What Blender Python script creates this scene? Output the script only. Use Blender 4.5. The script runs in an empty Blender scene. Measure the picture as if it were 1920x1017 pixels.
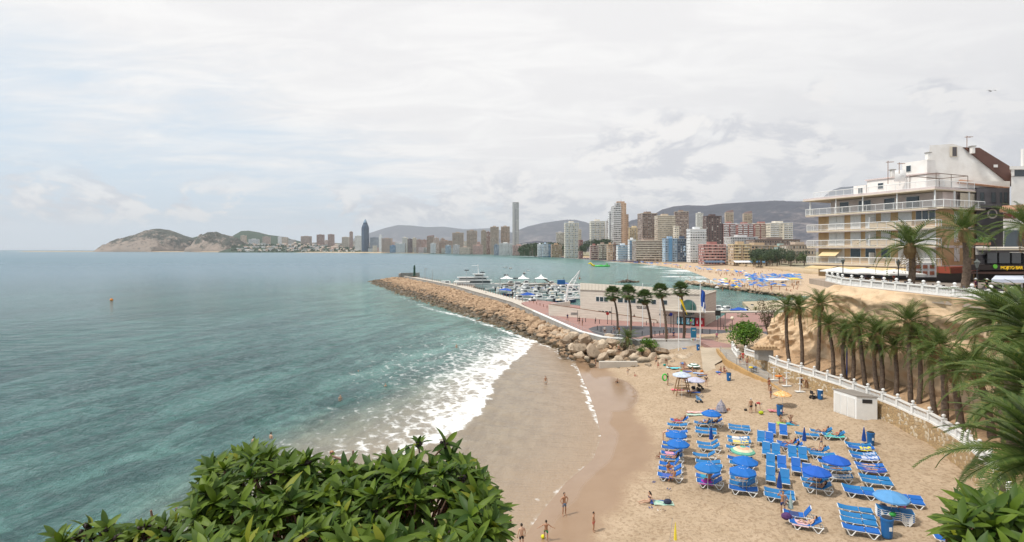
import bpy,bmesh,math,random
import numpy as np
from mathutils import Vector,Matrix
PI=math.pi
R=math.radians
rnd=random.Random(7)
C=bpy.context.scene.collection
sc=bpy.context.scene
# ------ camera, sky, sun, exposure
CAMH=20.0
FOC=1280.0
cam=bpy.data.cameras.new('Camera')
camo=bpy.data.objects.new('Camera',cam)
C.objects.link(camo)
camo.location=(0,0,CAMH)
camo.rotation_euler=(R(90),0,0)
cam.sensor_width=36
cam.lens=36*FOC/1920
cam.shift_y=-40.5/1920
cam.clip_start=0.1
cam.clip_end=80000
sc.camera=camo
sc.view_settings.view_transform='Standard'
sc.view_settings.look='None'
sc.view_settings.exposure=0.14
sc.view_settings.gamma=1
sc.render.engine='CYCLES'
sc.cycles.max_bounces=6
sc.cycles.diffuse_bounces=2
sc.cycles.glossy_bounces=2
sc.cycles.transmission_bounces=3
sc.cycles.transparent_max_bounces=6
sc.cycles.volume_bounces=0
sc.cycles.caustics_reflective=False
sc.cycles.caustics_refractive=False
sc.cycles.sample_clamp_indirect=4
SUN_EL,SUN_AZ=R(56),R(-108)
sun=bpy.data.lights.new('Sun','SUN')
sun.energy=3.3
sun.angle=R(5)
sun.color=(1.0,0.95,0.88)
suno=bpy.data.objects.new('Sun',sun)
C.objects.link(suno)
sdir=Vector((math.sin(SUN_AZ)*math.cos(SUN_EL),math.cos(SUN_AZ)*math.cos(SUN_EL),math.sin(SUN_EL)))
suno.rotation_euler=sdir.to_track_quat('Z','Y').to_euler()
world=bpy.data.worlds.new('World')
sc.world=world
world.use_nodes=True
class NT:
 """small helper round a node tree"""
 def __init__(s,tree):
  s.t=tree
  s.n=tree.nodes
  s.l=tree.links
 def new(s,typ,**kw):
  n=s.n.new(typ)
  for k,v in kw.items():
   setattr(n,k,v)
  return n
 def put(s,sock,v):
  if isinstance(v,bpy.types.NodeSocket):
   s.l.new(v,sock)
  elif v is not None:
   if isinstance(v,(tuple,list))and len(v)==3 and sock.type=='RGBA':
    v=(*v,1)
   sock.default_value=v
 def math(s,op,a,b=None,c=None,clamp=False):
  n=s.new('ShaderNodeMath',operation=op)
  n.use_clamp=clamp
  s.put(n.inputs[0],a)
  if b is not None:s.put(n.inputs[1],b)
  if c is not None:s.put(n.inputs[2],c)
  return n.outputs[0]
 def mix(s,f,a,b,mode='MIX'):
  n=s.new('ShaderNodeMix',data_type='RGBA',blend_type=mode)
  s.put(n.inputs[0],f)
  s.put(n.inputs[6],a)
  s.put(n.inputs[7],b)
  return n.outputs[2]
 def noise(s,vec,scale,detail=4,rough=0.55,dist=0.0,out=0):
  n=s.new('ShaderNodeTexNoise')
  s.put(n.inputs['Vector'],vec)
  n.inputs['Scale'].default_value=scale
  n.inputs['Detail'].default_value=detail
  n.inputs['Roughness'].default_value=rough
  n.inputs['Distortion'].default_value=dist
  return n.outputs[out]
 def ramp(s,f,lo,hi,a=0.0,b=1.0,smooth=True):
  n=s.new('ShaderNodeMapRange')
  n.interpolation_type='SMOOTHSTEP' if smooth else 'LINEAR'
  s.put(n.inputs[0],f)
  n.inputs[1].default_value=lo
  n.inputs[2].default_value=hi
  n.inputs[3].default_value=a
  n.inputs[4].default_value=b
  return n.outputs[0]
 def mapping(s,vec,scale=(1,1,1),rot=(0,0,0),loc=(0,0,0)):
  n=s.new('ShaderNodeMapping')
  s.put(n.inputs[0],vec)
  n.inputs['Scale'].default_value=scale
  n.inputs['Rotation'].default_value=rot
  n.inputs['Location'].default_value=loc
  return n.outputs[0]
 def aniso(s,vec,ang,sx,sy):
  return s.mapping(s.mapping(vec,rot=(0,0,ang)),(sx,sy,1))
 def xyz(s,vec):
  n=s.new('ShaderNodeSeparateXYZ')
  s.put(n.inputs[0],vec)
  return n.outputs
 def comb(s,x,y,z):
  n=s.new('ShaderNodeCombineXYZ')
  for i,v in enumerate((x,y,z)):s.put(n.inputs[i],v)
  return n.outputs[0]
def make_sky():
 w=NT(world.node_tree)
 bg=world.node_tree.nodes['Background']
 sky=w.new('ShaderNodeTexSky',sky_type='NISHITA')
 sky.sun_disc=False
 sky.sun_elevation=SUN_EL
 sky.sun_rotation=SUN_AZ
 sky.air_density=1.0
 sky.dust_density=1.5
 tc=w.new('ShaderNodeTexCoord')
 d=tc.outputs['Generated']
 x,y,z=w.xyz(d)
 zc=w.math('MAXIMUM',z,0.0)
 k=w.math('DIVIDE',1.0,w.math('ADD',zc,0.10))
 u=w.math('MULTIPLY',x,k)
 v=w.math('MULTIPLY',y,k)
 deck=w.comb(u,v,0.0)
 n1=w.noise(w.mapping(deck,(0.55,0.9,1),(0,0,0.5)),1.0,7,0.6,0.4)
 n2=w.noise(w.mapping(deck,(1.6,3.0,1),(0,0,0.7),(3,1,0)),1.0,8,0.62,0.6)
 az=w.math('ARCTAN2',x,y)
 el=w.math('ARCTAN2',z,w.math('SQRT',w.math('ADD',w.math('MULTIPLY',x,x),w.math('MULTIPLY',y,y))))
 ae=w.comb(az,w.math('MULTIPLY',el,1.9),0.0)
 c1=w.noise(ae,6.8,9,0.6,0.35)
 c2=w.noise(w.mapping(ae,loc=(0.02,-0.035,0)),6.8,9,0.6,0.35)
 c3=w.noise(w.mapping(ae,loc=(5,2,0)),2.2,5,0.55,0.2)
 cover=w.math('ADD',w.math('MULTIPLY',az,0.55),w.math('MULTIPLY',el,1.5))
 cover=w.math('ADD',cover,w.math('MULTIPLY',w.math('SUBTRACT',n1,0.5),0.9))
 cover=w.math('ADD',cover,w.math('MULTIPLY',w.math('SUBTRACT',n2,0.5),0.45))
 high=w.ramp(cover,-0.25,0.22)
 deckcol=w.mix(w.ramp(n2,0.38,0.66),(7.25,7.15,7.15),(7.95,7.85,7.75))
 grey=w.math('MULTIPLY',w.ramp(az,0.0,0.75),w.ramp(el,0.42,0.12))
 deckcol=w.mix(w.math('MULTIPLY',grey,0.5),deckcol,(5.3,5.35,5.6))
 base=w.mix(1.0,sky.outputs[0],(0.62,0.62,0.62),'MULTIPLY')
 haze=w.mix(w.ramp(el,0.0,0.55),(6.0,7.0,7.9),(5.4,6.7,7.9))
 blue=w.mix(0.86,base,haze)
 col=w.mix(high,blue,deckcol)
 amt=w.math('ADD',w.math('MULTIPLY',w.ramp(az,-0.62,0.40),0.13),0.03)
 amt=w.math('SUBTRACT',amt,w.math('MULTIPLY',w.ramp(el,0.07,0.30),0.12))
 amt=w.math('ADD',amt,w.math('MULTIPLY',w.math('SUBTRACT',c3,0.5),0.45))
 m=w.ramp(w.math('ADD',c1,amt),0.53,0.61)
 m=w.math('MULTIPLY',m,w.ramp(w.math('SUBTRACT',el,w.math('MULTIPLY',w.ramp(az,-.25,.45),.16)),0.15,0.07))
 m=w.math('MULTIPLY',m,w.ramp(el,0.015,0.05))
 lit=w.ramp(w.math('SUBTRACT',c1,c2),-0.06,0.07)
 ccol=w.mix(lit,(5.6,5.65,5.95),(8.0,7.8,7.6))
 ccol=w.mix(w.math('MULTIPLY',w.ramp(az,0.15,0.8),0.38),ccol,(5.6,5.6,5.8))
 m=w.math('MULTIPLY',m,0.92)
 col=w.mix(m,col,ccol)
 col=w.mix(w.ramp(el,0.055,0.0,0,0.75),col,w.mix(w.ramp(az,-0.6,0.3),(6.4,7.2,7.75),(6.9,6.95,7.1)))
 w.put(bg.inputs['Color'],col)
 bg.inputs['Strength'].default_value=0.115
make_sky()
# ------ photograph -> world
def P(px,py,z=0.0):
 """the point at height z that the photograph shows at pixel px, py"""
 Y=FOC*(CAMH-z)/(py-468.0)
 return Vector(((px-960.0)/FOC*Y,Y,z))
def PY(px,py,Y):
 return Vector(((px-960.0)/FOC*Y,Y,CAMH-(py-468.0)*Y/FOC))
def poly_dist(px,py,line):
 """distance of arrays of points to a polyline, and the side (+1 = right of its direction)"""
 best=np.full(px.shape,1e18);side=np.ones(px.shape)
 for(x0,y0),(x1,y1)in zip(line[:-1],line[1:]):
  dx,dy=x1-x0,y1-y0
  L=dx*dx+dy*dy
  t=np.clip(((px-x0)*dx+(py-y0)*dy)/L,0,1)
  qx,qy=x0+t*dx,y0+t*dy
  d=(px-qx)**2+(py-qy)**2
  s=np.sign((px-x0)*-dy+(py-y0)*dx)*-1
  m=d<best-1e-9
  best=np.where(m,d,best);side=np.where(m,s,side)
 return np.sqrt(best),np.where(side==0,1,side)
def vnoise(x,y,seed=0):
 """value noise on numpy arrays"""
 xi=np.floor(x).astype(np.int64);yi=np.floor(y).astype(np.int64)
 fx=x-xi;fy=y-yi
 fx=fx*fx*(3-2*fx);fy=fy*fy*(3-2*fy)
 def h(a,b):
  n=(a*374761393+b*668265263+seed*974634777)&0xffffffff
  n=((n^(n>>13))*1274126177)&0xffffffff
  return((n^(n>>16))&0xffff)/65535.0
 return(h(xi,yi)*(1-fx)+h(xi+1,yi)*fx)*(1-fy)+(h(xi,yi+1)*(1-fx)+h(xi+1,yi+1)*fx)*fy
def fbm(x,y,oct=4,seed=0,gain=0.5):
 a=1.0;s=0;t=0
 for o in range(oct):
  s=s+a*vnoise(x*2**o,y*2**o,seed+o);t+=a;a*=gain
 return s/t
# ------ materials
MATS={}
def mat(name,col=(0.5,0.5,0.5),rough=0.7,var=0.0,scale=8.0,bump=0.0,bscale=30.0,spec=0.4,metal=0.0,col2=None,trans=0.0,hue_rand=False,bdist=0.02):
 """a principled material whose colour varies by noise; col2 is the second colour"""
 if name in MATS:return MATS[name]
 m=bpy.data.materials.new(name)
 m.use_nodes=True
 w=NT(m.node_tree)
 b=m.node_tree.nodes['Principled BSDF']
 b.inputs['Roughness'].default_value=rough
 b.inputs['Specular IOR Level'].default_value=spec
 b.inputs['Metallic'].default_value=metal
 tc=w.new('ShaderNodeTexCoord').outputs['Object']
 if col2 is None:
  col2=tuple(c*(1-var)for c in col)
 n=w.noise(tc,scale,5,0.6)
 f=w.ramp(n,0.3,0.7)
 colour=w.mix(f,col,col2)
 if hue_rand:
  oi=w.new('ShaderNodeObjectInfo').outputs['Random']
  colour=w.mix(1.0,colour,w.mix(oi,(0.72,0.72,0.72),(1.15,1.12,1.08)),'MULTIPLY')
 w.put(b.inputs['Base Color'],colour)
 if bump:
  bn=w.new('ShaderNodeBump')
  bn.inputs['Strength'].default_value=bump
  bn.inputs['Distance'].default_value=bdist
  w.put(bn.inputs['Height'],w.noise(tc,bscale,6,0.65))
  w.put(b.inputs['Normal'],bn.outputs[0])
 MATS[name]=m
 return m
# ------ mesh helpers
class MB:
 def __init__(s):s.v=[];s.f=[];s.m=[]
 def add(s,vs,fs,mi=0):
  o=len(s.v)
  s.v.extend(tuple(map(float,q))for q in vs)
  s.f.extend(tuple(i+o for i in q)for q in fs)
  s.m.extend([mi]*len(fs))
  return s
 def box(s,c,d,mi=0,rz=0.0,rx=0.0,ry=0.0):
  hx,hy,hz=d[0]/2,d[1]/2,d[2]/2
  M=Matrix.Rotation(rz,3,'Z')@Matrix.Rotation(ry,3,'Y')@Matrix.Rotation(rx,3,'X')
  vs=[M@Vector((sx*hx,sy*hy,sz*hz))+Vector(c)for sz in(-1,1)for sy in(-1,1)for sx in(-1,1)]
  return s.add(vs,[(0,2,3,1),(4,5,7,6),(0,1,5,4),(2,6,7,3),(0,4,6,2),(1,3,7,5)],mi)
 def b2(s,x0,x1,y0,y1,z0,z1,mi=0):
  return s.box(((x0+x1)/2,(y0+y1)/2,(z0+z1)/2),(abs(x1-x0),abs(y1-y0),abs(z1-z0)),mi)
 def tube(s,pts,rad,n=6,mi=0,caps=True,flat=1.0):
  pts=[Vector(p)for p in pts]
  if not isinstance(rad,(list,tuple)):rad=[rad]*len(pts)
  vs=[];fs=[]
  up=Vector((0,0,1))
  for i,p in enumerate(pts):
   a=pts[max(i-1,0)];b=pts[min(i+1,len(pts)-1)]
   t=(b-a)
   t=t.normalized()if t.length>1e-9 else Vector((0,0,1))
   ref=up if abs(t.z)<0.95 else Vector((1,0,0))
   u=t.cross(ref).normalized();w=u.cross(t).normalized()
   for k in range(n):
    an=2*PI*k/n
    vs.append(p+(u*math.cos(an)+w*math.sin(an)*flat)*rad[i])
  for i in range(len(pts)-1):
   for k in range(n):
    a=i*n+k;b=i*n+(k+1)%n
    fs.append((a,b,b+n,a+n))
  if caps:
   fs.append(tuple(range(n-1,-1,-1)))
   fs.append(tuple(range((len(pts)-1)*n,len(pts)*n)))
  return s.add(vs,fs,mi)
 def prism(s,poly,z0,z1,mi=0):
  """poly counter-clockwise in plan; z0/z1 numbers or lists"""
  n=len(poly)
  z0=z0 if isinstance(z0,(list,tuple))else[z0]*n
  z1=z1 if isinstance(z1,(list,tuple))else[z1]*n
  vs=[(p[0],p[1],z0[i])for i,p in enumerate(poly)]+[(p[0],p[1],z1[i])for i,p in enumerate(poly)]
  fs=[(i,(i+1)%n,n+(i+1)%n,n+i)for i in range(n)]
  fs.append(tuple(range(n-1,-1,-1)));fs.append(tuple(range(n,2*n)))
  return s.add(vs,fs,mi)
 def lathe(s,prof,n=12,c=(0,0,0),mi=0):
  """prof: list of (radius, height) from bottom to top"""
  vs=[];fs=[]
  for r,z in prof:
   for k in range(n):
    a=2*PI*k/n
    vs.append((c[0]+r*math.cos(a),c[1]+r*math.sin(a),c[2]+z))
  for i in range(len(prof)-1):
   for k in range(n):
    a=i*n+k;b=i*n+(k+1)%n
    fs.append((a,b,b+n,a+n))
  fs.append(tuple(range(n-1,-1,-1)));fs.append(tuple(range((len(prof)-1)*n,len(prof)*n)))
  return s.add(vs,fs,mi)
 def ball(s,c,r,n=10,k=6,mi=0):
  r=r if isinstance(r,(tuple,list))else(r,r,r)
  vs=[];fs=[]
  for i in range(1,k):
   t=PI*i/k
   for j in range(n):
    a=2*PI*j/n
    vs.append((c[0]+r[0]*math.sin(t)*math.cos(a),c[1]+r[1]*math.sin(t)*math.sin(a),c[2]-r[2]*math.cos(t)))
  for i in range(k-2):
   for j in range(n):
    a=i*n+j;b=i*n+(j+1)%n
    fs.append((a,b,b+n,a+n))
  vs.append((c[0],c[1],c[2]-r[2]));vs.append((c[0],c[1],c[2]+r[2]))
  o=(k-1)*n
  for j in range(n):
   fs.append((o,(j+1)%n,j));fs.append((o+1,(k-2)*n+j,(k-2)*n+(j+1)%n))
  return s.add(vs,fs,mi)
 def grid(s,fn,nu,nv,mi=0):
  vs=[fn(i/nu,j/nv)for j in range(nv+1)for i in range(nu+1)]
  fs=[(j*(nu+1)+i,j*(nu+1)+i+1,(j+1)*(nu+1)+i+1,(j+1)*(nu+1)+i)for j in range(nv)for i in range(nu)]
  return s.add(vs,fs,mi)
 def mesh(s,name,mats,smooth=False):
  me=bpy.data.meshes.new(name)
  me.from_pydata(s.v,[],s.f)
  for m in(mats if isinstance(mats,(list,tuple))else[mats]):me.materials.append(m)
  if any(s.m):me.polygons.foreach_set('material_index',s.m)
  if smooth:me.polygons.foreach_set('use_smooth',[True]*len(s.f))
  me.update()
  return me
 def build(s,name,mats,parent=None,smooth=False,loc=None,rz=0):
  return obj(name,s.mesh(name,mats,smooth),parent,loc,rz)
def obj(name,me,parent=None,loc=None,rz=0):
 o=bpy.data.objects.new(name,me)
 C.objects.link(o)
 if parent is not None:o.parent=parent
 if loc is not None:o.location=loc
 if rz:o.rotation_euler=(0,0,rz)
 return o
def tag(o,label=None,cat=None,group=None,kind=None):
 if label:o['label']=label
 if cat:o['category']=cat
 if group:o['group']=group
 if kind:o['kind']=kind
 return o
def thing(name,label,cat,loc=(0,0,0),rz=0,group=None):
 o=bpy.data.objects.new(name,None)
 C.objects.link(o)
 o.empty_display_size=0.3
 o.location=loc;o.rotation_euler=(0,0,rz)
 return tag(o,label,cat,group)
KIDS={}
def kids(o):
 return o.children
def dup(root,loc=None,rz=None,label=None,group=None,cat=None,scale=None,mats=None):
 """copy of a thing with its parts and sub-parts; mats: {part stem: material}"""
 r=root.copy();C.objects.link(r)
 if loc is not None:r.location=loc
 if rz is not None:r.rotation_euler=(0,0,rz)
 if scale is not None:r.scale=scale if isinstance(scale,(tuple,list))else(scale,)*3
 if label:r['label']=label
 if group:r['group']=group
 if cat:r['category']=cat
 def rec(src,dst):
  for ch in list(src.children):
   c=ch.copy();C.objects.link(c);c.parent=dst
   st=ch.name.split('.')[0]
   if mats and st in mats:
    c.material_slots[0].link='OBJECT'
    c.material_slots[0].material=mats[st]
   rec(ch,c)
 rec(root,r)
 return r
def ordinal(i):
 return['first','second','third','fourth','fifth','sixth','seventh','eighth','ninth','tenth','eleventh','twelfth','thirteenth','fourteenth','fifteenth','sixteenth','seventeenth','eighteenth','nineteenth','twentieth','twenty-first','twenty-second','twenty-third','twenty-fourth','twenty-fifth','twenty-sixth'][i]
def struct(name,mb,m,smooth=False):
 return tag(mb.build(name,m,None,smooth),kind='structure')
def grid_mesh(name,X,Y,Z,m,attrs=None,smooth=True):
 """sheet from 2-D arrays"""
 ny,nx=X.shape
 me=bpy.data.meshes.new(name)
 co=np.stack([X,Y,Z],-1).reshape(-1,3).astype(np.float32)
 i=np.arange(nx-1)[None,:]+np.arange(ny-1)[:,None]*nx
 q=np.stack([i,i+1,i+1+nx,i+nx],-1).reshape(-1,4).astype(np.int32)
 me.vertices.add(len(co));me.vertices.foreach_set('co',co.ravel())
 me.loops.add(q.size);me.loops.foreach_set('vertex_index',q.ravel())
 me.polygons.add(len(q));me.polygons.foreach_set('loop_start',np.arange(0,q.size,4,dtype=np.int32))
 me.polygons.foreach_set('loop_total',np.full(len(q),4,dtype=np.int32))
 me.update(calc_edges=True)
 if smooth:me.polygons.foreach_set('use_smooth',[True]*len(q))
 me.materials.append(m)
 for k,a in(attrs or{}).items():
  at=me.attributes.new(k,'FLOAT','POINT');at.data.foreach_set('value',a.reshape(-1).astype(np.float32))
 return me
# ------ shore lines (world, from photograph pixels)
WL=[tuple(P(*p)[:2])for p in[(880,1180),(930,1075),(985,1005),(1015,962),(1062,905),(1112,862),(1128,820),(1117,772),(1105,738),(1088,700),(1078,676)]]
JET=[tuple(P(*p)[:2])for p in[(1078,676),(1040,655),(1000,640),(930,615),(880,597),(800,578),(740,553),(700,542)]]
NEARSHORE=WL+JET[1:]+[(-66,395),(-40,420),(30,430),(100,335),(150,300)]
BREAK=[tuple(P(*p)[:2])for p in[(640,980),(690,895),(742,862),(800,838),(852,812),(893,785),(915,752),(925,716),(951,690),(985,662),(1002,640)]]
FARSHORE=[tuple(P(*p)[:2])for p in[(1452,553),(1400,541),(1345,529),(1322,518),(1290,506),(1230,497.5),(1150,490.5),(1080,485),(1000,480.5),(900,477)]]+[(-520,3560),(-1300,4300),(-2300,5100),(-3300,5650),(-3900,5900),(-4350,6000)]
SPIT=[tuple(P(*p)[:2])for p in[(1072,683),(1086,702),(1095,738),(1106,772),(1122,795)]]
def shore_d(x,y):
 d,s=poly_dist(x,y,WL)
 return d*s
def beach_h(x,y):
 x=np.asarray(x,float);y=np.asarray(y,float)
 d=shore_d(x,y)
 h=np.where(d>0,0.85*(1-np.exp(-np.maximum(d,0)/8.0))+0.012*np.maximum(d,0),0.07*d)
 t=np.clip((d-8)/28,0,1)
 h=h+np.maximum(y-58,0)*0.028*t*t*(3-2*t)
 h=h+0.45*np.clip((d-19)/8,0,1)
 return h
def G(px,py,dz=0.0):
 """the point on the beach that the photograph shows at a pixel (dz above the sand)"""
 z=1.2
 for _ in range(12):
  p=P(px,py,z+dz)
  z=float(beach_h(p.x,p.y))
 return Vector((p.x,p.y,z))
# ------ sea: one sheet to the horizon
def make_sea():
 def axis(lo,hi,step,far_lo,far_hi,g=1.16):
  a=list(np.arange(lo,hi+1e-6,step))
  s=step;v=hi;up=[]
  while v<far_hi:s*=g;v+=s;up.append(v)
  s=step;v=lo;dn=[]
  while v>far_lo:s*=g;v-=s;dn.append(v)
  return np.array(dn[::-1]+a+up)
 xs=axis(-62,14,0.42,-26000,26000)
 ys=axis(40,150,0.42,15,27000,1.035)
 X,Y=np.meshgrid(xs,ys)
 dn,sn=poly_dist(X,Y,NEARSHORE)
 d_front,s_front=poly_dist(X,Y,BREAK)
 sf=d_front*s_front
 sea_side=-sf
 near=np.clip((190-Y)/90,0,1)*np.clip((X+110)/60,0,1)
 n=fbm(X/9,Y/9,3,5)
 sw=np.zeros_like(X)
 ph=sea_side+(n-0.5)*5
 for pos,amp,wid in[(3.0,0.34,2.4),(13,0.25,2.6),(20,0.12,3),(29,0.2,3.6),(41,0.14,4),(54,0.14,4.5)]:
  al=0.4+0.9*fbm(X/16+pos,Y/16,2,11)
  sw+=amp*al*np.exp(-((ph-pos)/wid)**2)
 chop=(fbm(X/2.2,Y/2.2,3,21)-0.5)*0.26+(fbm((X*0.5+Y*0.86)/1.3,(X*0.86-Y*0.5)/5.0,3,33)-0.5)*0.30
 damp_shore=np.clip(dn/9,0.0,1)
 Z=(sw*near+chop*np.clip((250-Y)/150,0,1))*damp_shore
 u=fbm(X/7,Y/7,3,44)
 width=12+10*np.clip((Y-70)/50,0,1)
 wob=(fbm(X/1.5,Y/1.5,3,55)-0.5)*1.6
 f=np.where(sea_side+wob>0,np.exp(-np.maximum(sea_side+wob,0)/width*1.5),np.exp(-np.maximum(-(sea_side+wob),0)/0.25))
 f=f*np.clip((Y-60)/8,0,1)*np.clip(1.25-np.abs(X)*0-np.maximum(Y-150,0)/30,0,1)
 f=f*(0.50+0.66*u)
 f=np.where(sea_side>width*2.3,0,f)
 ds,ss=poly_dist(X,Y,SPIT)
 side=ds*ss+(fbm(X/1.1,Y/1.1,2,77)-0.5)*1.0
 f2=np.where(side<0,np.exp(side/2.2),np.exp(-side/0.12))
 f2=f2*(ds<6)
 dj,sj=poly_dist(X,Y,JET)
 f3=np.exp(-dj/1.3)*(0.25+1.0*fbm(X/6,Y/6,2,91))*np.clip((330-Y)/120,0,1)
 edge=np.abs(dn)+(fbm(X/0.8,Y/0.8,2,5)-0.5)*0.5
 f4=0.40*np.exp(-(edge/0.28)**2)*(fbm(X/4,Y/4,2,8)>0.45)
 dff,sff=poly_dist(X,Y,FARSHORE)
 fa=(fbm(X/60,Y/25,3,71)-0.5)*22
 farf=(np.exp(-((dff+fa-16)/5)**2)*(fbm(X/45,Y/45,2,19)>0.45)+np.exp(-((dff+fa*.3-5)/3)**2)*0.7)*np.clip((1500-Y)/500,0,1)*(Y>385)
 f5=0.55*np.exp(-((X+8.8)/1.6)**2-((Y-125)/2.0)**2)+0.5*np.exp(-((X-1.9)/.55)**2-((Y-54.5)/.25)**2)
 foam=np.clip(np.maximum.reduce([f,f2*(0.2+0.85*fbm(X/1.8,Y/1.8,3,66)),f3,f4,farf,f5]),0,1.2)
 inside=np.clip(1-sea_side/(13+16*np.clip((112-Y)/30,0,1)),0,1)*(Y<175)*np.clip((X+40)/18,0,1)
 sand=np.clip(np.maximum(inside*np.clip(1.15-dn*0.0,0,1),np.exp(-dn/3.5)*(Y<140)),0,1)
 shallow=np.exp(-dn/55)*(Y<600)
 shallow=np.maximum(shallow,0.9*np.exp(-dff/260))
 m=bpy.data.materials.new('sea_water');m.use_nodes=True
 w=NT(m.node_tree);b=m.node_tree.nodes['Principled BSDF']
 def at(nm):
  a=w.new('ShaderNodeAttribute');a.attribute_name=nm;return a.outputs['Fac']
 geo=w.new('ShaderNodeNewGeometry').outputs['Position']
 x,y,z=w.xyz(geo);y=w.math('MULTIPLY',y,1.28)
 big=w.noise(w.aniso(geo,0.6,0.03,0.015),1.0,5,0.6,0.5)
 mid=w.noise(w.aniso(geo,0.35,0.17,0.06),1.0,6,0.65,0.7)
 deep=w.mix(w.ramp(big,0.42,0.6),(0.03,0.08,0.09),(0.055,0.14,0.14))
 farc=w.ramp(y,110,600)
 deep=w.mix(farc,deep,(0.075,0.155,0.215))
 turq=w.mix(w.ramp(mid,0.38,0.66),(0.07,0.16,0.145),(0.145,0.295,0.26))
 col=w.mix(w.ramp(at('shallow'),0.12,0.85),deep,turq)
 col=w.mix(w.math('MULTIPLY',w.ramp(mid,0.60,0.42),w.ramp(y,250,60,0,0.55)),col,(0.012,0.042,0.046))
 lit=w.ramp(w.noise(w.aniso(geo,0.3,0.40,0.05),1,5,0.65,0.5),0.45,0.62)
 col=w.mix(w.math('MULTIPLY',lit,0.25),col,(0.10,0.27,0.24))
 sandy=w.mix(w.ramp(w.noise(w.aniso(geo,0.15,0.7,0.22),1,5,0.65),0.35,0.65),(0.205,0.17,0.125),(0.275,0.232,0.17))
 col=w.mix(w.ramp(w.math('ADD',at('sand'),w.math('MULTIPLY',w.math('SUBTRACT',mid,0.5),0.5)),0.15,0.95),col,sandy)
 col=w.mix(w.math('MULTIPLY',at('edge'),w.ramp(at('sand'),.5,.9)),col,(0.335,0.245,0.165))
 wob=w.noise(geo,0.9,3,0.6,out=1)
 gpos=w.new('ShaderNodeVectorMath',operation='ADD')
 w.put(gpos.inputs[0],geo);w.put(gpos.inputs[1],wob)
 vo=w.new('ShaderNodeTexVoronoi',feature='DISTANCE_TO_EDGE')
 w.put(vo.inputs['Vector'],w.mapping(gpos.outputs[0],(1.0,0.75,1)));vo.inputs['Scale'].default_value=0.6
 lace=w.ramp(vo.outputs['Distance'],0.0,0.25,0.30,0.0)
 fine=w.noise(w.mapping(geo,(.6,1.0,1),(0,0,.6)),1.3,7,0.75,.5)
 fsum=w.math('ADD',w.math('ADD',at('foam'),w.math('MULTIPLY',w.math('SUBTRACT',fine,0.5),1.5)),w.math('ADD',lace,w.math('MULTIPLY',w.math('SUBTRACT',w.noise(w.aniso(geo,-.5,.9,.25),1,4,.6),.5),1.3)))
 fm=w.ramp(fsum,0.46,1.06)
 fm=w.math('MULTIPLY',fm,w.ramp(at('foam'),0.05,0.2))
 col=w.mix(w.math('MULTIPLY',w.ramp(at('foam'),0.1,0.8),0.25),col,(0.5,0.5,0.46))
 col=w.mix(fm,col,(0.82,0.83,0.82))
 w.put(b.inputs['Base Color'],col)
 w.put(b.inputs['Roughness'],w.math('ADD',w.math('MULTIPLY',fm,0.6),w.ramp(y,60,1200,0.10,0.30)))
 b.inputs['IOR'].default_value=1.33
 w.put(b.inputs['Specular IOR Level'],w.math('SUBTRACT',0.5,w.math('MULTIPLY',fm,0.4)))
 r1=w.noise(w.aniso(geo,0.32,1.5,0.55),1.0,6,0.66,0.4)
 r2=w.noise(w.aniso(geo,0.28,0.22,0.08),1.0,7,0.7,0.4)
 hgt=w.math('ADD',w.math('MULTIPLY',r1,0.42),w.math('MULTIPLY',r2,w.ramp(at('sand'),.2,.8,1.9,0.15)))
 r3=w.noise(w.mapping(geo,(0.5,3.2,1)),1.0,4,0.6,0.5)
 hgt=w.math('ADD',hgt,w.math('ADD',w.math('MULTIPLY',fm,0.05),w.math('MULTIPLY',r3,w.ramp(at('sand'),.5,.9,0,.22))))
 bn=w.new('ShaderNodeBump');bn.inputs['Distance'].default_value=1.0
 w.put(bn.inputs['Strength'],w.math('MULTIPLY',w.ramp(at('sand'),0.3,1.0,1.0,0.4),w.ramp(y,300,3000,1.0,0.5)))
 w.put(bn.inputs['Height'],hgt);w.put(b.inputs['Normal'],bn.outputs[0])
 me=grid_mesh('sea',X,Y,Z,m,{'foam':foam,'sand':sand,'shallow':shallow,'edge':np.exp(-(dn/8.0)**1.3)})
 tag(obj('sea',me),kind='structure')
make_sea()
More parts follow.
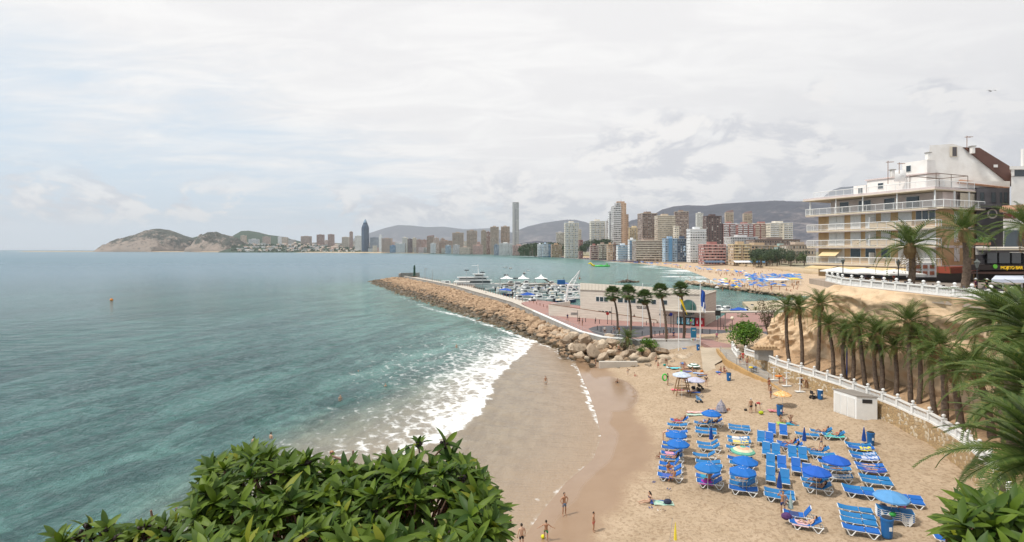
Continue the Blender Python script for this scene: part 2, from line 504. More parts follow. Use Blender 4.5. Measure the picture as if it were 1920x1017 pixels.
# ------ near beach
def sand_material(name,dry=(0.475,0.36,0.245),dry2=(0.41,0.305,0.20),wet=(0.27,0.175,0.105),use_wet=True):
 m=bpy.data.materials.new(name);m.use_nodes=True
 w=NT(m.node_tree);b=m.node_tree.nodes['Principled BSDF']
 geo=w.new('ShaderNodeNewGeometry').outputs['Position']
 n1=w.noise(geo,0.35,6,0.65)
 n2=w.noise(geo,2.3,6,0.7,0.3)
 n3=w.noise(geo,3.6,3,0.6,0.6)
 col=w.mix(w.ramp(n1,0.35,0.65),dry,dry2)
 col=w.mix(w.math('MULTIPLY',w.ramp(n3,0.50,0.60),0.6),col,(0.27,0.185,0.11))
 col=w.mix(w.math('MULTIPLY',w.ramp(n2,0.60,0.72),0.45),col,(0.30,0.20,0.12))
 vf=w.new('ShaderNodeTexVoronoi');w.put(vf.inputs['Vector'],w.mapping(geo,(1,1.4,1),(0,0,.4)));vf.inputs['Scale'].default_value=1.9
 ftp=w.math('MULTIPLY',w.ramp(vf.outputs['Distance'],.30,.14),w.ramp(n1,.40,.58))
 col=w.mix(w.math('MULTIPLY',ftp,.55),col,(0.25,0.165,0.095))
 rough=0.9
 bs=0.9
 if use_wet:
  a=w.new('ShaderNodeAttribute');a.attribute_name='wet'
  wt=w.ramp(w.math('ADD',a.outputs['Fac'],w.math('MULTIPLY',w.math('SUBTRACT',n1,0.5),0.35)),0.35,0.62)
  col=w.mix(wt,col,w.mix(w.ramp(n1,0.3,0.7),wet,(0.30,0.20,0.125)))
  a2=w.new('ShaderNodeAttribute');a2.attribute_name='film'
  fl=w.ramp(a2.outputs['Fac'],0.4,0.6)
  rough=w.math('SUBTRACT',w.math('SUBTRACT',0.92,w.math('MULTIPLY',wt,0.42)),w.math('MULTIPLY',fl,0.42))
  bs=w.math('MAXIMUM',w.math('SUBTRACT',0.9,w.math('MULTIPLY',wt,0.85)),0.03)
  b.inputs['Specular IOR Level'].default_value=0.5
 w.put(b.inputs['Base Color'],col);w.put(b.inputs['Roughness'],rough)
 bn=w.new('ShaderNodeBump');bn.inputs['Distance'].default_value=0.16
 w.put(bn.inputs['Strength'],bs)
 w.put(bn.inputs['Height'],w.math('ADD',w.math('MULTIPLY',n3,0.6),n2));w.put(b.inputs['Normal'],bn.outputs[0])
 return m
def make_beach():
 xs=np.arange(-14,49,0.33);ys=np.arange(14,134,0.33)
 X,Y=np.meshgrid(xs,ys)
 Z=beach_h(X,Y)
 d=shore_d(X,Y)
 dry=np.clip((d-5)/4,0,1)
 pits=-np.clip(fbm(X/0.8,Y/0.8,2,3)-0.52,0,1)*0.42
 Z=Z+dry*(pits+(fbm(X/3,Y/3,3,9)-0.5)*0.16)
 ww=(fbm(X/6,Y/6,3,14)-0.5)*3
 wet=np.clip(1-(d+ww-0.5)/9.0,0,1)
 q=P(1145,735,0.3)
 film=np.clip(1.25-((X-q.x-0.05*(Y-q.y))/4.2)**2-((Y-q.y)/13)**2,0,1)
 film=np.maximum(film,np.clip(1.1-(d+ww*.4)/2.6,0,1))
 wet=np.maximum(wet,film*0.9)
 tag(obj('beach',grid_mesh('beach',X,Y,Z,sand_material('beach_sand'),{'wet':wet,'film':film})),kind='structure')
make_beach()
# ------ far shore: beach, promenade and land as lofted sheets
def sheet(name,rows,m,sub=1):
 """loft between polylines of equal length; rows are lists of (x, y, z)"""
 A=np.array(rows,float)
 return tag(obj(name,grid_mesh(name,A[...,0],A[...,1],A[...,2],m,smooth=False)),kind='structure')
def offset_line(line,dist):
 out=[]
 for i,(x,y)in enumerate(line):
  a=line[max(i-1,0)];b=line[min(i+1,len(line)-1)]
  t=Vector((b[0]-a[0],b[1]-a[1])).normalized()
  dd=dist[i]if isinstance(dist,(list,tuple))else dist
  out.append((x+t.y*dd,y-t.x*dd))
 return out
FS=[(150,285)]+FARSHORE
nF=len(FS)
BW=[50,95,125,120,115,105,75,60,55,50,50,50,40,20,10,6,5][:nF]
BACK=[(300,330),(262,372),tuple(P(1512,512,3)[:2]),tuple(P(1450,504,3)[:2]),tuple(P(1400,499,3)[:2]),tuple(P(1345,494.5,3)[:2]),tuple(P(1290,491,3)[:2]),tuple(P(1225,487,3)[:2]),tuple(P(1150,484,3)[:2]),tuple(P(1060,480,3)[:2]),tuple(P(950,476.7,3)[:2])]+offset_line(FS,45)[11:]
far_sand=sand_material('far_beach_sand',(0.56,0.42,0.285),(0.50,0.37,0.245),use_wet=False)
wall_stone=mat('promenade_wall_stone',(0.50,0.38,0.24),0.85,0.2,0.15)
land_mat=mat('far_land_earth',(0.16,0.16,0.09),0.95,0.0,0.01,col2=(0.34,0.29,0.20))
pave_far=mat('promenade_paving',(0.46,0.40,0.34),0.8,0.2,0.05)
r0=[(x,y,-0.6)for x,y in offset_line(FS,-8)]
r1=[(x,y,0.15)for x,y in FS]
r2=[((x+a)/2,(y+b)/2,1.6)for(x,y),(a,b)in zip(FS,BACK)]
r3=[(a,b,2.4)for a,b in BACK]
sheet('far_beach',[r0,r1,r2,r3],far_sand)
wt=[(a,b,4.2)for a,b in BACK]
pv=[(a,b,4.25)for a,b in offset_line(BACK,22)]
sheet('far_promenade',[r3,wt,pv],wall_stone)
l1=[(a,b,6)for a,b in offset_line(BACK,60)]
sheet('land',[pv,l1],land_mat)
lb=MB();lb.add([(400,200,5.2),(9000,200,5.2),(12000,12000,20),(-4200,9000,8),(-4300,6100,2),(-2200,5260,5.4),(-1200,4500,5.4),(-470,3700,5.4),(20,2350,5.4),(200,1500,5.4),(275,1100,5.4),(300,800,5.4),(262,640,5.3)],[tuple(range(13))])
struct('inland_ground',lb,land_mat)
gm=MB();gm.add([(48,20,15.44),(400,20,15.44),(400,300,15.3),(300,330,8),(262,372,4.2),(150,250,3.0),(66,150,15.4),(48,96,15.44)],[(0,1,2,3,4,5,6,7)])
struct('old_town_ground',gm,mat('old_town_paving',(0.33,0.29,0.25),0.85,0.3,0.4))
# ------ hills and mountains
def hill_material(name,bush,rock,sc1,thr=(0.42,0.58),dark=None):
 m=bpy.data.materials.new(name);m.use_nodes=True
 w=NT(m.node_tree);b=m.node_tree.nodes['Principled BSDF']
 geo=w.new('ShaderNodeNewGeometry').outputs['Position']
 n=w.noise(geo,sc1,8,0.68,0.4);n2=w.noise(geo,sc1*7,5,0.7)
 g=w.new('ShaderNodeAttribute');g.attribute_name='crest'
 f=w.ramp(w.math('ADD',w.math('ADD',w.math('MULTIPLY',n,0.7),w.math('MULTIPLY',n2,0.3)),w.math('MULTIPLY',g.outputs['Fac'],0.22)),thr[0],thr[1])
 col=w.mix(f,rock,bush)
 col=w.mix(w.math('MULTIPLY',w.ramp(n2,0.55,0.7),0.5),col,dark or tuple(c*0.55 for c in bush))
 w.put(b.inputs['Base Color'],col);b.inputs['Roughness'].default_value=0.95
 b.inputs['Specular IOR Level'].default_value=0.1
 return m
def ridge(name,crest,Yc,front,back,m,noise_amp,seed,n=150,nv=40,base=-2.0,rot=None,pw=1.0,wl=None):
 """crest: list of (px, py) as seen at distance Yc -> a real ridge with slopes front and back"""
 pts=[PY(a,b,Yc)for a,b in crest]
 xs=np.linspace(pts[0].x,pts[-1].x,n)
 hz=np.interp(xs,[p.x for p in pts],[p.z for p in pts])
 t=np.concatenate([np.linspace(-1,0,nv,endpoint=False),np.linspace(0,1,nv//2+1)])
 XX,T=np.meshgrid(xs,t)
 H=np.tile(hz,(len(t),1))
 prof=np.where(T<0,(1+T)**pw,(1-T)**1.2)
 wlh=wl or noise_amp*9
 ef=np.clip(np.minimum(XX-xs[0],xs[-1]-XX)/(xs[-1]-xs[0])*5,0.02,1)**.7
 YY=Yc+ef*np.where(T<0,T*front,T*back)+(fbm(XX/wlh*.7,T*2+3,3,seed+3)-0.5)*front*0.25*(1-np.abs(T))
 rel=np.clip(1-np.abs(T)*1.0,0,1)
 rid=np.abs(fbm(XX/wlh,YY/wlh,5,seed)-0.5)*2
 Z=base+(H-base)*prof+(0.28-rid)*noise_amp*(4*rel*(1-rel)+0.09)*ef
 endf=np.minimum((XX-xs[0]),(xs[-1]-XX))/(xs[-1]-xs[0])
 Z=np.where(endf<1e-6,np.minimum(Z,H),Z)
 me=grid_mesh(name,XX,YY,Z,m,{'crest':prof})
 return tag(obj(name,me),kind='structure')
hm1=hill_material('headland_rock_and_scrub',(0.07,0.075,0.06),(0.29,0.235,0.195),0.019,(0.56,0.68))
hm2=hill_material('dark_scrub_hill',(0.05,0.075,0.05),(0.17,0.15,0.11),0.008,(0.25,0.5))
hm3=hill_material('mountain_scrub',(0.075,0.078,0.095),(0.25,0.22,0.215),0.0036,(0.42,0.64))
ridge('headland',[(214,471),(219,466),(230,457),(242,449),(262,442),(275,437),(288,431),(303,429.5),(318,432),(335,438),(352,444),(366,449),(372,460),(378,471)],6000,560,700,hm1,95,3,n=260,nv=70,pw=0.6,wl=170)
ridge('headland_crag',[(368,471),(382,458),(390,443),(395,436),(403,435),(412,439),(425,442),(436,444),(447,447),(456,453),(468,461),(482,470)],5600,420,420,hm1,80,13,n=200,nv=60,pw=0.5,wl=130)
ridge('headland_rear_hill',[(340,471),(355,447),(372,443),(385,442.5),(400,446),(420,455),(440,471)],6500,500,700,hm2,40,23,pw=0.8)
ridge('far_hill',[(415,471),(430,447),(441,440),(452,433.5),(466,433),(484,436),(505,441),(530,444),(548,449),(575,455),(610,460),(680,466),(740,471)],7000,900,900,hm2,45,33,pw=0.75)
ridge('pale_mountain',[(905,470),(940,445),(965,434),(990,424),(1015,418),(1040,415),(1062,412.5),(1078,413),(1095,417),(1115,424),(1140,432),(1180,446),(1230,470)],17000,4600,2500,hm3,420,43,pw=0.9,wl=2400)
ridge('grey_mountain',[(1080,470),(1140,436),(1165,424),(1182,414),(1200,410),(1222,404),(1240,394),(1262,388),(1290,385),(1325,386),(1352,383),(1385,381),(1420,379),(1440,378.5),(1462,381),(1482,379),(1510,381),(1545,381),(1600,384),(1700,380),(1850,392),(2000,400),(2200,430)],7000,3400,2500,hm3,260,53,n=420,nv=110,pw=0.85,wl=900)
ridge('peak_in_cloud',[(1480,460),(1515,400),(1535,376),(1548,365),(1558,358),(1575,352),(1600,350),(1640,362),(1700,400),(1760,460)],27000,4500,2500,hm3,400,63,pw=0.9,wl=1500)
ridge('faint_far_mountains',[(600,469),(640,455),(690,438),(720,428),(745,422),(770,423),(800,426),(830,425),(870,430),(920,428),(960,436),(1000,452),(1060,469)],25000,3500,3000,hm3,200,73,pw=0.9,wl=2500)
ridge('foot_hills',[(920,470),(950,462),(985,455),(1005,452),(1040,455),(1080,458),(1130,462),(1200,468)],5200,1400,800,hm3,60,83,pw=0.8,wl=500)
# ------ harbour jetty, rocks, plaza
def wb(mb,name,mats,root,smooth=False):
 """a part whose mesh is written in world coordinates, under an unrotated root"""
 return mb.build(name,mats,root,smooth,loc=-root.location)
def pb(mb,x0,x1,y0,y1,Y,depth,mi=0):
 """box whose front face at distance Y covers a pixel rectangle"""
 a=PY(x0,y1,Y);b=PY(x1,y0,Y)
 sh=(a.x+b.x)/2/Y*depth if x0>1500 else 0.0
 return mb.prism([(a.x,Y),(b.x,Y),(b.x+sh,Y+depth),(a.x+sh,Y+depth)],a.z,b.z,mi)
white=mat('white_paint',(0.80,0.80,0.78),0.55,0.08,1.5)
offwhite=mat('off_white_plaster',(0.72,0.70,0.66),0.8,0.12,0.6)
cream=mat('cream_plaster',(0.66,0.58,0.46),0.8,0.1,0.6)
concrete=mat('grey_concrete',(0.36,0.34,0.31),0.9,0.3,0.5,bump=0.3)
lightconc=mat('pale_concrete',(0.55,0.50,0.43),0.9,0.15,0.4,bump=0.2)
asphalt=mat('asphalt',(0.10,0.10,0.11),0.9,0.25,0.3)
redpave=mat('red_brick_paving',(0.36,0.20,0.17),0.85,0.0,0.35,col2=(0.30,0.185,0.165))
black=mat('black_metal',(0.025,0.025,0.028),0.5)
steel=mat('galvanised_steel',(0.45,0.45,0.45),0.45,0.1,metal=0.6)
glass=mat('dark_window_glass',(0.03,0.045,0.055),0.08,spec=0.8)
brownm=mat('brown_metal',(0.12,0.07,0.04),0.6)
wood=mat('weathered_wood',(0.33,0.20,0.10),0.8,0.4,12)
rope=mat('rusty_metal',(0.28,0.13,0.07),0.8,0.4,5)
bluem=mat('blue_plastic',(0.015,0.12,0.33),0.45,0.12,3)
leafdk=mat('shrub_leaf',(0.04,0.10,0.015),0.5,0.0,3,col2=(0.085,0.17,0.03))
def stone_wall_mat():
 m=bpy.data.materials.new('rubble_stone_masonry');m.use_nodes=True
 w=NT(m.node_tree);b=m.node_tree.nodes['Principled BSDF']
 geo=w.new('ShaderNodeNewGeometry').outputs['Position']
 v=w.new('ShaderNodeTexVoronoi');w.put(v.inputs['Vector'],geo);v.inputs['Scale'].default_value=3.2
 e=w.new('ShaderNodeTexVoronoi',feature='DISTANCE_TO_EDGE');w.put(e.inputs['Vector'],geo);e.inputs['Scale'].default_value=3.2
 r=w.xyz(v.outputs['Color'])[0]
 col=w.mix(r,(0.50,0.35,0.18),(0.34,0.22,0.11))
 col=w.mix(w.ramp(r,0.75,0.8),col,(0.60,0.50,0.36))
 col=w.mix(w.ramp(e.outputs['Distance'],0.0,0.07,0.8,0),col,(0.27,0.21,0.14))
 w.put(b.inputs['Base Color'],col);b.inputs['Roughness'].default_value=0.9
 bn=w.new('ShaderNodeBump');bn.inputs['Strength'].default_value=0.7;bn.inputs['Distance'].default_value=0.06
 w.put(bn.inputs['Height'],w.ramp(e.outputs['Distance'],0,0.15));w.put(b.inputs['Normal'],bn.outputs[0])
 return m
stonem=stone_wall_mat()
def rock_mat(name,a,b_,dark,wetline=True):
 m=bpy.data.materials.new(name);m.use_nodes=True
 w=NT(m.node_tree);b=m.node_tree.nodes['Principled BSDF']
 g=w.new('ShaderNodeNewGeometry');geo=g.outputs['Position']
 ri=g.outputs['Random Per Island'];ro=w.new('ShaderNodeObjectInfo').outputs['Random']
 r=w.math('FRACT',w.math('ADD',w.math('MULTIPLY',ri,3.7),w.math('MULTIPLY',ro,5.3)))
 n=w.noise(geo,1.6,6,0.7)
 col=w.mix(w.math('ADD',w.math('MULTIPLY',r,0.75),w.math('MULTIPLY',n,0.3)),a,b_)
 col=w.mix(w.math('MULTIPLY',w.ramp(n,0.5,0.62),0.5),col,tuple(c*0.55 for c in b_))
 if wetline:
  z=w.xyz(geo)[2]
  zz=w.math('ADD',w.math('ADD',z,w.math('MULTIPLY',w.math('SUBTRACT',w.noise(geo,0.12,3),0.5),1.4)),w.math('MULTIPLY',w.math('SUBTRACT',r,0.5),0.9))
  col=w.mix(w.ramp(zz,0.75,1.35,1,0),col,w.mix(n,dark,(0.10,0.075,0.04)))
  w.put(b.inputs['Roughness'],w.ramp(zz,0.5,1.2,0.45,0.9))
  col=w.mix(w.ramp(zz,0.15,0.55,0.75,0),col,(0.13,0.085,0.035))
 else:
  b.inputs['Roughness'].default_value=0.9
 w.put(b.inputs['Base Color'],col)
 bn=w.new('ShaderNodeBump');bn.inputs['Strength'].default_value=0.6;bn.inputs['Distance'].default_value=0.12
 w.put(bn.inputs['Height'],n);w.put(b.inputs['Normal'],bn.outputs[0])
 return m
rockm=rock_mat('breakwater_rock',(0.52,0.365,0.23),(0.30,0.195,0.12),(0.045,0.033,0.022))
rockl=rock_mat('pale_boulder_rock',(0.60,0.49,0.36),(0.36,0.27,0.19),(0.05,0.038,0.025))
def rock_shape(seed,n=9,k=6):
 """an angular boulder of about unit size"""
 q=random.Random(seed);mb=MB();mb.ball((0,0,0),0.5,n,k)
 planes=[(Vector((q.uniform(-1,1),q.uniform(-1,1),q.uniform(-1,1))).normalized(),q.uniform(0.17,0.36))for _ in range(12)]
 s=(q.uniform(0.95,1.35),q.uniform(0.75,1.05),q.uniform(0.6,0.85))
 out=[]
 for v in mb.v:
  v=Vector(v)
  for p,d in planes:
   e=v.dot(p)-d
   if e>0:v=v-p*e*0.93
  out.append((v.x*s[0]*1.15,v.y*s[1]*1.15,v.z*s[2]*1.15))
 mb.v=out
 return mb
ROCKS=[rock_shape(100+i)for i in range(14)]
JW=[(-72,436),(-67,425),(-27.2,317),(0.5,215),(5.8,185),(14.0,138),(17.2,129.6),(23.4,125.2),(26.5,126.0)]
JO=[(-92,436),(-84,400),(-51.8,301),(-14.5,202),(-4.1,174),(5.8,145),(10.0,132),(13.0,124.0),(20,115)]
def lerp_line(line,t):
 n=len(line)-1;f=min(max(t,0),0.99999)*n;i=int(f);f-=i
 return line[i][0]*(1-f)+line[i+1][0]*f,line[i][1]*(1-f)+line[i+1][1]*f
def mound_pt(t,u):
 a=lerp_line(JO,t);b=lerp_line(JW,t)
 z=-1.2+3.15*(u**0.8)
 return(a[0]*(1-u)+b[0]*u,a[1]*(1-u)+b[1]*u,z)
mm=MB();mm.grid(lambda u,v:mound_pt(v,u),6,120)
mm.add([mound_pt(0,0),mound_pt(0,1),(-60,445,-1.2),(-80,445,-1.2)],[(0,1,2,3)])
struct('breakwater_bank',mm,rockm)
def scatter_rocks():
 q=random.Random(5);allr=[]
 lens=[math.dist(JO[i],JO[i+1])for i in range(len(JO)-1)]
 n=len(JO)-1
 for i in range(n):
  wid=math.dist(lerp_line(JO,(i+.5)/n),lerp_line(JW,(i+.5)/n))
  L=(lens[i]+math.dist(JW[i],JW[i+1]))/2
  size=1.75 if i<4 else 1.9
  cnt=int(L*wid/(size*size*0.40))
  for _ in range(cnt):
   u=q.random();t=(i+q.random())/n
   p=mound_pt(t,u*0.93)
   s=size*q.uniform(0.65,1.25)
   allr.append((p[0],p[1],p[2]+0.15*s,s,False))
 for _ in range(150):
  a=q.uniform(PI*0.45,PI*1.35);r=q.uniform(2,19)
  x,y=-71+math.cos(a)*r,425+math.sin(a)*r*0.9
  allr.append((x,y,2.6-r*0.17,q.uniform(1.4,2.6),False))
 for px,py,w in[(1092,655,34),(1110,660,36),(1130,650,30),(1150,648,34),(1165,655,30),(1180,660,26),(1120,640,30),(1140,636,28),(1095,640,30),(1075,632,28),(1060,640,26),(1085,668,22),(1200,650,22),(1212,663,24),(1225,655,30),(1190,672,26),(1205,680,30),(1150,683,26),(1160,677,24),(1170,686,22),(1185,690,18),(1195,667,20),(1222,674,28),(1236,660,34),(1245,674,34),(1240,685,28),(1218,690,22),(1262,672,24),(1275,674,22),(1262,684,26),(1278,678,26),(1290,673,30),(1304,671,24),(1300,682,22),(1318,680,16),(1130,672,26),(1102,676,18),(1230,648,20),(1215,645,20),(1185,646,22),(1172,666,22),(1145,664,24),(1110,686,12),(1250,694,12),(1180,697,10),(1230,697,12),(1135,690,12),(1208,697,14),(1325,688,12),(1075,655,26),(1283,690,14),(1160,693,12),(1196,657,20)]:
  z=0.4+(690-py)/50*1.8
  p=P(px,py,max(z,0.3));s=w/1280*p.y*0.98
  allr.append((p.x,p.y,max(z,0.3)+s*0.05,s,True))
 for _ in range(210):
  px=q.uniform(1045,1330);t=(px-1045)/285;top=632+38*t**1.3;bot=668+26*min(t*2,1);py=q.uniform(top,bot);z=max(0.25,(690-py)/50*1.7-.1)
  p=P(px,py,z);allr.append((p.x,p.y,z,q.uniform(.7,1.5),True))
 allr.sort(key=lambda r:-r[3]/r[1])
 meshes={}
 for i,mb in enumerate(ROCKS):
  for big in(0,1):
   meshes[(i,big)]=mb.mesh('boulder',rockl if big else rockm)
 rest=MB();k=0;q=random.Random(9)
 for x,y,z,s,big in allr:
  i=q.randrange(len(ROCKS));rz=q.uniform(0,6.28);tx,ty=q.uniform(-.4,.4),q.uniform(-.4,.4)
  pale=big or(y<165 and z>1.2 and q.random()<0.6)
  if k<290:
   o=obj('boulder',meshes[(i,1 if pale else 0)],None,(x,y,z))
   o.rotation_euler=(tx,ty,rz);o.scale=(s,s,s*(1.1 if big else 1))
   if big:tag(o,'big pale boulder piled at the foot of the plaza wall by the sand','boulder','pale boulders below the plaza wall')
   else:tag(o,'tan boulder on the near stretch of the breakwater slope','boulder','boulders of the near breakwater slope')
  else:
   M=Matrix.Rotation(rz,3,'Z')@Matrix.Rotation(tx,3,'X')@Matrix.Rotation(ty,3,'Y')
   rest.add([M@Vector(v)*s+Vector((x,y,z))for v in ROCKS[i].v],ROCKS[i].f)
  k+=1
 tag(rest.build('breakwater_rocks',rockm),'long slope of tan rocks running out to the jetty tip',kind='stuff')
scatter_rocks()
def ribbon(line,half,z0,z1,mi=0,mb=None,off=0.0):
 mb=mb or MB();a=offset_line(line,off-half);b=offset_line(line,off+half)
 n=len(line);z0=z0 if isinstance(z0,list)else[z0]*n;z1=z1 if isinstance(z1,list)else[z1]*n
 vs=[];fs=[]
 for i in range(n):
  vs+=[(*a[i],z0[i]),(*b[i],z0[i]),(*b[i],z1[i]),(*a[i],z1[i])]
 for i in range(n-1):
  o=i*4
  for k in range(4):
   fs.append((o+k,o+(k+1)%4,o+4+(k+1)%4,o+4+k))
 fs.append((0,3,2,1));o=(n-1)*4;fs.append((o,o+1,o+2,o+3))
 return mb.add(vs,fs,mi)
jr=thing('jetty_wall','long low grey parapet wall along the top of the rocky jetty','wall',(0.5,215,2))
JWL=JW[1:5]
wb(ribbon(JWL,0.35,1.2,3.35),'wall',concrete,jr)
wb(ribbon(JWL,0.5,3.352,3.5),'coping',lightconc,jr)
WALK=[(-65,427),(-25,318),(2.5,216),(7.5,188)]
walk=MB();ribbon([(x+2.2,y)for x,y in WALK],3.2,0.0,2.6,mb=walk)
struct('jetty_walkway',walk,lightconc)
pw=thing('plaza_wall','curved retaining wall with white coping below the red paved plaza','wall',(14,138,1))
wb(ribbon(JW[4:],0.3,0.2,3.3),'wall',concrete,pw)
wb(ribbon(JW[4:],0.38,3.302,3.48),'coping',white,pw)
bw=thing('beach_wall','white painted wall at the back of the sand below the plaza','wall',(30,126,1))
m_=MB();m_.b2(26.5,34.7,126.2,126.8,0.4,3.25);wb(m_,'wall',white,bw)
m_=MB();m_.b2(26.4,34.8,126.1,126.9,3.252,3.4);wb(m_,'coping',offwhite,bw)
plaza=MB();plaza.prism([(26.5,126.6),(34.7,126.6),(34.7,118.3),(38.6,118.3),(50,128),(72,178),(60,188),(49.5,165),(21,205),(8,232),(3,218),(6.2,185),(14.3,138),(17.4,129.9),(23.5,125.5)],0.0,3.0)
struct('plaza_paving',plaza,redpave)
rd=MB();rd.add([(P(x,y,3.006).x,P(x,y,3.006).y,3.006)for x,y in[(1103,617),(1112,613),(1130,611),(1180,611),(1250,613.5),(1370,620),(1440,622),(1440,631),(1370,628.5),(1290,625),(1240,625),(1215,629),(1195,633),(1165,635),(1135,632),(1112,624)]],[tuple(range(16))[::-1]])
struct('road',rd,asphalt)
rp=MB()
R0=[P(1312,653,3.0),P(1375,655,3.0)]
RL=[(1318,664,2.5),(1345,690,1.55),(1362,703,1.45)]
rp.add([(32.6,118.25,3.0),(38.6,118.25,3.0),tuple(P(1388,672,2.9)),tuple(P(1360,672,2.5)),tuple(P(1340,684,1.9)),tuple(P(1344,700,1.35)),tuple(P(1318,700,1.3)),tuple(P(1316,676,2.0))],[(0,7,6,5,4,3,2,1)])
struct('concrete_apron',rp,mat('sandy_concrete',(0.47,0.39,0.29),0.9,0.2,0.4))
PA=[(1345,655,3.02),(1362,676,2.75),(1400,697,2.4),(1440,716,2.05),(1470,738,1.75),(1500,760,1.6)]
PB=[(1386,656,3.02),(1400,672,2.8),(1440,692,2.45),(1480,708,2.2),(1520,727,1.95),(1560,745,1.75)]
rs=MB();va=[tuple(P(*p))for p in PA];vb=[tuple(P(*p))for p in PB]
rs.add(va+vb,[(i,i+1,7+i,6+i)for i in range(5)])
struct('beach_ramp',rs,mat('ramp_concrete',(0.38,0.34,0.29),0.9,0.2,0.5))
kw=thing('ramp_wall','low ochre stone wall curving along the seaward edge of the ramp','wall',tuple(P(1400,697,1)))
KL=[tuple(P(*p)[:2])for p in PA[:5]];KZ=[p[2]for p in PA[:5]]
wb(ribbon(KL,0.2,[0.6]*5,[z+0.12 for z in KZ]),'wall',mat('ochre_render',(0.50,0.31,0.13),0.85,0.25,1.0),kw)
def railing(name,label,pts,h=1.0,step=None,m=steel,rails=(1.0,0.5),post='post'):
 r=thing(name,label,'railing',pts[0])
 for p in pts:
  q=MB();q.tube([p,(p[0],p[1],p[2]+h)],0.04,6);wb(q,post,m,r)
 for k in rails:
  q=MB();q.tube([(p[0],p[1],p[2]+h*k)for p in pts],0.028,5);wb(q,'rail',m,r)
 return r
railing('handrail','thin grey handrail following the curve of the beach ramp',[tuple(P(*p)+Vector((0.1,0,0.12)))for p in[(1350,662,2.98),(1360,674,2.8),(1380,686,2.6),(1400,697,2.4),(1420,706,2.2),(1440,716,2.05)]])
railing('fence_railing','grey metal railing between the near rocks and the red plaza',[(JW[4][0]*(1-t)+JW[5][0]*t+.9,JW[4][1]*(1-t)+JW[5][1]*t,3.0)for t in[i/20 for i in range(5,21)]]+[(17.6,130.2,3),(20.5,128.2,3)],0.95,m=steel)
def plank_stone():
 m=bpy.data.materials.new('club_stone_cladding');m.use_nodes=True
 w=NT(m.node_tree);b=m.node_tree.nodes['Principled BSDF']
 geo=w.new('ShaderNodeNewGeometry').outputs['Position'];z=w.xyz(geo)[2]
 n=w.noise(w.mapping(geo,(0.5,0.5,3)),1,5,0.6)
 f=w.math('FRACT',w.math('DIVIDE',z,0.6))
 ln=w.ramp(w.math('ABSOLUTE',w.math('SUBTRACT',f,0.5)),0.42,0.5)
 col=w.mix(w.ramp(n,0.3,0.7),(0.68,0.61,0.52),(0.58,0.51,0.43))
 col=w.mix(w.math('MULTIPLY',ln,0.5),col,(0.35,0.28,0.22))
 w.put(b.inputs['Base Color'],col);b.inputs['Roughness'].default_value=0.85
 return m
clubm=plank_stone()
cl=thing('club_building','long pale stone harbour club with a round window and flat ribbed roof','building',(17,170,3))
A_,B_,C_,D_=Vector((17,170,0)),Vector((42.6,151,0)),Vector((49.2,164.5,0)),Vector((20.3,203,0))
uu=(B_-A_).normalized();nn=Vector((uu.y,-uu.x,0))
q=MB();q.prism([tuple(A_[:2]),tuple(B_[:2]),tuple(C_[:2]),tuple(D_[:2])],3.0,9.9);wb(q,'wall',clubm,cl)
q=MB();q.prism([tuple((A_+Vector((-.1,-.2,0)))[:2]),tuple((B_+Vector((.1,-.3,0)))[:2]),tuple((C_+Vector((.3,0,0)))[:2]),tuple((D_+Vector((0,.2,0)))[:2])],9.903,10.05)
for i in range(34):
 t=(i+.5)/34;a=A_.lerp(B_,t);b=D_.lerp(C_,t)
 q.tube([(a.x,a.y,10.08),(b.x,b.y,10.08)],0.07,4)
wb(q,'roof',mat('ribbed_roof',(0.47,0.42,0.35),0.8,0.2,0.8),cl)
def on_front(px,py,out=0.06):
 """point on the club's front plane seen at a pixel"""
 dx=(px-960)/FOC;dz=-(py-468)/FOC
 t=A_.dot(nn)/(Vector((dx,1,0)).dot(nn))
 return Vector((dx*t,t,CAMH+dz*t))+nn*out
def front_box(mb,x0,x1,y0,y1,out,thick,mi=0):
 a=on_front(x0,y1,0);b=on_front(x1,y0,0)
 L=(Vector((b.x,b.y,0))-Vector((a.x,a.y,0))).length
 c=(a+b)/2+nn*(out-thick/2);zc=(on_front((x0+x1)/2,y0,0).z+on_front((x0+x1)/2,y1,0).z)/2
 h=on_front((x0+x1)/2,y0,0).z-on_front((x0+x1)/2,y1,0).z
 return mb.box((c.x,c.y,zc),(L,thick,h),mi,rz=math.atan2(uu.y,uu.x))
for x0,x1 in[(1118,1123.5),(1125,1131.5),(1133,1140),(1159,1168),(1171,1180),(1183,1192),(1197,1206),(1222,1230),(1242,1251)]:
 yy=557+(x0-1118)*0.052
 q=MB();front_box(q,x0-.8,x1+.8,yy-1,yy+9,0.05,0.1);f=wb(q,'window',offwhite,cl)
 q=MB();front_box(q,x0,x1,yy,yy+8,0.09,0.06);g=wb(q,'pane',glass,cl);g.parent=f;g.location=(0,0,0)
for x0,x1,yy in[(1122,1127,583),(1128.5,1133,583.3),(1135,1140,583.6),(1141.5,1146,584),(1236,1239,588.5),(1244,1250,589.5),(1253,1260,590)]:
 q=MB();front_box(q,x0,x1,yy,yy+3,0.06,0.08);wb(q,'window',glass,cl)
c0=on_front(1291,577.5,0.0)
q=MB();vs=[]
rr=1.78
def disc_part(r,out,thick,m,nm,par=None,seg=36):
 mb=MB();vs=[]
 for s_ in(out-thick,out):
  for k in range(seg):
   a=2*PI*k/seg
   vs.append(c0+uu*math.cos(a)*r+Vector((0,0,math.sin(a)*r))+nn*s_)
 mb.add(vs,[tuple(range(seg-1,-1,-1)),tuple(range(seg,2*seg))]+[(k,(k+1)%seg,seg+(k+1)%seg,seg+k)for k in range(seg)])
 return wb(mb,nm,m,cl)
rw=disc_part(rr+.12,0.05,0.1,steel,'round_window')
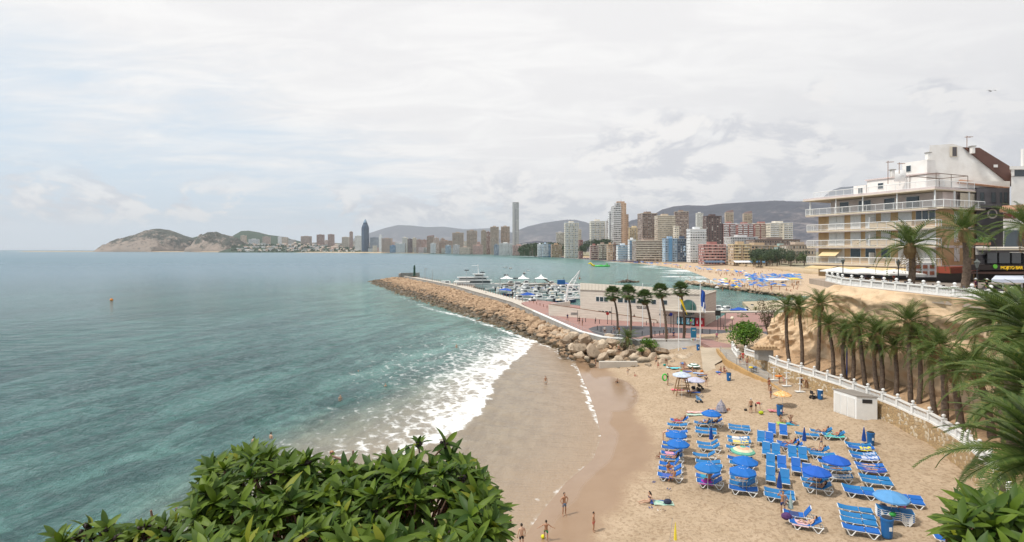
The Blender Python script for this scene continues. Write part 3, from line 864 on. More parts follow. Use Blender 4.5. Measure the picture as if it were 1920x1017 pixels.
g=disc_part(rr,0.1,0.1,mat('green_tinted_glass',(0.07,0.17,0.15),0.06,0.6,0.7,spec=0.9),'pane');g.parent=rw;g.location=(0,0,0)
for k in(-.6,.55):
 mb=MB();p=c0+uu*k*rr+nn*0.13;h=rr*math.sqrt(1-k*k)
 mb.tube([p+Vector((0,0,-h)),p+Vector((0,0,h))],0.05,4);g=wb(mb,'frame',steel,cl);g.parent=rw;g.location=(0,0,0)
q=MB();a=on_front(1243,582,0.1);b=on_front(1321,586,0.1)
q.prism([tuple((a+nn*2.0)[:2]),tuple((b+nn*2.6)[:2]),(60,149.5),(61,153),tuple((b-nn*0)[:2]),tuple(a[:2])],6.1,6.35)
wb(q,'canopy',lightconc,cl)
for x,y in[(47,150.5),(58.5,151.3)]:
 q=MB();q.tube([(x,y,3),(x,y,6.1)],0.12,8);wb(q,'column',lightconc,cl)
def text_mesh(body,size,m,nm,ext=0.01):
 cu=bpy.data.curves.new(nm,'FONT');cu.body=body;cu.size=size;cu.extrude=ext;cu.align_x='CENTER';cu.align_y='CENTER'
 t=bpy.data.objects.new(nm,cu);C.objects.link(t)
 bpy.context.view_layer.update()
 me=bpy.data.meshes.new_from_object(t.evaluated_get(bpy.context.evaluated_depsgraph_get()))
 bpy.data.objects.remove(t);me.materials.clear();me.materials.append(m)
 return me
tp=on_front(1205,576,0.08)
t_=obj('lettering',text_mesh('BENIDORM',0.62,black,'lettering'),cl,tp-cl.location);t_.rotation_euler=(R(90),0,math.atan2(uu.y,uu.x))
q=MB();front_box(q,1195,1213,578.3,579.2,0.05,0.06);wb(q,'sign_strip',black,cl)
rw_=thing('ramp_parapet','low pale wall with a sloping rusty top rail before the club','wall',(9.6,175.5,3))
off=nn*4.0
a=Vector((9.4,175.4,0));b=Vector((33.5,157.5,0))+nn*0.4
q=MB();n_=nn*0.4
q.prism([tuple(a[:2]),tuple(b[:2]),tuple((b-n_)[:2]),tuple((a-n_)[:2])],2.9,[5.9,3.7,3.7,5.9]);wb(q,'wall',clubm,rw_)
q=MB();q.tube([a+Vector((0,0,5.97)),b+Vector((0,0,3.77))],0.07,4);wb(q,'rail',rope,rw_)
q=MB();q.prism([tuple(a[:2]),(a.x+.35,a.y+.2),(a.x+6.5,a.y+11),(a.x+6.1,a.y+11.3)],2.9,5.9);wb(q,'end_wall',offwhite,rw_)
vend=mat('vending_front_cyan',(0.05,0.30,0.42),0.3,0.0,1.3,col2=(0.30,0.50,0.55));vred=mat('vending_front_red',(0.42,0.02,0.03),0.35)
for i,(x0,x1,m_,lb)in enumerate([(1271.5,1278,vend,'blue drinks machine behind the thin flagpole, leftmost of the row'),(1280,1287,vend,'blue fronted drinks machine beside the palm trunk'),(1288.5,1295.5,vend,'blue fronted drinks machine in the middle of the row'),(1297.5,1304.5,vend,'blue fronted drinks machine next to the red ones'),(1306,1313,vred,'red bottle machine next to the blue ones'),(1314.5,1321.5,vred,'red bottle machine at the right end of the row')]):
 a=on_front(x0,611,0.1);b=on_front(x1,611,0.1);r_=thing('vending_machine',lb,'vending machine',((a.x+b.x)/2,(a.y+b.y)/2,3.0),math.atan2(uu.y,uu.x),'vending machines against the club wall')
 w_=(b-a).length*0.97
 q=MB();q.box((0,-.35,0.92),(w_,0.7,1.84));q.build('body',black if i<4 else vred,r_)
 q=MB();q.box((0,-.72,1.0),(w_*.86,0.04,1.35));q.build('front_panel',m_,r_)
 if i>=4:
  q=MB();q.lathe([(0.10,0),(0.13,0.1),(0.12,0.3),(0.13,0.5),(0.05,0.75),(0.05,0.85)],8,(0,-.74,0.55));q.build('bottle_emblem',white,r_)
 else:
  q=MB();q.box((0.05,-.76,1.15),(w_*.35,0.02,0.75),ry=0.4);q.build('poster_shape',mat('poster_pale',(0.55,0.68,0.72),.5),r_)
def flagpole(px,py,z,ytop,m,label,rad=0.07):
 p=P(px,py,z);top=CAMH-(ytop-468)*p.y/FOC
 r=thing('flagpole',label,'flagpole',p)
 q=MB();q.tube([(0,0,0),(0,0,top-z)],[rad,rad*0.7],8);q.build('pole',white,r)
 q=MB();q.ball((0,0,top-z+.05),rad*1.2,8,5);q.build('finial',white,r)
 return r,p,top
def flag(r,label,m,x,z,w,h,droop,nm='flag',stripes=None):
 mb=MB()
 def f(u,v):
  return(x+u*w+0.05*math.sin(v*9),0.10*math.sin(u*8+v*3),z-v*h-u*droop)
 mb.grid(f,8,10);return mb
fp,p_,t_=flagpole(1313,661.5,1.2,530,None,'tall white flagpole at the corner of the sand with a blue flag',0.1)
q=flag(fp,'',None,0.12,t_-1.2-1.2,0.75,3.1,0.5);tag(q.build('flag',mat('blue_flag_cloth',(0.02,0.09,0.42),0.8,0.2,1.5)),'blue and white flag hanging slack from the tall white pole','flag').location=fp.location
q=MB();q.grid(lambda u,v:(0.35+u*0.55,0.11*math.sin(u*8+v*3)-.03,t_-4.6-v*1.7-u*.4),6,6)
flg2=q.build('pennant',mat('white_cloth',(0.75,0.76,0.8),0.8));flg2.location=fp.location;tag(flg2,'slack white banner with a blue figure below the blue flag','flag')
fp2,p_,t2=flagpole(1272.5,661,1.3,558,None,'white flagpole with a limp yellow flag beside the white beach wall',0.08)
q=MB();q.grid(lambda u,v:(0.1+(v*1.25)+u*0.65*(1-v*.65),0.08*math.sin(u*7+v*5),t2-1.3-0.2-v*2.7-u*0.35),8,10)
tag(q.build('yellow_flag',mat('yellow_cloth',(0.80,0.58,0.01),0.8,0.15,2)),'yellow beach flag hanging beside the round window','flag').location=fp2.location
for px,py,yt,lb in[(1177,612,535,'bare white pole in front of the club between the left palms'),(1205,612.5,533,'bare white pole crossing the club lettering'),(1238,614,540,'bare white pole right of the club windows')]:
 flagpole(px,py,3.0,yt,None,lb,0.09)
def post(px,py,z,h,label,cat='post',head=None,rad=0.06,m=black,nm='post'):
 p=P(px,py,z);r=thing(nm,label,cat,p)
 q=MB();q.tube([(0,0,0),(0,0,0.2),(0,0,0.22),(0,0,h)],[rad*1.5,rad*1.5,rad,rad*.8],8);q.build('pole',m,r)
 return r
lmp=post(1346,629,3.0,5.4,'tall black street lamp at the right edge of the plaza road','street lamp',nm='street_lamp')
q=MB();q.b2(-.5,.5,-.15,.15,3.9,4.9,0);q.build('sign_frame',black,lmp)
lg=thing('globe_lamp','pale globe lamp on a dark post by the green bush','street lamp',P(1373,628,3.0))
q=MB();q.tube([(0,0,0),(0,0,3.0)],0.06,8);q.build('pole',black,lg)
q=MB();q.ball((0,0,3.3),0.36,14,8);q.build('globe',mat('lamp_globe',(0.75,0.66,0.5),0.3),lg,True)
for px,py,lb in[(1258,613,'round blue traffic sign on a pole before the club wall'),(1139,608,'round red and blue no parking sign on a pole left of the palms')]:
 r=post(px,py,3.0,2.9 if px>1200 else 2.5,lb,'traffic sign',nm='traffic_sign')
 q=MB();vs=[]
 q.tube([(0,-.1,2.75 if px>1200 else 2.4),(0,-.06,2.75 if px>1200 else 2.4)],0.36,16);q.build('sign_plate',mat('sign_blue',(0.03,0.04,0.25),.4)if px>1200 else mat('sign_red',(0.4,0.03,0.03),.4),r)
for px,py,lb,h in[(1147,609,'tall black post just right of the red and blue traffic sign',4.0),(1263,620,'bare brown pole beside the blue traffic sign',3.4),(1083,603,'thin black pole with a grey street sign near the ramp wall',2.6),(1351,618,'black pole behind the tall street lamp',3.2)]:
 r=post(px,py,3.0,h,lb,'pole',nm='pole')
 if px==1083:
  q=MB();q.b2(-1.6,0.1,-.05,.05,1.5,2.1);q.build('sign_plate',concrete,r)
ib=thing('information_board','tall blue beach information board on the plaza edge behind the white wall','sign',P(1300.5,641,3.05))
q=MB();q.b2(-.5,.5,-.06,.06,.75,2.6);q.build('board',mat('board_blue',(0.02,0.20,0.36),.4,.1),ib)
q=MB();q.b2(-.5,.5,-.05,.05,0.05,.745);q.build('lower_panel',white,ib)
for k,(x,c)in enumerate([(-.25,(0.1,0.35,0.08)),(0,(0.6,0.12,0.03)),(.25,(0.05,0.15,0.4))]):
 q=MB();q.b2(x-.1,x+.1,-.08,-.061,.25,.5);q.build('pictogram',mat('pict%d'%k,c,.5),ib)
q=MB();q.b2(-.25,-.02,-.08,-.061,2.0,2.2);q.b2(.05,.3,-.08,-.061,2.0,2.2);q.build('emblem',mat('emblem_pale',(.6,.62,.5),.5),ib)
hut=thing('footwash_bench','low white changing box with a blue top against the beach wall','bench',P(1291,662.5,1.03))
q=MB();q.b2(-1.15,1.15,-.4,.4,0,.85);q.build('box',white,hut)
q=MB();q.b2(-1.1,1.1,-.42,-.4,.62,.8);q.b2(-1.15,1.15,-.4,.4,.853,.9);q.build('blue_trim',mat('trim_blue',(0.05,.16,.42),.5),hut)
def plank_gray():pass
pf=MB();pf.prism([tuple(P(1264,668,1.0)[:2]),tuple(P(1325,670,1.0)[:2]),(34.8,126.1),(29,126.1)],0.2,1.02)
struct('concrete_platform',pf,lightconc)
lw=MB();lw.b2(P(1117,680,.5).x,P(1185,680,.5).x,112.6,113.6,0.0,1.45);tag(lw.build('concrete_kerb_block',lightconc),'long flat topped concrete slab between the rocks and the wet sand','concrete block')
bol=thing('bollard','','bollard',(0,0,0));q=MB();q.lathe([(.07,0),(.07,.75),(.09,.78),(.09,.85),(.05,.92)],8);q.build('post',black,bol)
q=MB();q.lathe([(.10,0),(.10,.1)],8);q.build('foot',black,bol)
GB='black bollards round the plaza road'
bl=[(1098,604),(1117,603),(1124,607),(1116,607),(1158,611),(1212,610),(1226,612),(1204,629.5),(1228,629.5),(1237,629),(1244,627.5),(1252,625.5),(1257,624),(1277,623.5),(1317,625),(1331,626),(1357,617),(1361,621),(1146,628),(1153,630),(1160,631.5),(1127,622),(1120,619)]
for i,(px,py)in enumerate(bl):
 p=P(px,py,3.0)
 lb='short black bollard beside the asphalt road on the red plaza'
 if i==0:bol.location=p;bol['label']=lb;bol['group']=GB
 else:dup(bol,p,0,lb,GB)
jp=thing('jetty_post','brown iron post on the harbour edge of the jetty walkway','post',(0,0,0),0,'iron posts along the jetty walkway')
q=MB();q.lathe([(.09,0),(.09,1.0),(.13,1.02),(.11,1.15)],6);q.build('post',rope,jp)
first=True
for i in range(len(WALK)-1):
 (x0,y0),(x1,y1)=WALK[i],WALK[i+1]
 n=int(math.dist((x0,y0),(x1,y1))/4.2)
 for k in range(n):
  t=k/n;p=(x0*(1-t)+x1*t+4.3,y0*(1-t)+y1*t,2.6)
  if first:jp.location=p;first=False
  else:dup(jp,p)
bc=thing('harbour_beacon','dark green harbour light standing at the jetty end','beacon',PY(777,519,430))
q=MB();q.lathe([(.9,0),(.75,.8),(.62,5.2),(.95,5.3),(.95,5.6),(.5,5.7),(.5,6.8),(.1,7.4)],12);q.build('tower',mat('dark_green_paint',(0.01,0.05,0.03),.5),bc)
q=MB();q.lathe([(1.6,-1.5),(1.6,0)],12);q.build('plinth',rope,bc)
je=thing('jetty_end_wall','low angled concrete wall around the far tip of the jetty','wall',(-68,430,2))
q=MB();ribbon([(-70,424),(-71,434),(-60,442)],.5,2,5.0,mb=q);wb(q,'wall',concrete,je)
for px,y0,Y,yt,lb in[(797,522,400,503,'thin lamp mast with a crossbar near the jetty end'),(810.5,528,370,505,'bare thin mast further along the jetty')]:
 p=PY(px,y0,Y);r=thing('lamp_mast',lb,'mast',(p.x,p.y,2.6));h=PY(px,yt,Y).z-2.6
 q=MB();q.tube([(0,0,0),(0,0,h)],[.12,.07],6);q.build('pole',concrete,r)
 if px<800:
  q=MB();q.box((.6,0,h-.4),(1.6,.2,.25));q.build('lamp_arm',concrete,r)
# ------ lower wall, palm strip, cliff, balustrades
LP_=[(1372,634,4.4),(1398.5,648.7,5.0),(1418,654,5.1),(1438,658.7,5.15),(1457,667,5.2),(1478.7,673.8,5.2),(1502.8,680.5,5.2),(1527,687,5.2),(1552,694.5,5.2),(1577.4,702,5.2),(1601.8,710.6,5.2),(1627.5,719.6,5.2),(1656,729,5.2),(1683.4,739,5.2),(1712,751.4,5.2),(1743,763.4,5.2),(1769.6,777.4,5.2),(1795.4,792.5,5.2),(1816.4,806.9,5.2),(1837,824.3,5.2),(1858.5,841.8,5.2)]
LPOST=[P(*p)for p in LP_][1:]
LPOST+=[Vector((34.5,48.3,5.2)),Vector((33.2,45.9,5.2)),Vector((31.8,43.6,5.2))]
lw2=[(p.x,p.y)for p in LPOST]
bz=[p.z-1.38 for p in LPOST]
swr=thing('stone_retaining_wall','long curved honey coloured rubble stone wall under the lower white balustrade','wall',(39,80,1))
wb(ribbon(lw2,0.24,[0.0]*len(lw2),[b-0.003 for b in bz]),'wall',stonem,swr)
balm=mat('white_balustrade_paint',(0.80,0.79,0.76),0.5,0.1,1.2)
def baluster_mb(n=8):
 q=MB();q.lathe([(.07,0),(.07,.05),(.04,.07),(.075,.2),(.08,.27),(.04,.45),(.035,.52),(.06,.57),(.06,.62)],n);return q
def balustrade(name,label,pts,zb,nb,cap=100):
 """pts: posts (x, y), zb: base heights, nearest bays last"""
 r=thing(name,label,'balustrade',(pts[len(pts)//2][0],pts[len(pts)//2][1],zb[len(pts)//2]))
 pm=MB();pm.box((0,0,.48),(.34,.34,.96));pm.box((0,0,.1),(.42,.42,.2));pm.box((0,0,1.0),(.46,.46,.08))
 fm=MB();fm.lathe([(.14,0),(.09,.05),(.08,.09),(.17,.17),(.19,.24),(.14,.33),(.04,.38)],10)
 pme=pm.mesh('post',balm);fme=fm.mesh('finial',balm,True)
 bme=baluster_mb(7).mesh('baluster',balm,True);rest=MB();cnt=0
 bmb=baluster_mb(6)
 for(x,y),z in zip(pts,zb):
  i=min(pts.index((x,y)),len(pts)-2);a=math.atan2(pts[i+1][1]-pts[i][1],pts[i+1][0]-pts[i][0])
  o=obj('post',pme,r,Vector((x,y,z))-r.location,a);obj('finial',fme,o,(0,0,1.04))
 for i in range(len(pts)-2,-1,-1):
  a,b=Vector((*pts[i],zb[i])),Vector((*pts[i+1],zb[i+1]));L=(b-a).length;d=(b-a)/L
  a2,b2=a+d*.17,b-d*.17
  for nm,z0,h,w in(('plinth',0.0,.17,.34),('top_rail',.79,.13,.30)):
   q=MB();ribbon([tuple(a2[:2]),tuple(b2[:2])],w/2,[a2.z+z0,b2.z+z0],[a2.z+z0+h,b2.z+z0+h],mb=q)
   wb(q,nm,balm,r)
  for k in range(nb):
   p=a2.lerp(b2,(k+.5)/nb)+Vector((0,0,.17))
   if cnt<cap:obj('baluster',bme,r,p-r.location)
   else:rest.add([Vector(v)+p for v in bmb.v],bmb.f)
   cnt+=1
 if rest.v:tag(wb(rest,'baluster',balm,r,True),kind='stuff')
 return r
balustrade('balustrade','lower white balustrade running down beside the beach along the row of palms',lw2,bz,10)
up=[(45.7,99.0),(44.8,95.5),(43.9,92.0),(42.85,88.5)]+[(42.8,88.5-2.5*i)for i in range(1,18)]
balustrade('balustrade','upper white balustrade along the cliff top terrace in front of the cafes',up,[15.4]*len(up),9)
sb=[P(1373.5,656,3.25),P(1376.5,661,3.05),P(1384,671,2.75)]
balustrade('balustrade','short white stair balustrade dropping from the green bush to the ramp',[(p.x,p.y)for p in sb],[p.z for p in sb],6)
sm=sand_material('strip_earth',(0.50,0.33,0.19),(0.40,0.26,0.15),use_wet=False)
FOOT=[(62,122,3),(50,117,3),(41.5,112.5,3.3),(38.9,109,3.6),(38.6,106,3.9),(40.2,102,4.0),(41.6,97,4.3),(42.6,90,4.4),(43.3,80,4.5),(43.6,70,4.5),(43.2,60,4.6),(42.4,50,5),(41,38,5.5),(40,25,6)]
TOPL=[(64,112,13),(54,108,12.5),(46,106,11.5),(42.6,105,10.6),(41.2,103.5,10.6),(41.4,100,11.8),(42.4,95,13.9),(42.5,90,15.36),(42.35,80,15.36),(42.3,70,15.36),(42.3,60,15.36),(42.3,50,15.36),(42.3,38,15.36),(42.3,25,15.36)]
st=MB();f2=[Vector(p)for p in FOOT[3:]]
LL=[Vector((x,y,z+0.05))for(x,y),z in zip(lw2,bz)]+[Vector((29,38,3.9)),Vector((27,25,4))]
def resample(pts,n):
 d=[0]
 for a,b in zip(pts[:-1],pts[1:]):d.append(d[-1]+(Vector(b)-Vector(a)).length)
 out=[]
 for k in range(n):
  s=d[-1]*k/(n-1);i=0
  while i<len(d)-2 and d[i+1]<s:i+=1
  t=(s-d[i])/max(d[i+1]-d[i],1e-6);out.append(Vector(pts[i]).lerp(Vector(pts[i+1]),t))
 return out
fa,la=resample(f2,60),resample(LL,60)
def strip(u,v):
 i=int(round(v*59));p=la[i].lerp(fa[i]+Vector((1.6,0,0.7)),u)
 return(p.x,p.y,p.z+0.5*math.sin(u*PI)*(vnoise(np.array(p.x*.8),np.array(p.y*.5),4)-.4)+u*u*0.5)
st.grid(strip,8,59);struct('palm_strip_ground',st,sm,True)
def cliff_material():
 m=bpy.data.materials.new('soft_sandstone_cliff');m.use_nodes=True
 w=NT(m.node_tree);b=m.node_tree.nodes['Principled BSDF']
 geo=w.new('ShaderNodeNewGeometry').outputs['Position']
 n=w.noise(w.mapping(geo,(1,0.55,1.3)),0.35,7,0.62,0.5);n2=w.noise(geo,2.2,6,0.68)
 col=w.mix(w.ramp(n,0.36,0.62),(0.66,0.49,0.32),(0.56,0.39,0.24))
 col=w.mix(w.math('MULTIPLY',w.ramp(n2,0.55,0.72),0.4),col,(0.30,0.18,0.09))
 w.put(b.inputs['Base Color'],col);b.inputs['Roughness'].default_value=0.95;b.inputs['Specular IOR Level'].default_value=0.15
 bn=w.new('ShaderNodeBump');bn.inputs['Strength'].default_value=0.55;bn.inputs['Distance'].default_value=0.3
 w.put(bn.inputs['Height'],w.math('ADD',w.math('MULTIPLY',n,1.2),w.math('MULTIPLY',n2,.5)));w.put(b.inputs['Normal'],bn.outputs[0])
 return m
fo,to=resample(FOOT,330),resample(TOPL,330)
def keyed(K,n):
 return[Vector(K[min(int(f),len(K)-2)]).lerp(Vector(K[min(int(f),len(K)-2)+1]),f-min(int(f),len(K)-2))for f in[i*(len(K)-1)/(n-1)for i in range(n)]]
fo,to=keyed(FOOT,330),keyed(TOPL,330)
nv=70
A3=np.zeros((nv+6,330,3))
for i in range(330):
 a,b=fo[i],to[i]
 tdir=(fo[min(i+2,329)]-fo[max(i-2,0)]);nrm=Vector((tdir.y,-tdir.x,0)).normalized()
 for j in range(nv):
  t=j/(nv-1);p=a.lerp(b,t**0.9)
  A3[j,i]=p
  A3[j,i,0:2]+=0
 for k in range(6):
  A3[nv+k,i]=b+Vector((0,0,0.0))-nrm*(0.4+k*(2.0 if k<3 else 5))+Vector((0,0,-0.02 if i>120 else 0.15*k))
T=np.linspace(0,1,nv)[:,None]
S=np.arange(330)[None,:]/12.0
big=fbm(S/2.3+T*.5,T*2.6+0*S,3,301)
rid=np.abs(fbm(S/1.2,T*3.1+S*.1,4,311)-0.5)*2
fine=fbm(S*2.2,T*14,4,321)
disp=(big-0.52)*3.4+(0.4-rid)*1.6+(fine-0.5)*0.6+(np.abs(fbm(S*1.1,T*1.6,3,331)-.5)-.15)*2.0
disp+=np.where(T>0.78,(T-0.78)*1.5,0)
env=np.minimum(1,T*7)*np.minimum(1,(1.0-T)*8+0.05)
disp=disp*env
for i in range(330):
 tdir=(fo[min(i+2,329)]-fo[max(i-2,0)]);nrm=Vector((tdir.y,-tdir.x,0)).normalized()
 A3[:nv,i,0]+=disp[:,i]*nrm.x;A3[:nv,i,1]+=disp[:,i]*nrm.y
 A3[:nv,i,2]+=(fine[:,i]-.5)*0.3*env[:,0]
if(Vector((fo[200]-fo[190])).cross(Vector((0,0,1)))).x>0:pass
me=grid_mesh('cliff',A3[...,0],A3[...,1],A3[...,2],cliff_material())
tag(obj('cliff',me),kind='structure')
tr=MB();tr.prism([(42.45,22),(70,22),(70,112),(47,108),(45.4,99.6),(42.6,88.6)],14.6,15.41)
struct('cliff_terrace',tr,mat('terrace_paving',(0.42,0.34,0.27),.85,.2,.5))
ss=thing('stone_stair_wall','sloping rubble stone stair wall below the far end of the upper balustrade','wall',(43,95,12))
q=MB();q.prism([tuple(PY(1537,540,99)[:2]),(43.6,91),(44.6,91.4),(45.8,99.4)],10,[12.9,15.5,15.5,13.5]);wb(q,'wall',stonem,ss)
bk=thing('block_shed','small grey block structure with rocks on top at the cliff foot','shed',P(1436,676,4.0))
q=MB();q.b2(-1.1,1.1,0,1.2,0,1.5);q.build('wall',concrete,bk)
q=MB();q.b2(-1.6,1.9,-.2,1.4,1.503,1.7)
for k in range(7):q.ball((-1.3+k*.45,.3,1.85),(.35,.4,.3),7,5)
q.build('rock_cap',mat('cap_rock',(.52,.36,.21),.95,.2,2,bump=.5),bk)
lk=MB();lk.prism([(-9,-8),(9,-8),(9,3.6),(4,4.2),(-4,4.4),(-9,3.8)],-1,17.9)
struct('lookout_rock',lk,sm)
# ------ the city across the bay
COL=dict(white=(0.80,0.80,0.80),cream=(0.75,0.68,0.56),tan=(.54,.44,.34),brick=(.42,.28,.23),pinkish=(.56,.43,.36),brown=(.32,.24,.20),dark=(0.16,0.11,0.10),grey=(0.52,0.50,0.49),blue=(.12,.27,.45),navy=(0.09,0.13,0.19),orange=(.56,.38,.26),ochre=(.52,.39,.26),red=(.38,.18,.16),pink=(0.70,0.44,0.40),yellow=(0.75,0.61,0.37),slate=(0.32,0.36,0.42),bluegrey=(0.37,0.49,0.61),teal=(0.37,0.52,0.49),pale=(0.68,0.67,0.63),steelc=(0.49,0.50,0.50))
def facade(wall,bw=3.2,fh=3.0,wx=0.5,wz=0.5,dark=(0.045,0.05,0.06),light=0.35,streak=None):
 key='facade_%s_%.1f_%.1f_%.1f_%.1f'%(wall,bw,wx,wz,light)
 if key in MATS:return MATS[key]
 m=bpy.data.materials.new(key);m.use_nodes=True
 w=NT(m.node_tree);b=m.node_tree.nodes['Principled BSDF']
 tc=w.new('ShaderNodeTexCoord');x,y,z=w.xyz(tc.outputs['Object']);nx,ny,nz=w.xyz(tc.outputs['Normal'])
 side=w.ramp(w.math('ABSOLUTE',nx),0.6,0.8)
 c=w.math('ADD',w.math('MULTIPLY',x,w.math('SUBTRACT',1.0,side)),w.math('MULTIPLY',y,side))
 u=w.math('DIVIDE',w.math('ADD',c,500.0),bw);v=w.math('DIVIDE',w.math('ADD',z,0.0),fh)
 fu=w.math('ABSOLUTE',w.math('SUBTRACT',w.math('FRACT',u),0.5));fv=w.math('ABSOLUTE',w.math('SUBTRACT',w.math('FRACT',v),0.5))
 win=w.math('MULTIPLY',w.math('LESS_THAN',fu,wx/2),w.math('LESS_THAN',fv,wz/2))
 win=w.math('MULTIPLY',win,w.math('LESS_THAN',w.math('ABSOLUTE',nz),0.5))
 wn=w.new('ShaderNodeTexWhiteNoise',noise_dimensions='3D');w.put(wn.inputs['Vector'],w.comb(w.math('FLOOR',u),w.math('FLOOR',v),w.math('MULTIPLY',side,7.0)))
 r=wn.outputs['Value']
 g=w.mix(w.math('LESS_THAN',r,light),dark,(0.38,0.36,0.33));g=w.mix(w.math('LESS_THAN',r,light*0.3),g,(0.66,0.65,0.62))
 n=w.noise(tc.outputs['Object'],0.15,5,0.7)
 wc=COL[wall];col=w.mix(w.ramp(n,0.3,0.7),wc,tuple(k*0.82 for k in wc))
 col=w.mix(win,col,g)
 w.put(b.inputs['Base Color'],col);w.put(b.inputs['Roughness'],w.math('SUBTRACT',0.85,w.math('MULTIPLY',win,0.6)))
 MATS[key]=m
 return m
def plain(c):return mat('plaster_'+c,COL[c],0.8,0.15,0.2)
city_q=random.Random(3)
def tower(x0,x1,yt,Y,wall,bal,style,label,yaw=0,depth=None,z0=3.0,cat='tower',nm='apartment_tower',top='box',bw=3.2,flank=None,group=None):
 """apartment block seen between pixel columns x0 and x1 with its roof at pixel row yt"""
 Xa,Xb=(x0-960)/FOC*Y,(x1-960)/FOC*Y
 h=CAMH-(yt-468)*Y/FOC-z0
 W=Xb-Xa;ya=R(yaw)
 dep=depth or min(max(W*0.7,12),26)
 if yaw:
  dep=min(dep,W*0.6/max(abs(math.sin(ya)),0.1));w=(W-dep*abs(math.sin(ya)))/math.cos(ya)
 else:w=W
 r=thing(nm,label,cat,((Xa+Xb)/2,Y,z0),ya,group)
 fh=3.0 if h<75 else h/25
 nfl=max(2,int(h/fh));fh=h/nfl
 q=MB();q.b2(-w/2,w/2,0,dep,0,h);q.build('wall',facade(wall,bw,fh,0.55 if style!='n' else 0.42,0.5,light=0.35),r)
 bm=plain(bal)
 if style in('b','s','d'):
  q=MB()
  if style=='b':secs=[(-w/2,w/2)]
  elif style=='s':
   k=max(2,int(round(w/9)));secs=[(-w/2+w*(i+.08)/k,-w/2+w*(i+.80)/k)for i in range(k)]
  else:secs=[(-w/2,-w*.12),(w*.12,w/2)]
  for a,b in secs:
   q.b2(a,b,-1.4,0,-.12,.12);q.b2(a,b,-1.4,-1.25,.125,1.05)
  me=q.mesh('balcony',bm)
  for f in range(1,nfl):obj('balcony',me,r,(0,0,f*fh))
 if style in('g','s','d'):
  k=max(2,int(w/7));me=MB().b2(-.35,.35,-1.0 if style!='g' else-.5,0,0,h).mesh('pier',plain(wall))
  for i in range(k+1):obj('pier',me,r,(-w/2+.35+(w-.7)*i/k,0,0))
 if style=='n' or style=='g':
  me=MB().b2(-w/2,w/2,-.25,0,-.15,.15).mesh('floor_band',bm)
  for f in range(1,nfl,1 if nfl<14 else 2):obj('floor_band',me,r,(0,0,f*fh))
 if flank:
  q=MB();q.b2(w/2+.02,w/2+.3,-.4,dep,0,h+.8);q.build('end_wall',facade(flank,5.5,fh,0.25,0.35),r)
 q=MB();q.b2(-w/2-.3,w/2+.3,-.6,dep+.3,h+.003,h+.9);rf=q.build('roof',plain(bal if bal!='blue' else 'white'),r)
 if top=='box' and w>8:
  q=MB();q.b2(-w*.2,w*.15,dep*.2,dep*.7,h+.9,h+3.8);q.build('roof_house',plain(wall),rf)
  q=MB();q.tube([(-w*.1,dep*.4,h+3.8),(-w*.1,dep*.4,h+7)],.12,4);q.build('antenna',black,rf)
 elif top=='slope':
  q=MB();q.add([(-w/2,-.5,h+.9),(w/2,-.5,h+.9),(w/2,dep,h+.9),(-w/2,dep,h+.9),(-w/4,dep*.5,h+5),(w/2,dep*.3,h+7)],[(0,1,5,4),(1,2,5),(2,3,4,5),(3,0,4)]);q.build('pitched_roof',plain('dark'),rf)
 return r
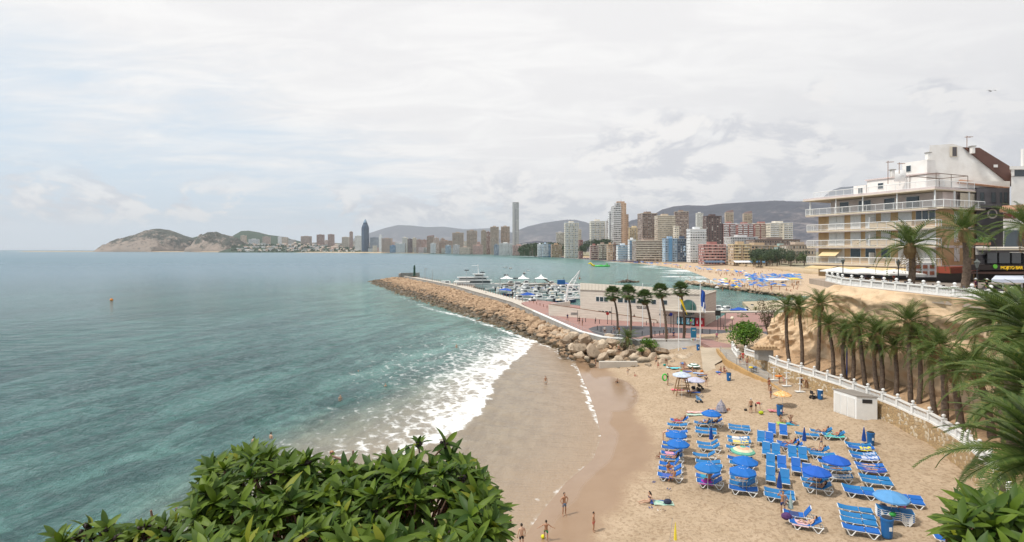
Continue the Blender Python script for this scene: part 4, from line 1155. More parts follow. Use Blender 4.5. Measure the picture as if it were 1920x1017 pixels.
T=[(451,460,442,5600,'tan','cream','n','small tan tower at the foot of the dark hill, leftmost of the far towers',{}),(466,484,449,5300,'white','white','b','stepped pale block right of the leftmost tan tower',{}),(492,506,444,5500,'pinkish','tan','n','pinkish block under the slope of the dark hill',{'yaw':12}),(521,528,444,5400,'white','white','n','narrow white slab beside a tan block on the far shore',{}),(528.5,538,445.5,5350,'tan','tan','n','tan block right of the narrow white slab on the far shore',{}),(541,552,450,5500,'grey','pale','n','low grey block behind the villas on the far shore',{}),(564,584,443.5,5200,'pinkish','cream','g','wide pinkish tower above the villas',{'yaw':14}),(593.5,607.5,440.5,5100,'brick','pinkish','g','left brick coloured twin tower above the villas',{'yaw':8}),(609,614,451,5100,'pinkish','cream','n','short pale block between the two brick twin towers',{}),(614.5,626,440,5000,'brick','pinkish','g','right brick coloured twin tower above the villas',{'yaw':6}),(641,653.5,445,4900,'cream','tan','s','cream striped block left of the thin reddish tower',{}),(655,661.5,435,4700,'brick','pinkish','n','thin reddish tower left of the dark blue spire',{'yaw':10}),(665,678,443,4500,'pale','white','n','pale grey block leaning against the dark blue spire',{}),(694,710,446,4200,'slate','slate','n','dark slate glass block right of the blue spire',{}),(710.5,715.5,441,4100,'white','white','n','very thin white tower right of the slate block',{}),(715.5,734,447.5,3700,'pinkish','pinkish','s','pink stepped block by the far water',{}),(731,741.5,461,3350,'blue','bluegrey','b','small blue building near the far waterline',{}),(742,759.5,457,3350,'pale','white','b','low grey white hotel beside the small blue building',{}),(754,764,446,3500,'cream','white','s','cream tower behind the low grey white hotel',{}),(764,772.5,449,3350,'dark','dark','n','small nearly black tower between two cream ones',{}),(772.8,780.3,447,3450,'cream','cream','s','narrow cream tower right of the nearly black one',{}),(780.6,791,450,3300,'brick','pinkish','g','low brick block right of the narrow cream tower',{}),(791.3,800,450.5,3250,'brick','brick','g','second low brick block in the middle of the far skyline',{}),(800.3,813,444,3100,'tan','brick','s','brown tower with a peaked top in the middle of the far skyline',{'top':'slope'}),(807,817,457,2850,'pale','white','b','pale narrow block in front of the brown peaked tower',{}),(813.3,822.5,447,3000,'pinkish','pinkish','g','pink brick block right of the brown peaked tower',{}),(822.8,847,452,2900,'brick','tan','s','wide low brick block left of the double beige tower',{}),(826,833.5,448,3200,'brick','cream','n','small brick block peeping over the wide low one',{}),(835,845.5,461,2500,'pale','bluegrey','b','low pale building with bluish balconies by the far beach',{}),(848,868.5,437,2700,'tan','pinkish','s','double tan tower, leftmost of the tall row before the slim skyscraper',{}),(849,861.5,460,2350,'grey','pale','n','low grey building below the double tan tower',{}),(861.8,881.5,464,2300,'pinkish','cream','b','very low cream building by the far beach',{}),(875,894,433,2550,'pinkish','tan','s','broad beige and brick tower, second of the tall row',{}),(887,905,461,2250,'pinkish','pink','s','low pink building under the tall row',{}),(902,911.5,433,2450,'tan','tan','s','slim tan tower, third of the tall row',{}),(911.8,919,436,2300,'brick','brick','g','dull red slab attached to the slim tan tower',{}),(919.3,935,426,2250,'tan','pinkish','s','tall brown and beige tower, fourth of the tall row',{}),(926,935.5,460,1900,'slate','slate','n','small slate block beneath the fourth tower of the tall row',{}),(935.8,960,457,1850,'pale','white','s','wide greyish white block left of the foot of the slim skyscraper',{}),(939,955.7,425.5,2300,'tan','pinkish','s','tall brown and beige tower just left of the slim skyscraper',{}),(961,985,461,1800,'pinkish','pink','s','low pinkish terrace right of the foot of the slim skyscraper',{}),(985.5,1005,462,1750,'pinkish','cream','s','second low pinkish terrace right of the slim skyscraper',{}),(1008,1017,459,1500,'white','white','b','white block left of the blue balconied one',{}),(1017.3,1028,458,1480,'bluegrey','white','b','pale block with blue glass balconies',{}),(1028.3,1033.8,458.5,1480,'blue','bluegrey','b','narrow blue panel building beside the orange one',{}),(1034,1053,459.5,1450,'orange','ochre','s','orange apartment block near the beach',{}),(1043,1059,437,1700,'grey','cream','b','grey brown tower behind the orange block',{}),(1059.5,1085,418.5,1350,'cream','white','s','tall cream tower with pale balconies standing alone',{}),(1084,1090,431,1450,'cream','cream','b','stub of cream tower behind the tall lone cream tower',{}),(1086,1093,451,1300,'red','red','n','small red building beside the tall cream tower',{}),(1108,1134.5,415.5,1250,'cream','white','s','broad cream tower left of the tallest apartment tower',{}),(1137,1145,415,1500,'grey','pale','n','pale grey slab between the broad cream and the tallest tower',{}),(1142,1151,397.5,1350,'white','white','b','white wing stepping up to the tallest apartment tower',{}),(1180,1202,427.5,1350,'yellow','cream','s','yellowish block right of the tallest apartment tower',{}),(1202,1235,401,1150,'brown','tan','g','very wide brown slab tower, left of the banded one',{'bw':2.4,'yaw':10}),(1264,1292,398,1200,'brown','tan','g','brown slab tower with a red flank right of the banded one',{'bw':2.4,'yaw':-12,'flank':'brick'}),(1233,1266,405.5,1080,'tan','cream','b','beige tower with long dark window bands between two brown slabs',{}),(1266.3,1273.5,425,1050,'cream','cream','n','narrow cream tower touching the beige banded one',{}),(1108,1121.5,461.5,1130,'red','pinkish','b','low dark red building with pale balconies by the beach',{}),(1122,1139.5,459,1120,'brown','cream','s','low cream and brown building right of the dark red one',{}),(1139.8,1150,459.5,1090,'orange','orange','n','blank orange brick block by the beach',{}),(1149,1158,458.5,1150,'brown','brown','n','brown brick block behind the blank orange one',{}),(1158.3,1180,461,1060,'white','bluegrey','b','white hotel with blue balconies, lower of the pair',{}),(1180.3,1192,450.5,1040,'white','blue','b','narrow taller white hotel with blue balconies',{}),(1192.5,1246,452.5,980,'brown','cream','b','long dark hotel with rows of cream balconies facing the beach',{}),(1246.3,1269.3,448.5,930,'bluegrey','bluegrey','s','blue grey hotel with a bright blue central strip',{}),(1269.6,1292,448.5,930,'navy','slate','n','dark painted side of the blue grey hotel with a pale mural',{}),(1294,1324,431,900,'white','white','b','white hotel with long curved white balconies',{}),(1307,1318.5,400.5,1900,'pale','pale','g','slim pale grey tower against the grey mountain',{}),(1324.6,1353,406,1150,'dark','dark','n','dark brown double tower right of the white banded hotel',{'bw':4.5}),(1359.5,1376,399.5,1500,'tan','tan','s','left one of two tan towers with sloping dark roofs',{'yaw':-14,'top':'slope'}),(1393.5,1411,401.5,1500,'tan','tan','s','right one of two tan towers with sloping dark roofs',{'yaw':-14,'top':'slope'}),(1355,1382,420,1150,'red','white','s','red and white block right of the dark double tower',{'yaw':-8}),(1382.3,1414.3,421,1130,'red','white','s','second red and white block, beneath the right tan tower',{'yaw':-8}),(1414.6,1448,420,1120,'red','cream','s','third red and white block, before the white and blue one',{'yaw':-6}),(1444,1486,419,1100,'cream','white','d','broad white and cream block with bluish awnings at the right end',{}),(1359,1376,462.5,800,'grey','pale','s','grey block between the pink and the ochre hotels',{}),(1319.5,1361,460,760,'red','pink','b','low pink hotel with long pink balconies on the promenade',{}),(1374.5,1409,459.5,730,'ochre','yellow','s','rounded ochre hotel on the promenade',{}),(1400,1457,461.5,760,'ochre','tan','s','long ochre apartment block on the promenade',{'bw':4}),(1457.3,1479,463.5,750,'teal','ochre','s','ochre block with greenish glazed balconies',{}),(1479.3,1530,460.5,720,'tan','brown','n','plain brown block half behind the promenade trees',{}),(1371,1421,445.5,950,'grey','white','n','low grey roofed block above the ochre hotels',{}),(1415,1500,450.5,900,'brown','dark','n','long dark roofed block above the long ochre one',{}),]
for(x0,x1,yt,Y,wa,ba,stl,lb,ex)in T:tower(x0,x1,yt,Y,wa,ba,stl,lb,**ex)
def big_tower():
 Y=1300;s=Y/FOC
 r=thing('apartment_tower','tallest apartment tower, white balconies with an orange flank and stepped crown','tower',((1165-960)*s,Y,3))
 def X(px):return(px-1165)*s
 def Z(py):return CAMH-(py-468)*s-3
 q=MB();q.b2(X(1150.5),X(1164.5),0,26,0,Z(386));q.b2(X(1156),X(1164.5),0.5,20,Z(386),Z(380));q.build('wall',facade('grey',3.0,3.6,0.7,0.6,light=.5),r)
 q=MB();q.b2(X(1164.6),X(1174),-1,24,0,Z(381));q.b2(X(1174.01),X(1179),2,26,0,Z(402));q.build('flank',facade('orange',6.0,3.6,0.2,0.4),r)
 q=MB();q.b2(X(1158),X(1172),4,16,Z(380.9),Z(377.5));q.build('crown',plain('orange'),r)
 q=MB();q.tube([(X(1166),8,Z(377.5)),(X(1166),8,Z(374))],.3,5);q.build('antenna',black,r)
 a=MB();a.b2(X(1150),X(1164.5),-1.6,0,-.2,.2);a.b2(X(1150),X(1164.5),-1.6,-1.4,.205,1.5);me=a.mesh('balcony',plain('white'))
 n=26
 for i in range(1,n):obj('balcony',me,r,(0,0,Z(386)*i/n))
big_tower()
def skyscraper():
 Y=2400;s=Y/FOC;r=thing('skyscraper','very tall slim grey twin slab skyscraper with a slanted top','skyscraper',((967-960)*s,Y,3))
 Z=lambda py:CAMH-(py-468)*s-3
 gm=facade('steelc',40,4.0,0.01,0.3)
 q=MB();q.add([(-6.2*s,0,0),(-1.8*s,0,0),(-1.8*s,18,0),(-6.2*s,18,0),(-6.2*s,0,Z(381.5)),(-1.8*s,0,Z(380.5)),(-1.8*s,18,Z(380.5)),(-6.2*s,18,Z(381.5))],[(3,2,1,0),(4,5,6,7),(0,1,5,4),(2,3,7,6),(0,4,7,3),(1,2,6,5)]);q.build('west_slab',gm,r)
 q=MB();q.b2(-.9*s,6*s,0,18,0,Z(381));q.build('east_slab',facade('steelc',2.4,40,0.3,0.95,light=.2),r)
 q=MB();q.b2(-1.79*s,-.91*s,5,14,0,Z(382));q.build('glass_core',glass,r)
 q=MB();q.b2(-6.3*s,6.1*s,-.5,18.5,Z(380.4),Z(379.6));q.build('top_beam',plain('steelc'),r)
skyscraper()
def spire():
 Y=4200;s=Y/FOC;r=thing('skyscraper','dark blue glass skyscraper with a stepped pointed crown','skyscraper',((684.8-960)*s,Y,3))
 Z=lambda py:CAMH-(py-468)*s-3
 m=mat('blue_curtain_glass',(0.03,0.055,0.10),0.35,0.5,0.02,col2=(0.05,0.085,0.14))
 prof=[(6.8,0),(7.2,Z(448)),(7.2,Z(428)),(6.0,Z(424)),(4.2,Z(420)),(4.2,Z(418))]
 q=MB();q.lathe([(a*s,b)for a,b in prof],8);q.build('shaft',m,r)
 q=MB();q.lathe([(3.2*s,Z(418)),(3.2*s,Z(415.5)),(2.1*s,Z(415.4)),(2.0*s,Z(413.2)),(1*s,Z(413.1)),(.8*s,Z(411.3))],8);q.build('crown',plain('bluegrey'),r)
 q=MB()
 for k in range(1,30):q.lathe([(7.27*s,k*Z(428)/30-.4),(7.27*s,k*Z(428)/30+.4)],8)
 q.build('floor_lines',plain('slate'),r)
spire()
for nm,lab in(('x','y'),):pass
hs_=[o for o in C.objects if o.get('label','').startswith('blue grey hotel')][0]
q=MB();q.b2(-3.4,1.2,-1.7,-1.45,0.3,32);q.build('blue_strip',plain('blue'),hs_)
hm_=[o for o in C.objects if o.get('label','').startswith('dark painted side')][0]
q=MB();q.lathe([(0.1,0),(2.2,1),(1.4,4),(2.4,6),(0.6,8)],10,(2,0.9,14));q.b2(1.6,4.2,-.6,-.3,8,13)
q.build('mural',plain('bluegrey'),hm_)
aw=[(1322,1360,'blue shop awning under the low pink hotel','navy'),(1378,1408,'white arcade under the rounded ochre hotel','white'),(1408,1440,'dark blue shop awning under the long ochre block','blue')]
for x0,x1,lb,c in aw:
 Y=700;a=PY(x0,488,Y);b=PY(x1,496,Y)
 r=thing('shop_awning',lb,'awning',((a.x+b.x)/2,Y,4.2));w_=b.x-a.x
 q=MB();q.add([(-w_/2,0,2.6),(w_/2,0,2.6),(w_/2,5,4.2),(-w_/2,5,4.2),(-w_/2,0,2.1),(w_/2,0,2.1)],[(0,1,2,3),(4,5,1,0)]);q.build('awning',plain(c),r)
 for k in range(5):
  q=MB();q.tube([(-w_/2+w_*k/4,0,0),(-w_/2+w_*k/4,0,2.3)],.12,5);q.build('post',black,r)
cr=[(425,470),(455,459),(520,458),(600,459.5),(690,461),(740,464),(800,470)]
ridge('villa_hill',cr,5200,850,500,hm2,6,93,pw=0.9,wl=150)
vq=random.Random(21)
def hill_z(px,Yv):
 x=(px-960)/FOC*Yv;pts=[PY(a,b,5200)for a,b in cr]
 H=float(np.interp(x,[p.x for p in pts],[p.z for p in pts]));T_=(Yv-5200)/850
 return x,-2+(H+2)*max(1+T_,0)**0.9
protos=[]
for i,(wc,rc)in enumerate([('white','tan'),('cream','brick'),('white','grey'),('pinkish','tan'),('pale','white')]):
 r=thing('house','small pale house among trees on the far left shore','house',(0,0,0),0,'small houses along the far left shore')
 w_,h_,d_=[14,18,22,12,26][i],[8,7,9,11,8][i],12
 q=MB();q.b2(-w_/2,w_/2,0,d_,-4,h_);q.build('wall',facade(wc,4,3,.4,.4),r)
 q=MB()
 if i in(0,1,3):q.add([(-w_/2-.5,-.5,h_),(w_/2+.5,-.5,h_),(w_/2+.5,d_+.5,h_),(-w_/2-.5,d_+.5,h_),(-w_/3,d_/2,h_+3),(w_/3,d_/2,h_+3)],[(0,1,5,4),(1,2,5),(2,3,4,5),(3,0,4)])
 else:q.b2(-w_/2-.4,w_/2+.4,-.4,d_+.4,h_+.01,h_+.8)
 q.build('roof',plain(rc),r);protos.append(r)
for k in range(210):
 a=vq.random();px=vq.uniform(445,735)if k>60 else vq.uniform(470,640);Yv=5200-a*800
 x,z=hill_z(px,Yv);i=vq.randrange(5)
 if k<5:protos[k].location=(x,Yv,z)
 else:dup(protos[i],(x,Yv,z),vq.uniform(-.5,.5),scale=vq.uniform(.8,1.4))
low=[tower(0,0,0,1,'white','white','b','x')for _ in range(0)]
lq=random.Random(8);ci=['cream','pale','white','pinkish','tan','grey']
for k in range(78):
 px=(690+k*8.6)if k<34 else 560+(k-34)*10+lq.uniform(-2,2);Yv=float(np.interp(px,[560,690,760,900,1000],[4700,4000,3300,2400,1850]))*(lq.uniform(1.0,1.12)if k<34 else lq.uniform(1.15,1.4))
 wpx=lq.uniform(6,12);yt=468-(lq.uniform(0.5,7)if k<34 else lq.uniform(3,16))
 tower(px,px+wpx,yt,Yv,lq.choice(ci),lq.choice(['white','cream','pink']),'b','low pale building in the continuous row along the far beach',cat='building',nm='low_building',group='low buildings along the far beach',top='none')
# ------ trees, shared shapes
leafm=[mat('broad_leaf',(0.055,0.095,0.03),0.6,0.0,1.2,col2=(0.12,0.16,0.06)),mat('pine_leaf',(0.035,0.06,0.03),0.7,0.0,1.2,col2=(0.075,0.105,0.05))]
barkm=mat('tree_bark',(0.16,0.12,0.085),0.9,0.4,6,bump=0.5)
def crown_mb(rx,rz,cz,n,leaf,seed,lobes=7):
 q=random.Random(seed);mb=MB()
 cs=[(q.uniform(-.55,.55)*rx,q.uniform(-.55,.55)*rx,cz+q.uniform(-.45,.5)*rz,q.uniform(.38,.6))for _ in range(lobes)]
 for _ in range(n):
  c=cs[q.randrange(lobes)];a=q.uniform(0,2*PI);b=q.uniform(-1,1);s=math.sqrt(1-b*b)
  rr_=c[3]*q.uniform(.6,1.05)
  p=Vector((c[0]+math.cos(a)*s*rr_*rx,c[1]+math.sin(a)*s*rr_*rx,c[2]+b*rr_*rz))
  u=Vector((q.uniform(-1,1),q.uniform(-1,1),q.uniform(-.6,.6))).normalized();v=u.cross(Vector((q.uniform(-1,1),q.uniform(-1,1),q.uniform(-1,1)))).normalized()
  L=leaf*q.uniform(.7,1.3)
  mb.add([p-u*L,p+v*L*.45,p+u*L,p-v*L*.45],[(0,1,2,3)])
 return mb
def tree_proto(nm,label,cat,h,rx,rz,n,leaf,m,seed,group):
 r=thing(nm,label,cat,(0,0,0),0,group)
 q=MB();q.tube([(0,0,-.5),(.1,0,h*.4),(-.1,.1,h*.75)],[h*.035,h*.028,h*.012],7)
 for a in(0.3,2.2,4.3):q.tube([(0,0,h*.4),(math.cos(a)*rx*.5,math.sin(a)*rx*.5,h*.72)],[h*.018,h*.008],5)
 q.build('trunk',barkm,r)
 crown_mb(rx,rz,h*.72,n,leaf,seed).build('crown',m,r)
 return r
gp1='trees along the far promenade'
pt=[tree_proto('promenade_tree','dark green tree on the far promenade before the ochre and brown blocks','tree',8,3.2,3,700,.35,leafm[0],31,gp1),tree_proto('promenade_tree','dark green tree on the far promenade before the ochre and brown blocks','tree',9.5,3.6,3.6,700,.4,leafm[1],32,gp1)]
tq=random.Random(12);tp_=[]
for k in range(64):tp_.append((tq.uniform(1418,1520),tq.uniform(492,501)))
for k in range(26):tp_.append((tq.uniform(1180,1430),None))
tl=[]
for px,py in tp_:
 if py is None:py=float(np.interp(px,[1180,1250,1330,1430],[484.6,487,491.5,496.5]))
 p=P(px,py,4.2);tl.append(p+Vector((0,12,0)))
for i,p in enumerate(tl):
 if i<2:pt[i].location=p
 else:dup(pt[tq.randrange(2)],p,tq.uniform(0,6),scale=tq.uniform(.9,1.7))
pg='dark pines between the city towers'
pp=tree_proto('pine_tree','dark round pine between the cream tower and the broad cream tower','tree',17,9,7,900,.8,leafm[1],35,pg)
pl=[(1097,463,1200),(1103,459,1220),(1093,468,1180),(1114,456.5,1230),(1119,458,1220),(1133,455.5,1210),(1140,456,1200),(1128,458,1210)]
for i,(px,py,Y)in enumerate(pl):
 p=PY(px,py,Y);z=p.z-12
 if i==0:pp.location=(p.x,Y,z)
 else:dup(pp,(p.x,Y,z),i*1.3,scale=1.1)
wd=MB();wq=random.Random(4)
for _ in range(420):
 px=wq.uniform(975,1085);top=float(np.interp(px,[975,1000,1030,1060,1085],[462,456.5,455,457,462]))+wq.uniform(0,9)
 Y=wq.uniform(1650,1900);p=PY(px,top,Y)
 for _k in range(7):
  c=p+Vector((wq.uniform(-5,5),wq.uniform(-5,5),wq.uniform(-5,1)));u=Vector((wq.uniform(-1,1),wq.uniform(-1,1),wq.uniform(-.4,.4)))*3;v=Vector((wq.uniform(-.5,.5),wq.uniform(-.5,.5),1))*2
  wd.add([c-u,c+v,c+u,c-v],[(0,1,2,3)])
 wd.tube([(p.x,Y,4),(p.x,Y,p.z-3)],.5,4)
tag(wd.build('pine_wood',leafm[1]),'dark green wood rising behind the low pinkish terraces',kind='stuff')
wd=MB()
for _ in range(900):
 a=wq.random();px=wq.uniform(435,760);x,z=hill_z(px,5200-a*830)
 c=Vector((x,5195-a*830,z+4));s_=wq.uniform(3,7)
 for _k in range(3):
  d=Vector((wq.uniform(-4,4),wq.uniform(-4,4),wq.uniform(-2,3)));u=Vector((wq.uniform(-1,1),wq.uniform(-.6,.6),0)).normalized()*s_;v=Vector((wq.uniform(-.3,.3),wq.uniform(-.5,.5),1))*s_*.7
  wd.add([c+d-u,c+d+v,c+d+u,c+d-v],[(0,1,2,3)])
tag(wd.build('hillside_scrub',leafm[1]),'dark trees and scrub between the small houses of the far left shore',kind='stuff')
# ------ cliff-top buildings
yb=mat('ochre_brick_panel',(0.55,0.37,0.20),0.85,0.15,1.2,bump=0.2,bscale=14)
shut=mat('white_roller_shutter',(0.68,0.66,0.63),0.6,0.12,4)
pinkw=mat('pinkish_white_wall',(0.66,0.56,0.53),0.85,0.12,0.8)
slabm=mat('cream_slab_edge',(0.66,0.57,0.44),0.8,0.15,1)
whtw=mat('weathered_white_wall',(0.82,0.79,0.75),0.85,0.0,0.5,col2=(0.70,0.66,0.61),bump=0.15,bscale=5)
darkw=mat('charcoal_render',(0.115,0.105,0.11),0.8,0.25,0.7)
awnm=mat('striped_cream_awning',(0.72,0.55,0.30),0.8,0.1,3)
tile=mat('clay_roof_tiles',(0.42,0.22,0.13),0.85,0.4,4,bump=0.6,bscale=12)
redaw=mat('dull_red_fascia',(0.30,0.06,0.03),0.7,0.2,2)
ZT=15.41
ht=thing('hotel','five storey cream hotel with white railed balconies on the cliff top terrace','building',(52.3,118.4,ZT),math.atan2(-23,7.6))
SL=[2.3,5.1,7.75,10.45,13.0]
q=MB();q.b2(3,24.2,0.0,13,0,10.3);q.b2(0.4,3,0.8,12,0,10.3);q.build('wall',yb,ht)
q=MB();q.b2(2.5,23.5,1.6,13,10.62,12.8);q.build('top_floor_wall',pinkw,ht)
def wdw(x0,x1,z0,z1,y=0.0,m=shut,side=False,blind=None):
 f=MB()
 if side:f.b2(24.2,24.26,x0,x1,z0,z1)
 else:f.b2(x0,x1,y-.07,y-.003,z0,z1)
 w_=f.build('window',white,ht)
 g=MB()
 if side:g.b2(24.24,24.29,x0+.06,x1-.06,z0+.06,z1-.06)
 else:g.b2(x0+.06,x1-.06,y-.10,y-.073,z0+.06,z1-.06)
 g.build('shutter' if m is shut else 'pane',m,w_)
hq=random.Random(2)
for fl in range(4):
 z0=SL[fl]+.12 if fl else SL[0]+.12
 z1=SL[fl+1]-.25 if fl<3 else 12.7
 if fl<3:
  for x0,x1 in[(3.6,6.9),(8.2,10.3),(11.2,13.2),(14.2,15.9),(17.3,19.6),(20.3,23.5)]:
   m_=glass if(fl==0 and x0 in(8.2,11.2,14.2))or(fl==1 and x0==17.3)or(fl==2 and x0==20.3)else shut
   lo=z0+(.9 if m_ is glass and fl==0 else 0)
   if x1-x0>3 and m_ is shut:
    wdw(x0,(x0+x1)/2-.03,lo,z1);wdw((x0+x1)/2+.03,x1,lo,z1)
   elif x1-x0>3:
    for k in range(3):wdw(x0+k*1.07,x0+k*1.07+1.0,z0+.8,z1,m=glass)
   else:wdw(x0,x1,lo,z1,m=m_)
 else:
  for x0,x1 in[(4.5,6.5),(8.5,11),(13.5,15.5),(17.5,19.8)]:wdw(x0,x1,z0+.2,z1-.2,1.6,m=glass)
def rail_run(root,x0,x1,y0,z,h,axis='x',name='railing',n=None,infill=None):
 """white metal railing with posts, top and bottom rails and thin bars"""
 L=abs(x1-x0);n=n or max(2,int(L/1.6));q=MB()
 def pt(t,zz):return(x0+(x1-x0)*t,y0,zz)if axis=='x' else(y0,x0+(x1-x0)*t,zz)
 for k in range(n+1):q.tube([pt(k/n,z),pt(k/n,z+h)],.045,4)
 q.tube([pt(0,z+h),pt(1,z+h)],.05,4);q.tube([pt(0,z+.12),pt(1,z+.12)],.03,4)
 nb=int(L/.16)
 for k in range(nb):q.tube([pt((k+.5)/nb,z+.12),pt((k+.5)/nb,z+h)],.014,3,caps=False)
 r=q.build(name,white,root)
 return r
bounds=[(-.3,24.4),(-.3,24.4),(-.3,24.4),(-.6,24.6)]
for i,z in enumerate(SL[:4]):
 x0,x1=bounds[i];q=MB();q.b2(x0,x1,-1.4,.9,z-.22,z)
 if i==3:q.b2(23.8,24.601,-1.39,8.6,z-.219,z-.001);q.b2(23.2,25.6,-1.4,8.6,z-.22,z)
 b_=q.build('balcony',slabm,ht)
 rail_run(b_,x0,x1 if i<3 else 25.6,-1.36,z,1.0)
 rail_run(b_,-1.36,.8,x0+.04,z,1.0,'y')
 if i<3:rail_run(b_,-1.36,0,x1-.04,z,1.0,'y')
 else:rail_run(b_,-1.36,8.5,25.56,z,1.0,'y')
 q=MB();q.b2(x0+.1,x1-.1,-1.34,-.9,z-.34,z-.222);q.build('beam',pinkw,b_)
for fl,a,b in[(1,13.2,18.5),(2,13.0,20.5),(1,9.6,12.4)]:
 q=MB();q.b2(a,b,-1.3,-1.28,SL[fl]+.14,SL[fl]+.95);q.build('canvas_screen',mat('cream_canvas',(.60,.47,.32),.8,.15,3),ht)
for fl in(0,1,2):
 q=MB();q.box((13.0,-.7,SL[fl]+.9),(.06,1.3,1.8));q.build('partition',white,ht)
q=MB();q.b2(-.9,24.4,-1.6,9.2,13.0,13.3);q.build('roof_slab',pinkw,ht)
q=MB();q.b2(-1.0,24.5,-1.7,9.3,12.88,12.998);q.build('roof_edge',slabm,ht)
for x in(0.2,6.0,11.5,17.8,24.0):q=MB();q.b2(x,x+.18,-1.2,-1.02,10.46,12.87);q.build('column',white,ht)
for y in(3,6.5):q=MB();q.b2(24.2,24.4,y,y+.2,10.46,12.87);q.build('column',white,ht)
rail_run(ht,1.2,24.3,-1.2,13.3,.95,name='roof_railing');rail_run(ht,-1.2,8,24.3,13.3,.95,'y',name='roof_railing')
for z0,z1 in((8.3,10.0),(5.6,7.4),(2.9,4.8)):
 for y0 in(3.2,5.4):
  wdw(y0,y0+1.2,z0,z1,side=True,m=shut)
for z in SL[:3]:
 q=MB();q.b2(24.2,24.3,0,13,z-.3,z+.05);q.build('string_course',pinkw,ht)
q=MB();q.b2(24.2,24.25,4.6,8.4,10.7,12.7);q.build('blind',mat('sand_blind',(.55,.48,.38),.8,.2,2),ht)
q=MB();q.b2(3.2,24.0,-.06,-.003,0.1,1.9);q.build('shop_front',mat('dark_shop_interior',(.03,.022,.02),.3),ht)
for x0,x1 in[(0.8,6.6),(7,12.6),(13,18.2),(18.6,23.4)]:
 q=MB();q.add([(x0,-.1,2.0),(x1,-.1,2.0),(x1,-3.0,1.55),(x0,-3.0,1.55),(x1,-3.0,1.35),(x0,-3.0,1.35)],[(0,3,2,1),(3,5,4,2)]);q.build('awning',awnm,ht)
q=MB();q.add([(2.8,-.1,4.6),(6.6,-.1,4.6),(6.6,-1.9,3.5),(2.8,-1.9,3.5)],[(0,3,2,1)]);q.build('sun_blind',awnm,ht)
q=MB();q.b2(24.1,27,-2.0,6.5,1.35,2.2);q.build('red_fascia',redaw,ht)
q=MB();q.b2(24.2,24.4,-1.2,7.5,0,1.4);q.build('bar_front',mat('bar_dark',(.035,.025,.022),.4),ht)
mb_=thing('menu_board','large pale menu board with rows of food pictures under the terrace palm','sign',PY(1728,520,92),0)
q=MB();q.b2(-2.0,2.0,0,.1,0,1.9);q.build('board',mat('menu_board_pale',(.55,.55,.56),.5,.2,3),mb_)
for i in range(4):
 for j in range(2):q=MB();q.box((-1.4+i*.93,-.03,.55+j*.85),(.6,.04,.5));q.build('picture',mat('menu_picture',(.35,.13,.08),.6,.6,6),mb_)
def hbox(nm,x0,x1,y0,y1,z0,z1,m):q=MB();q.b2(x0,x1,y0,y1,z0,z1);return q.build(nm,m,ht)
hbox('penthouse_wall',6.4,8.95,2.8,7,13.3,15.1,whtw);hbox('penthouse_wall',9,19.9,3,6,13.3,15.75,whtw)
hbox('penthouse_roof',8.8,20.1,2.8,6.1,15.753,15.95,pinkw)
hbox('stair_tower',15.6,19.9,3.2,5.2,15.953,17.9,whtw)
for a in((7.4,8.4,13.5,14.8,2.8),(11.2,12.3,14.2,15.2,3.0),(16.3,17.2,16.4,17.4,3.2)):
 wdw(a[0],a[1],a[2],a[3],a[4],m=glass)
q=MB()
for x,y in((20,-1),(24.2,-1),(24.2,2.5),(24.2,6.5),(20,6)):q.tube([(x,y,13.3),(x,y,15.2)],.05,4)
q.tube([(20,-1,15.2),(24.2,-1,15.2),(24.2,6.5,15.2),(20,6,15.2),(20,-1,15.2)],.05,4);q.build('pergola',brownm,ht)
q=MB();q.grid(lambda u,v:((u-.5)*1.7,-.25+((u-.5)**2+(v-.5)**2)*.9,(v-.5)*1.7),8,8)
dsh=thing('satellite_dish','round white satellite dish on the flat white hotel roof','satellite dish',PY(1688,330,104))
q.build('dish',white,dsh);q=MB();q.tube([(0,.1,-1.5),(0,0,0),(0,-.7,-.1)],.05,5);q.build('arm',steel,dsh)
for px,y0,y1,lb in[(1665,345,302,'tall thin television aerial left of the white dish'),(1686,326,305,'small aerial just above the white dish'),(1813,280,255,'rusty aerial on top of the white gable wall')]:
 Y=103;a=PY(px,y0,Y);b=PY(px,y1,Y);r=thing('aerial',lb,'aerial',a);h=b.z-a.z
 q=MB();q.tube([(0,0,0),(0,0,h)],.05,4);q.build('mast',rope,r)
 q=MB();q.tube([(-.3,0,h-.2),(.9,0,h-.15)],.04,4)
 for k in range(4):q.tube([(k*.25-.1,-.3,h-.18),(k*.25-.1,.3,h-.18)],.03,3)
 q.build('antenna',rope,r)
for px,py,lb in[(1740,288,'small chimney with a flat cap at the corner of the white gable'),(1823,276,'low chimney at the top of the brown roof'),(1673,320,'slim vent pipe beside the dish')]:
 a=PY(px,py+12,103);r=thing('chimney',lb,'chimney',a)
 q=MB();q.b2(-.22,.22,-.25,.25,0,1.0);q.build('stack',whtw,r);q=MB();q.b2(-.34,.34,-.35,.35,1.003,1.12);q.build('cap',concrete,r)
def zat(py,Y):return CAMH-(py-468)*Y/FOC
def xat(px,Y):return(px-960)/FOC*Y
Yg=104
gh=thing('gable_house','tall blank white gable wall with a steep dark brown roof behind the hotel','building',(xat(1740,Yg),Yg,ZT))
pts=[(1737,420),(1743,273),(1786,270),(1807,276),(1893,346),(1893,420)]
xy=[(xat(a,Yg),zat(b,Yg))for a,b in pts];n=len(xy)
q=MB();q.add([(x,Yg,z)for x,z in xy]+[(x+8.7,Yg+13,z)for x,z in xy],[tuple(range(n))]+[tuple(range(2*n-1,n-1,-1))]+[(i,i+n,(i+1)%n+n,(i+1)%n)for i in range(n)])
wb(q,'wall',whtw,gh)
rp_=[(1804,277),(1834,278),(1896,316),(1896,350)]
a=[Vector((xat(x,Yg),Yg-.35,zat(y,Yg)))for x,y in rp_]
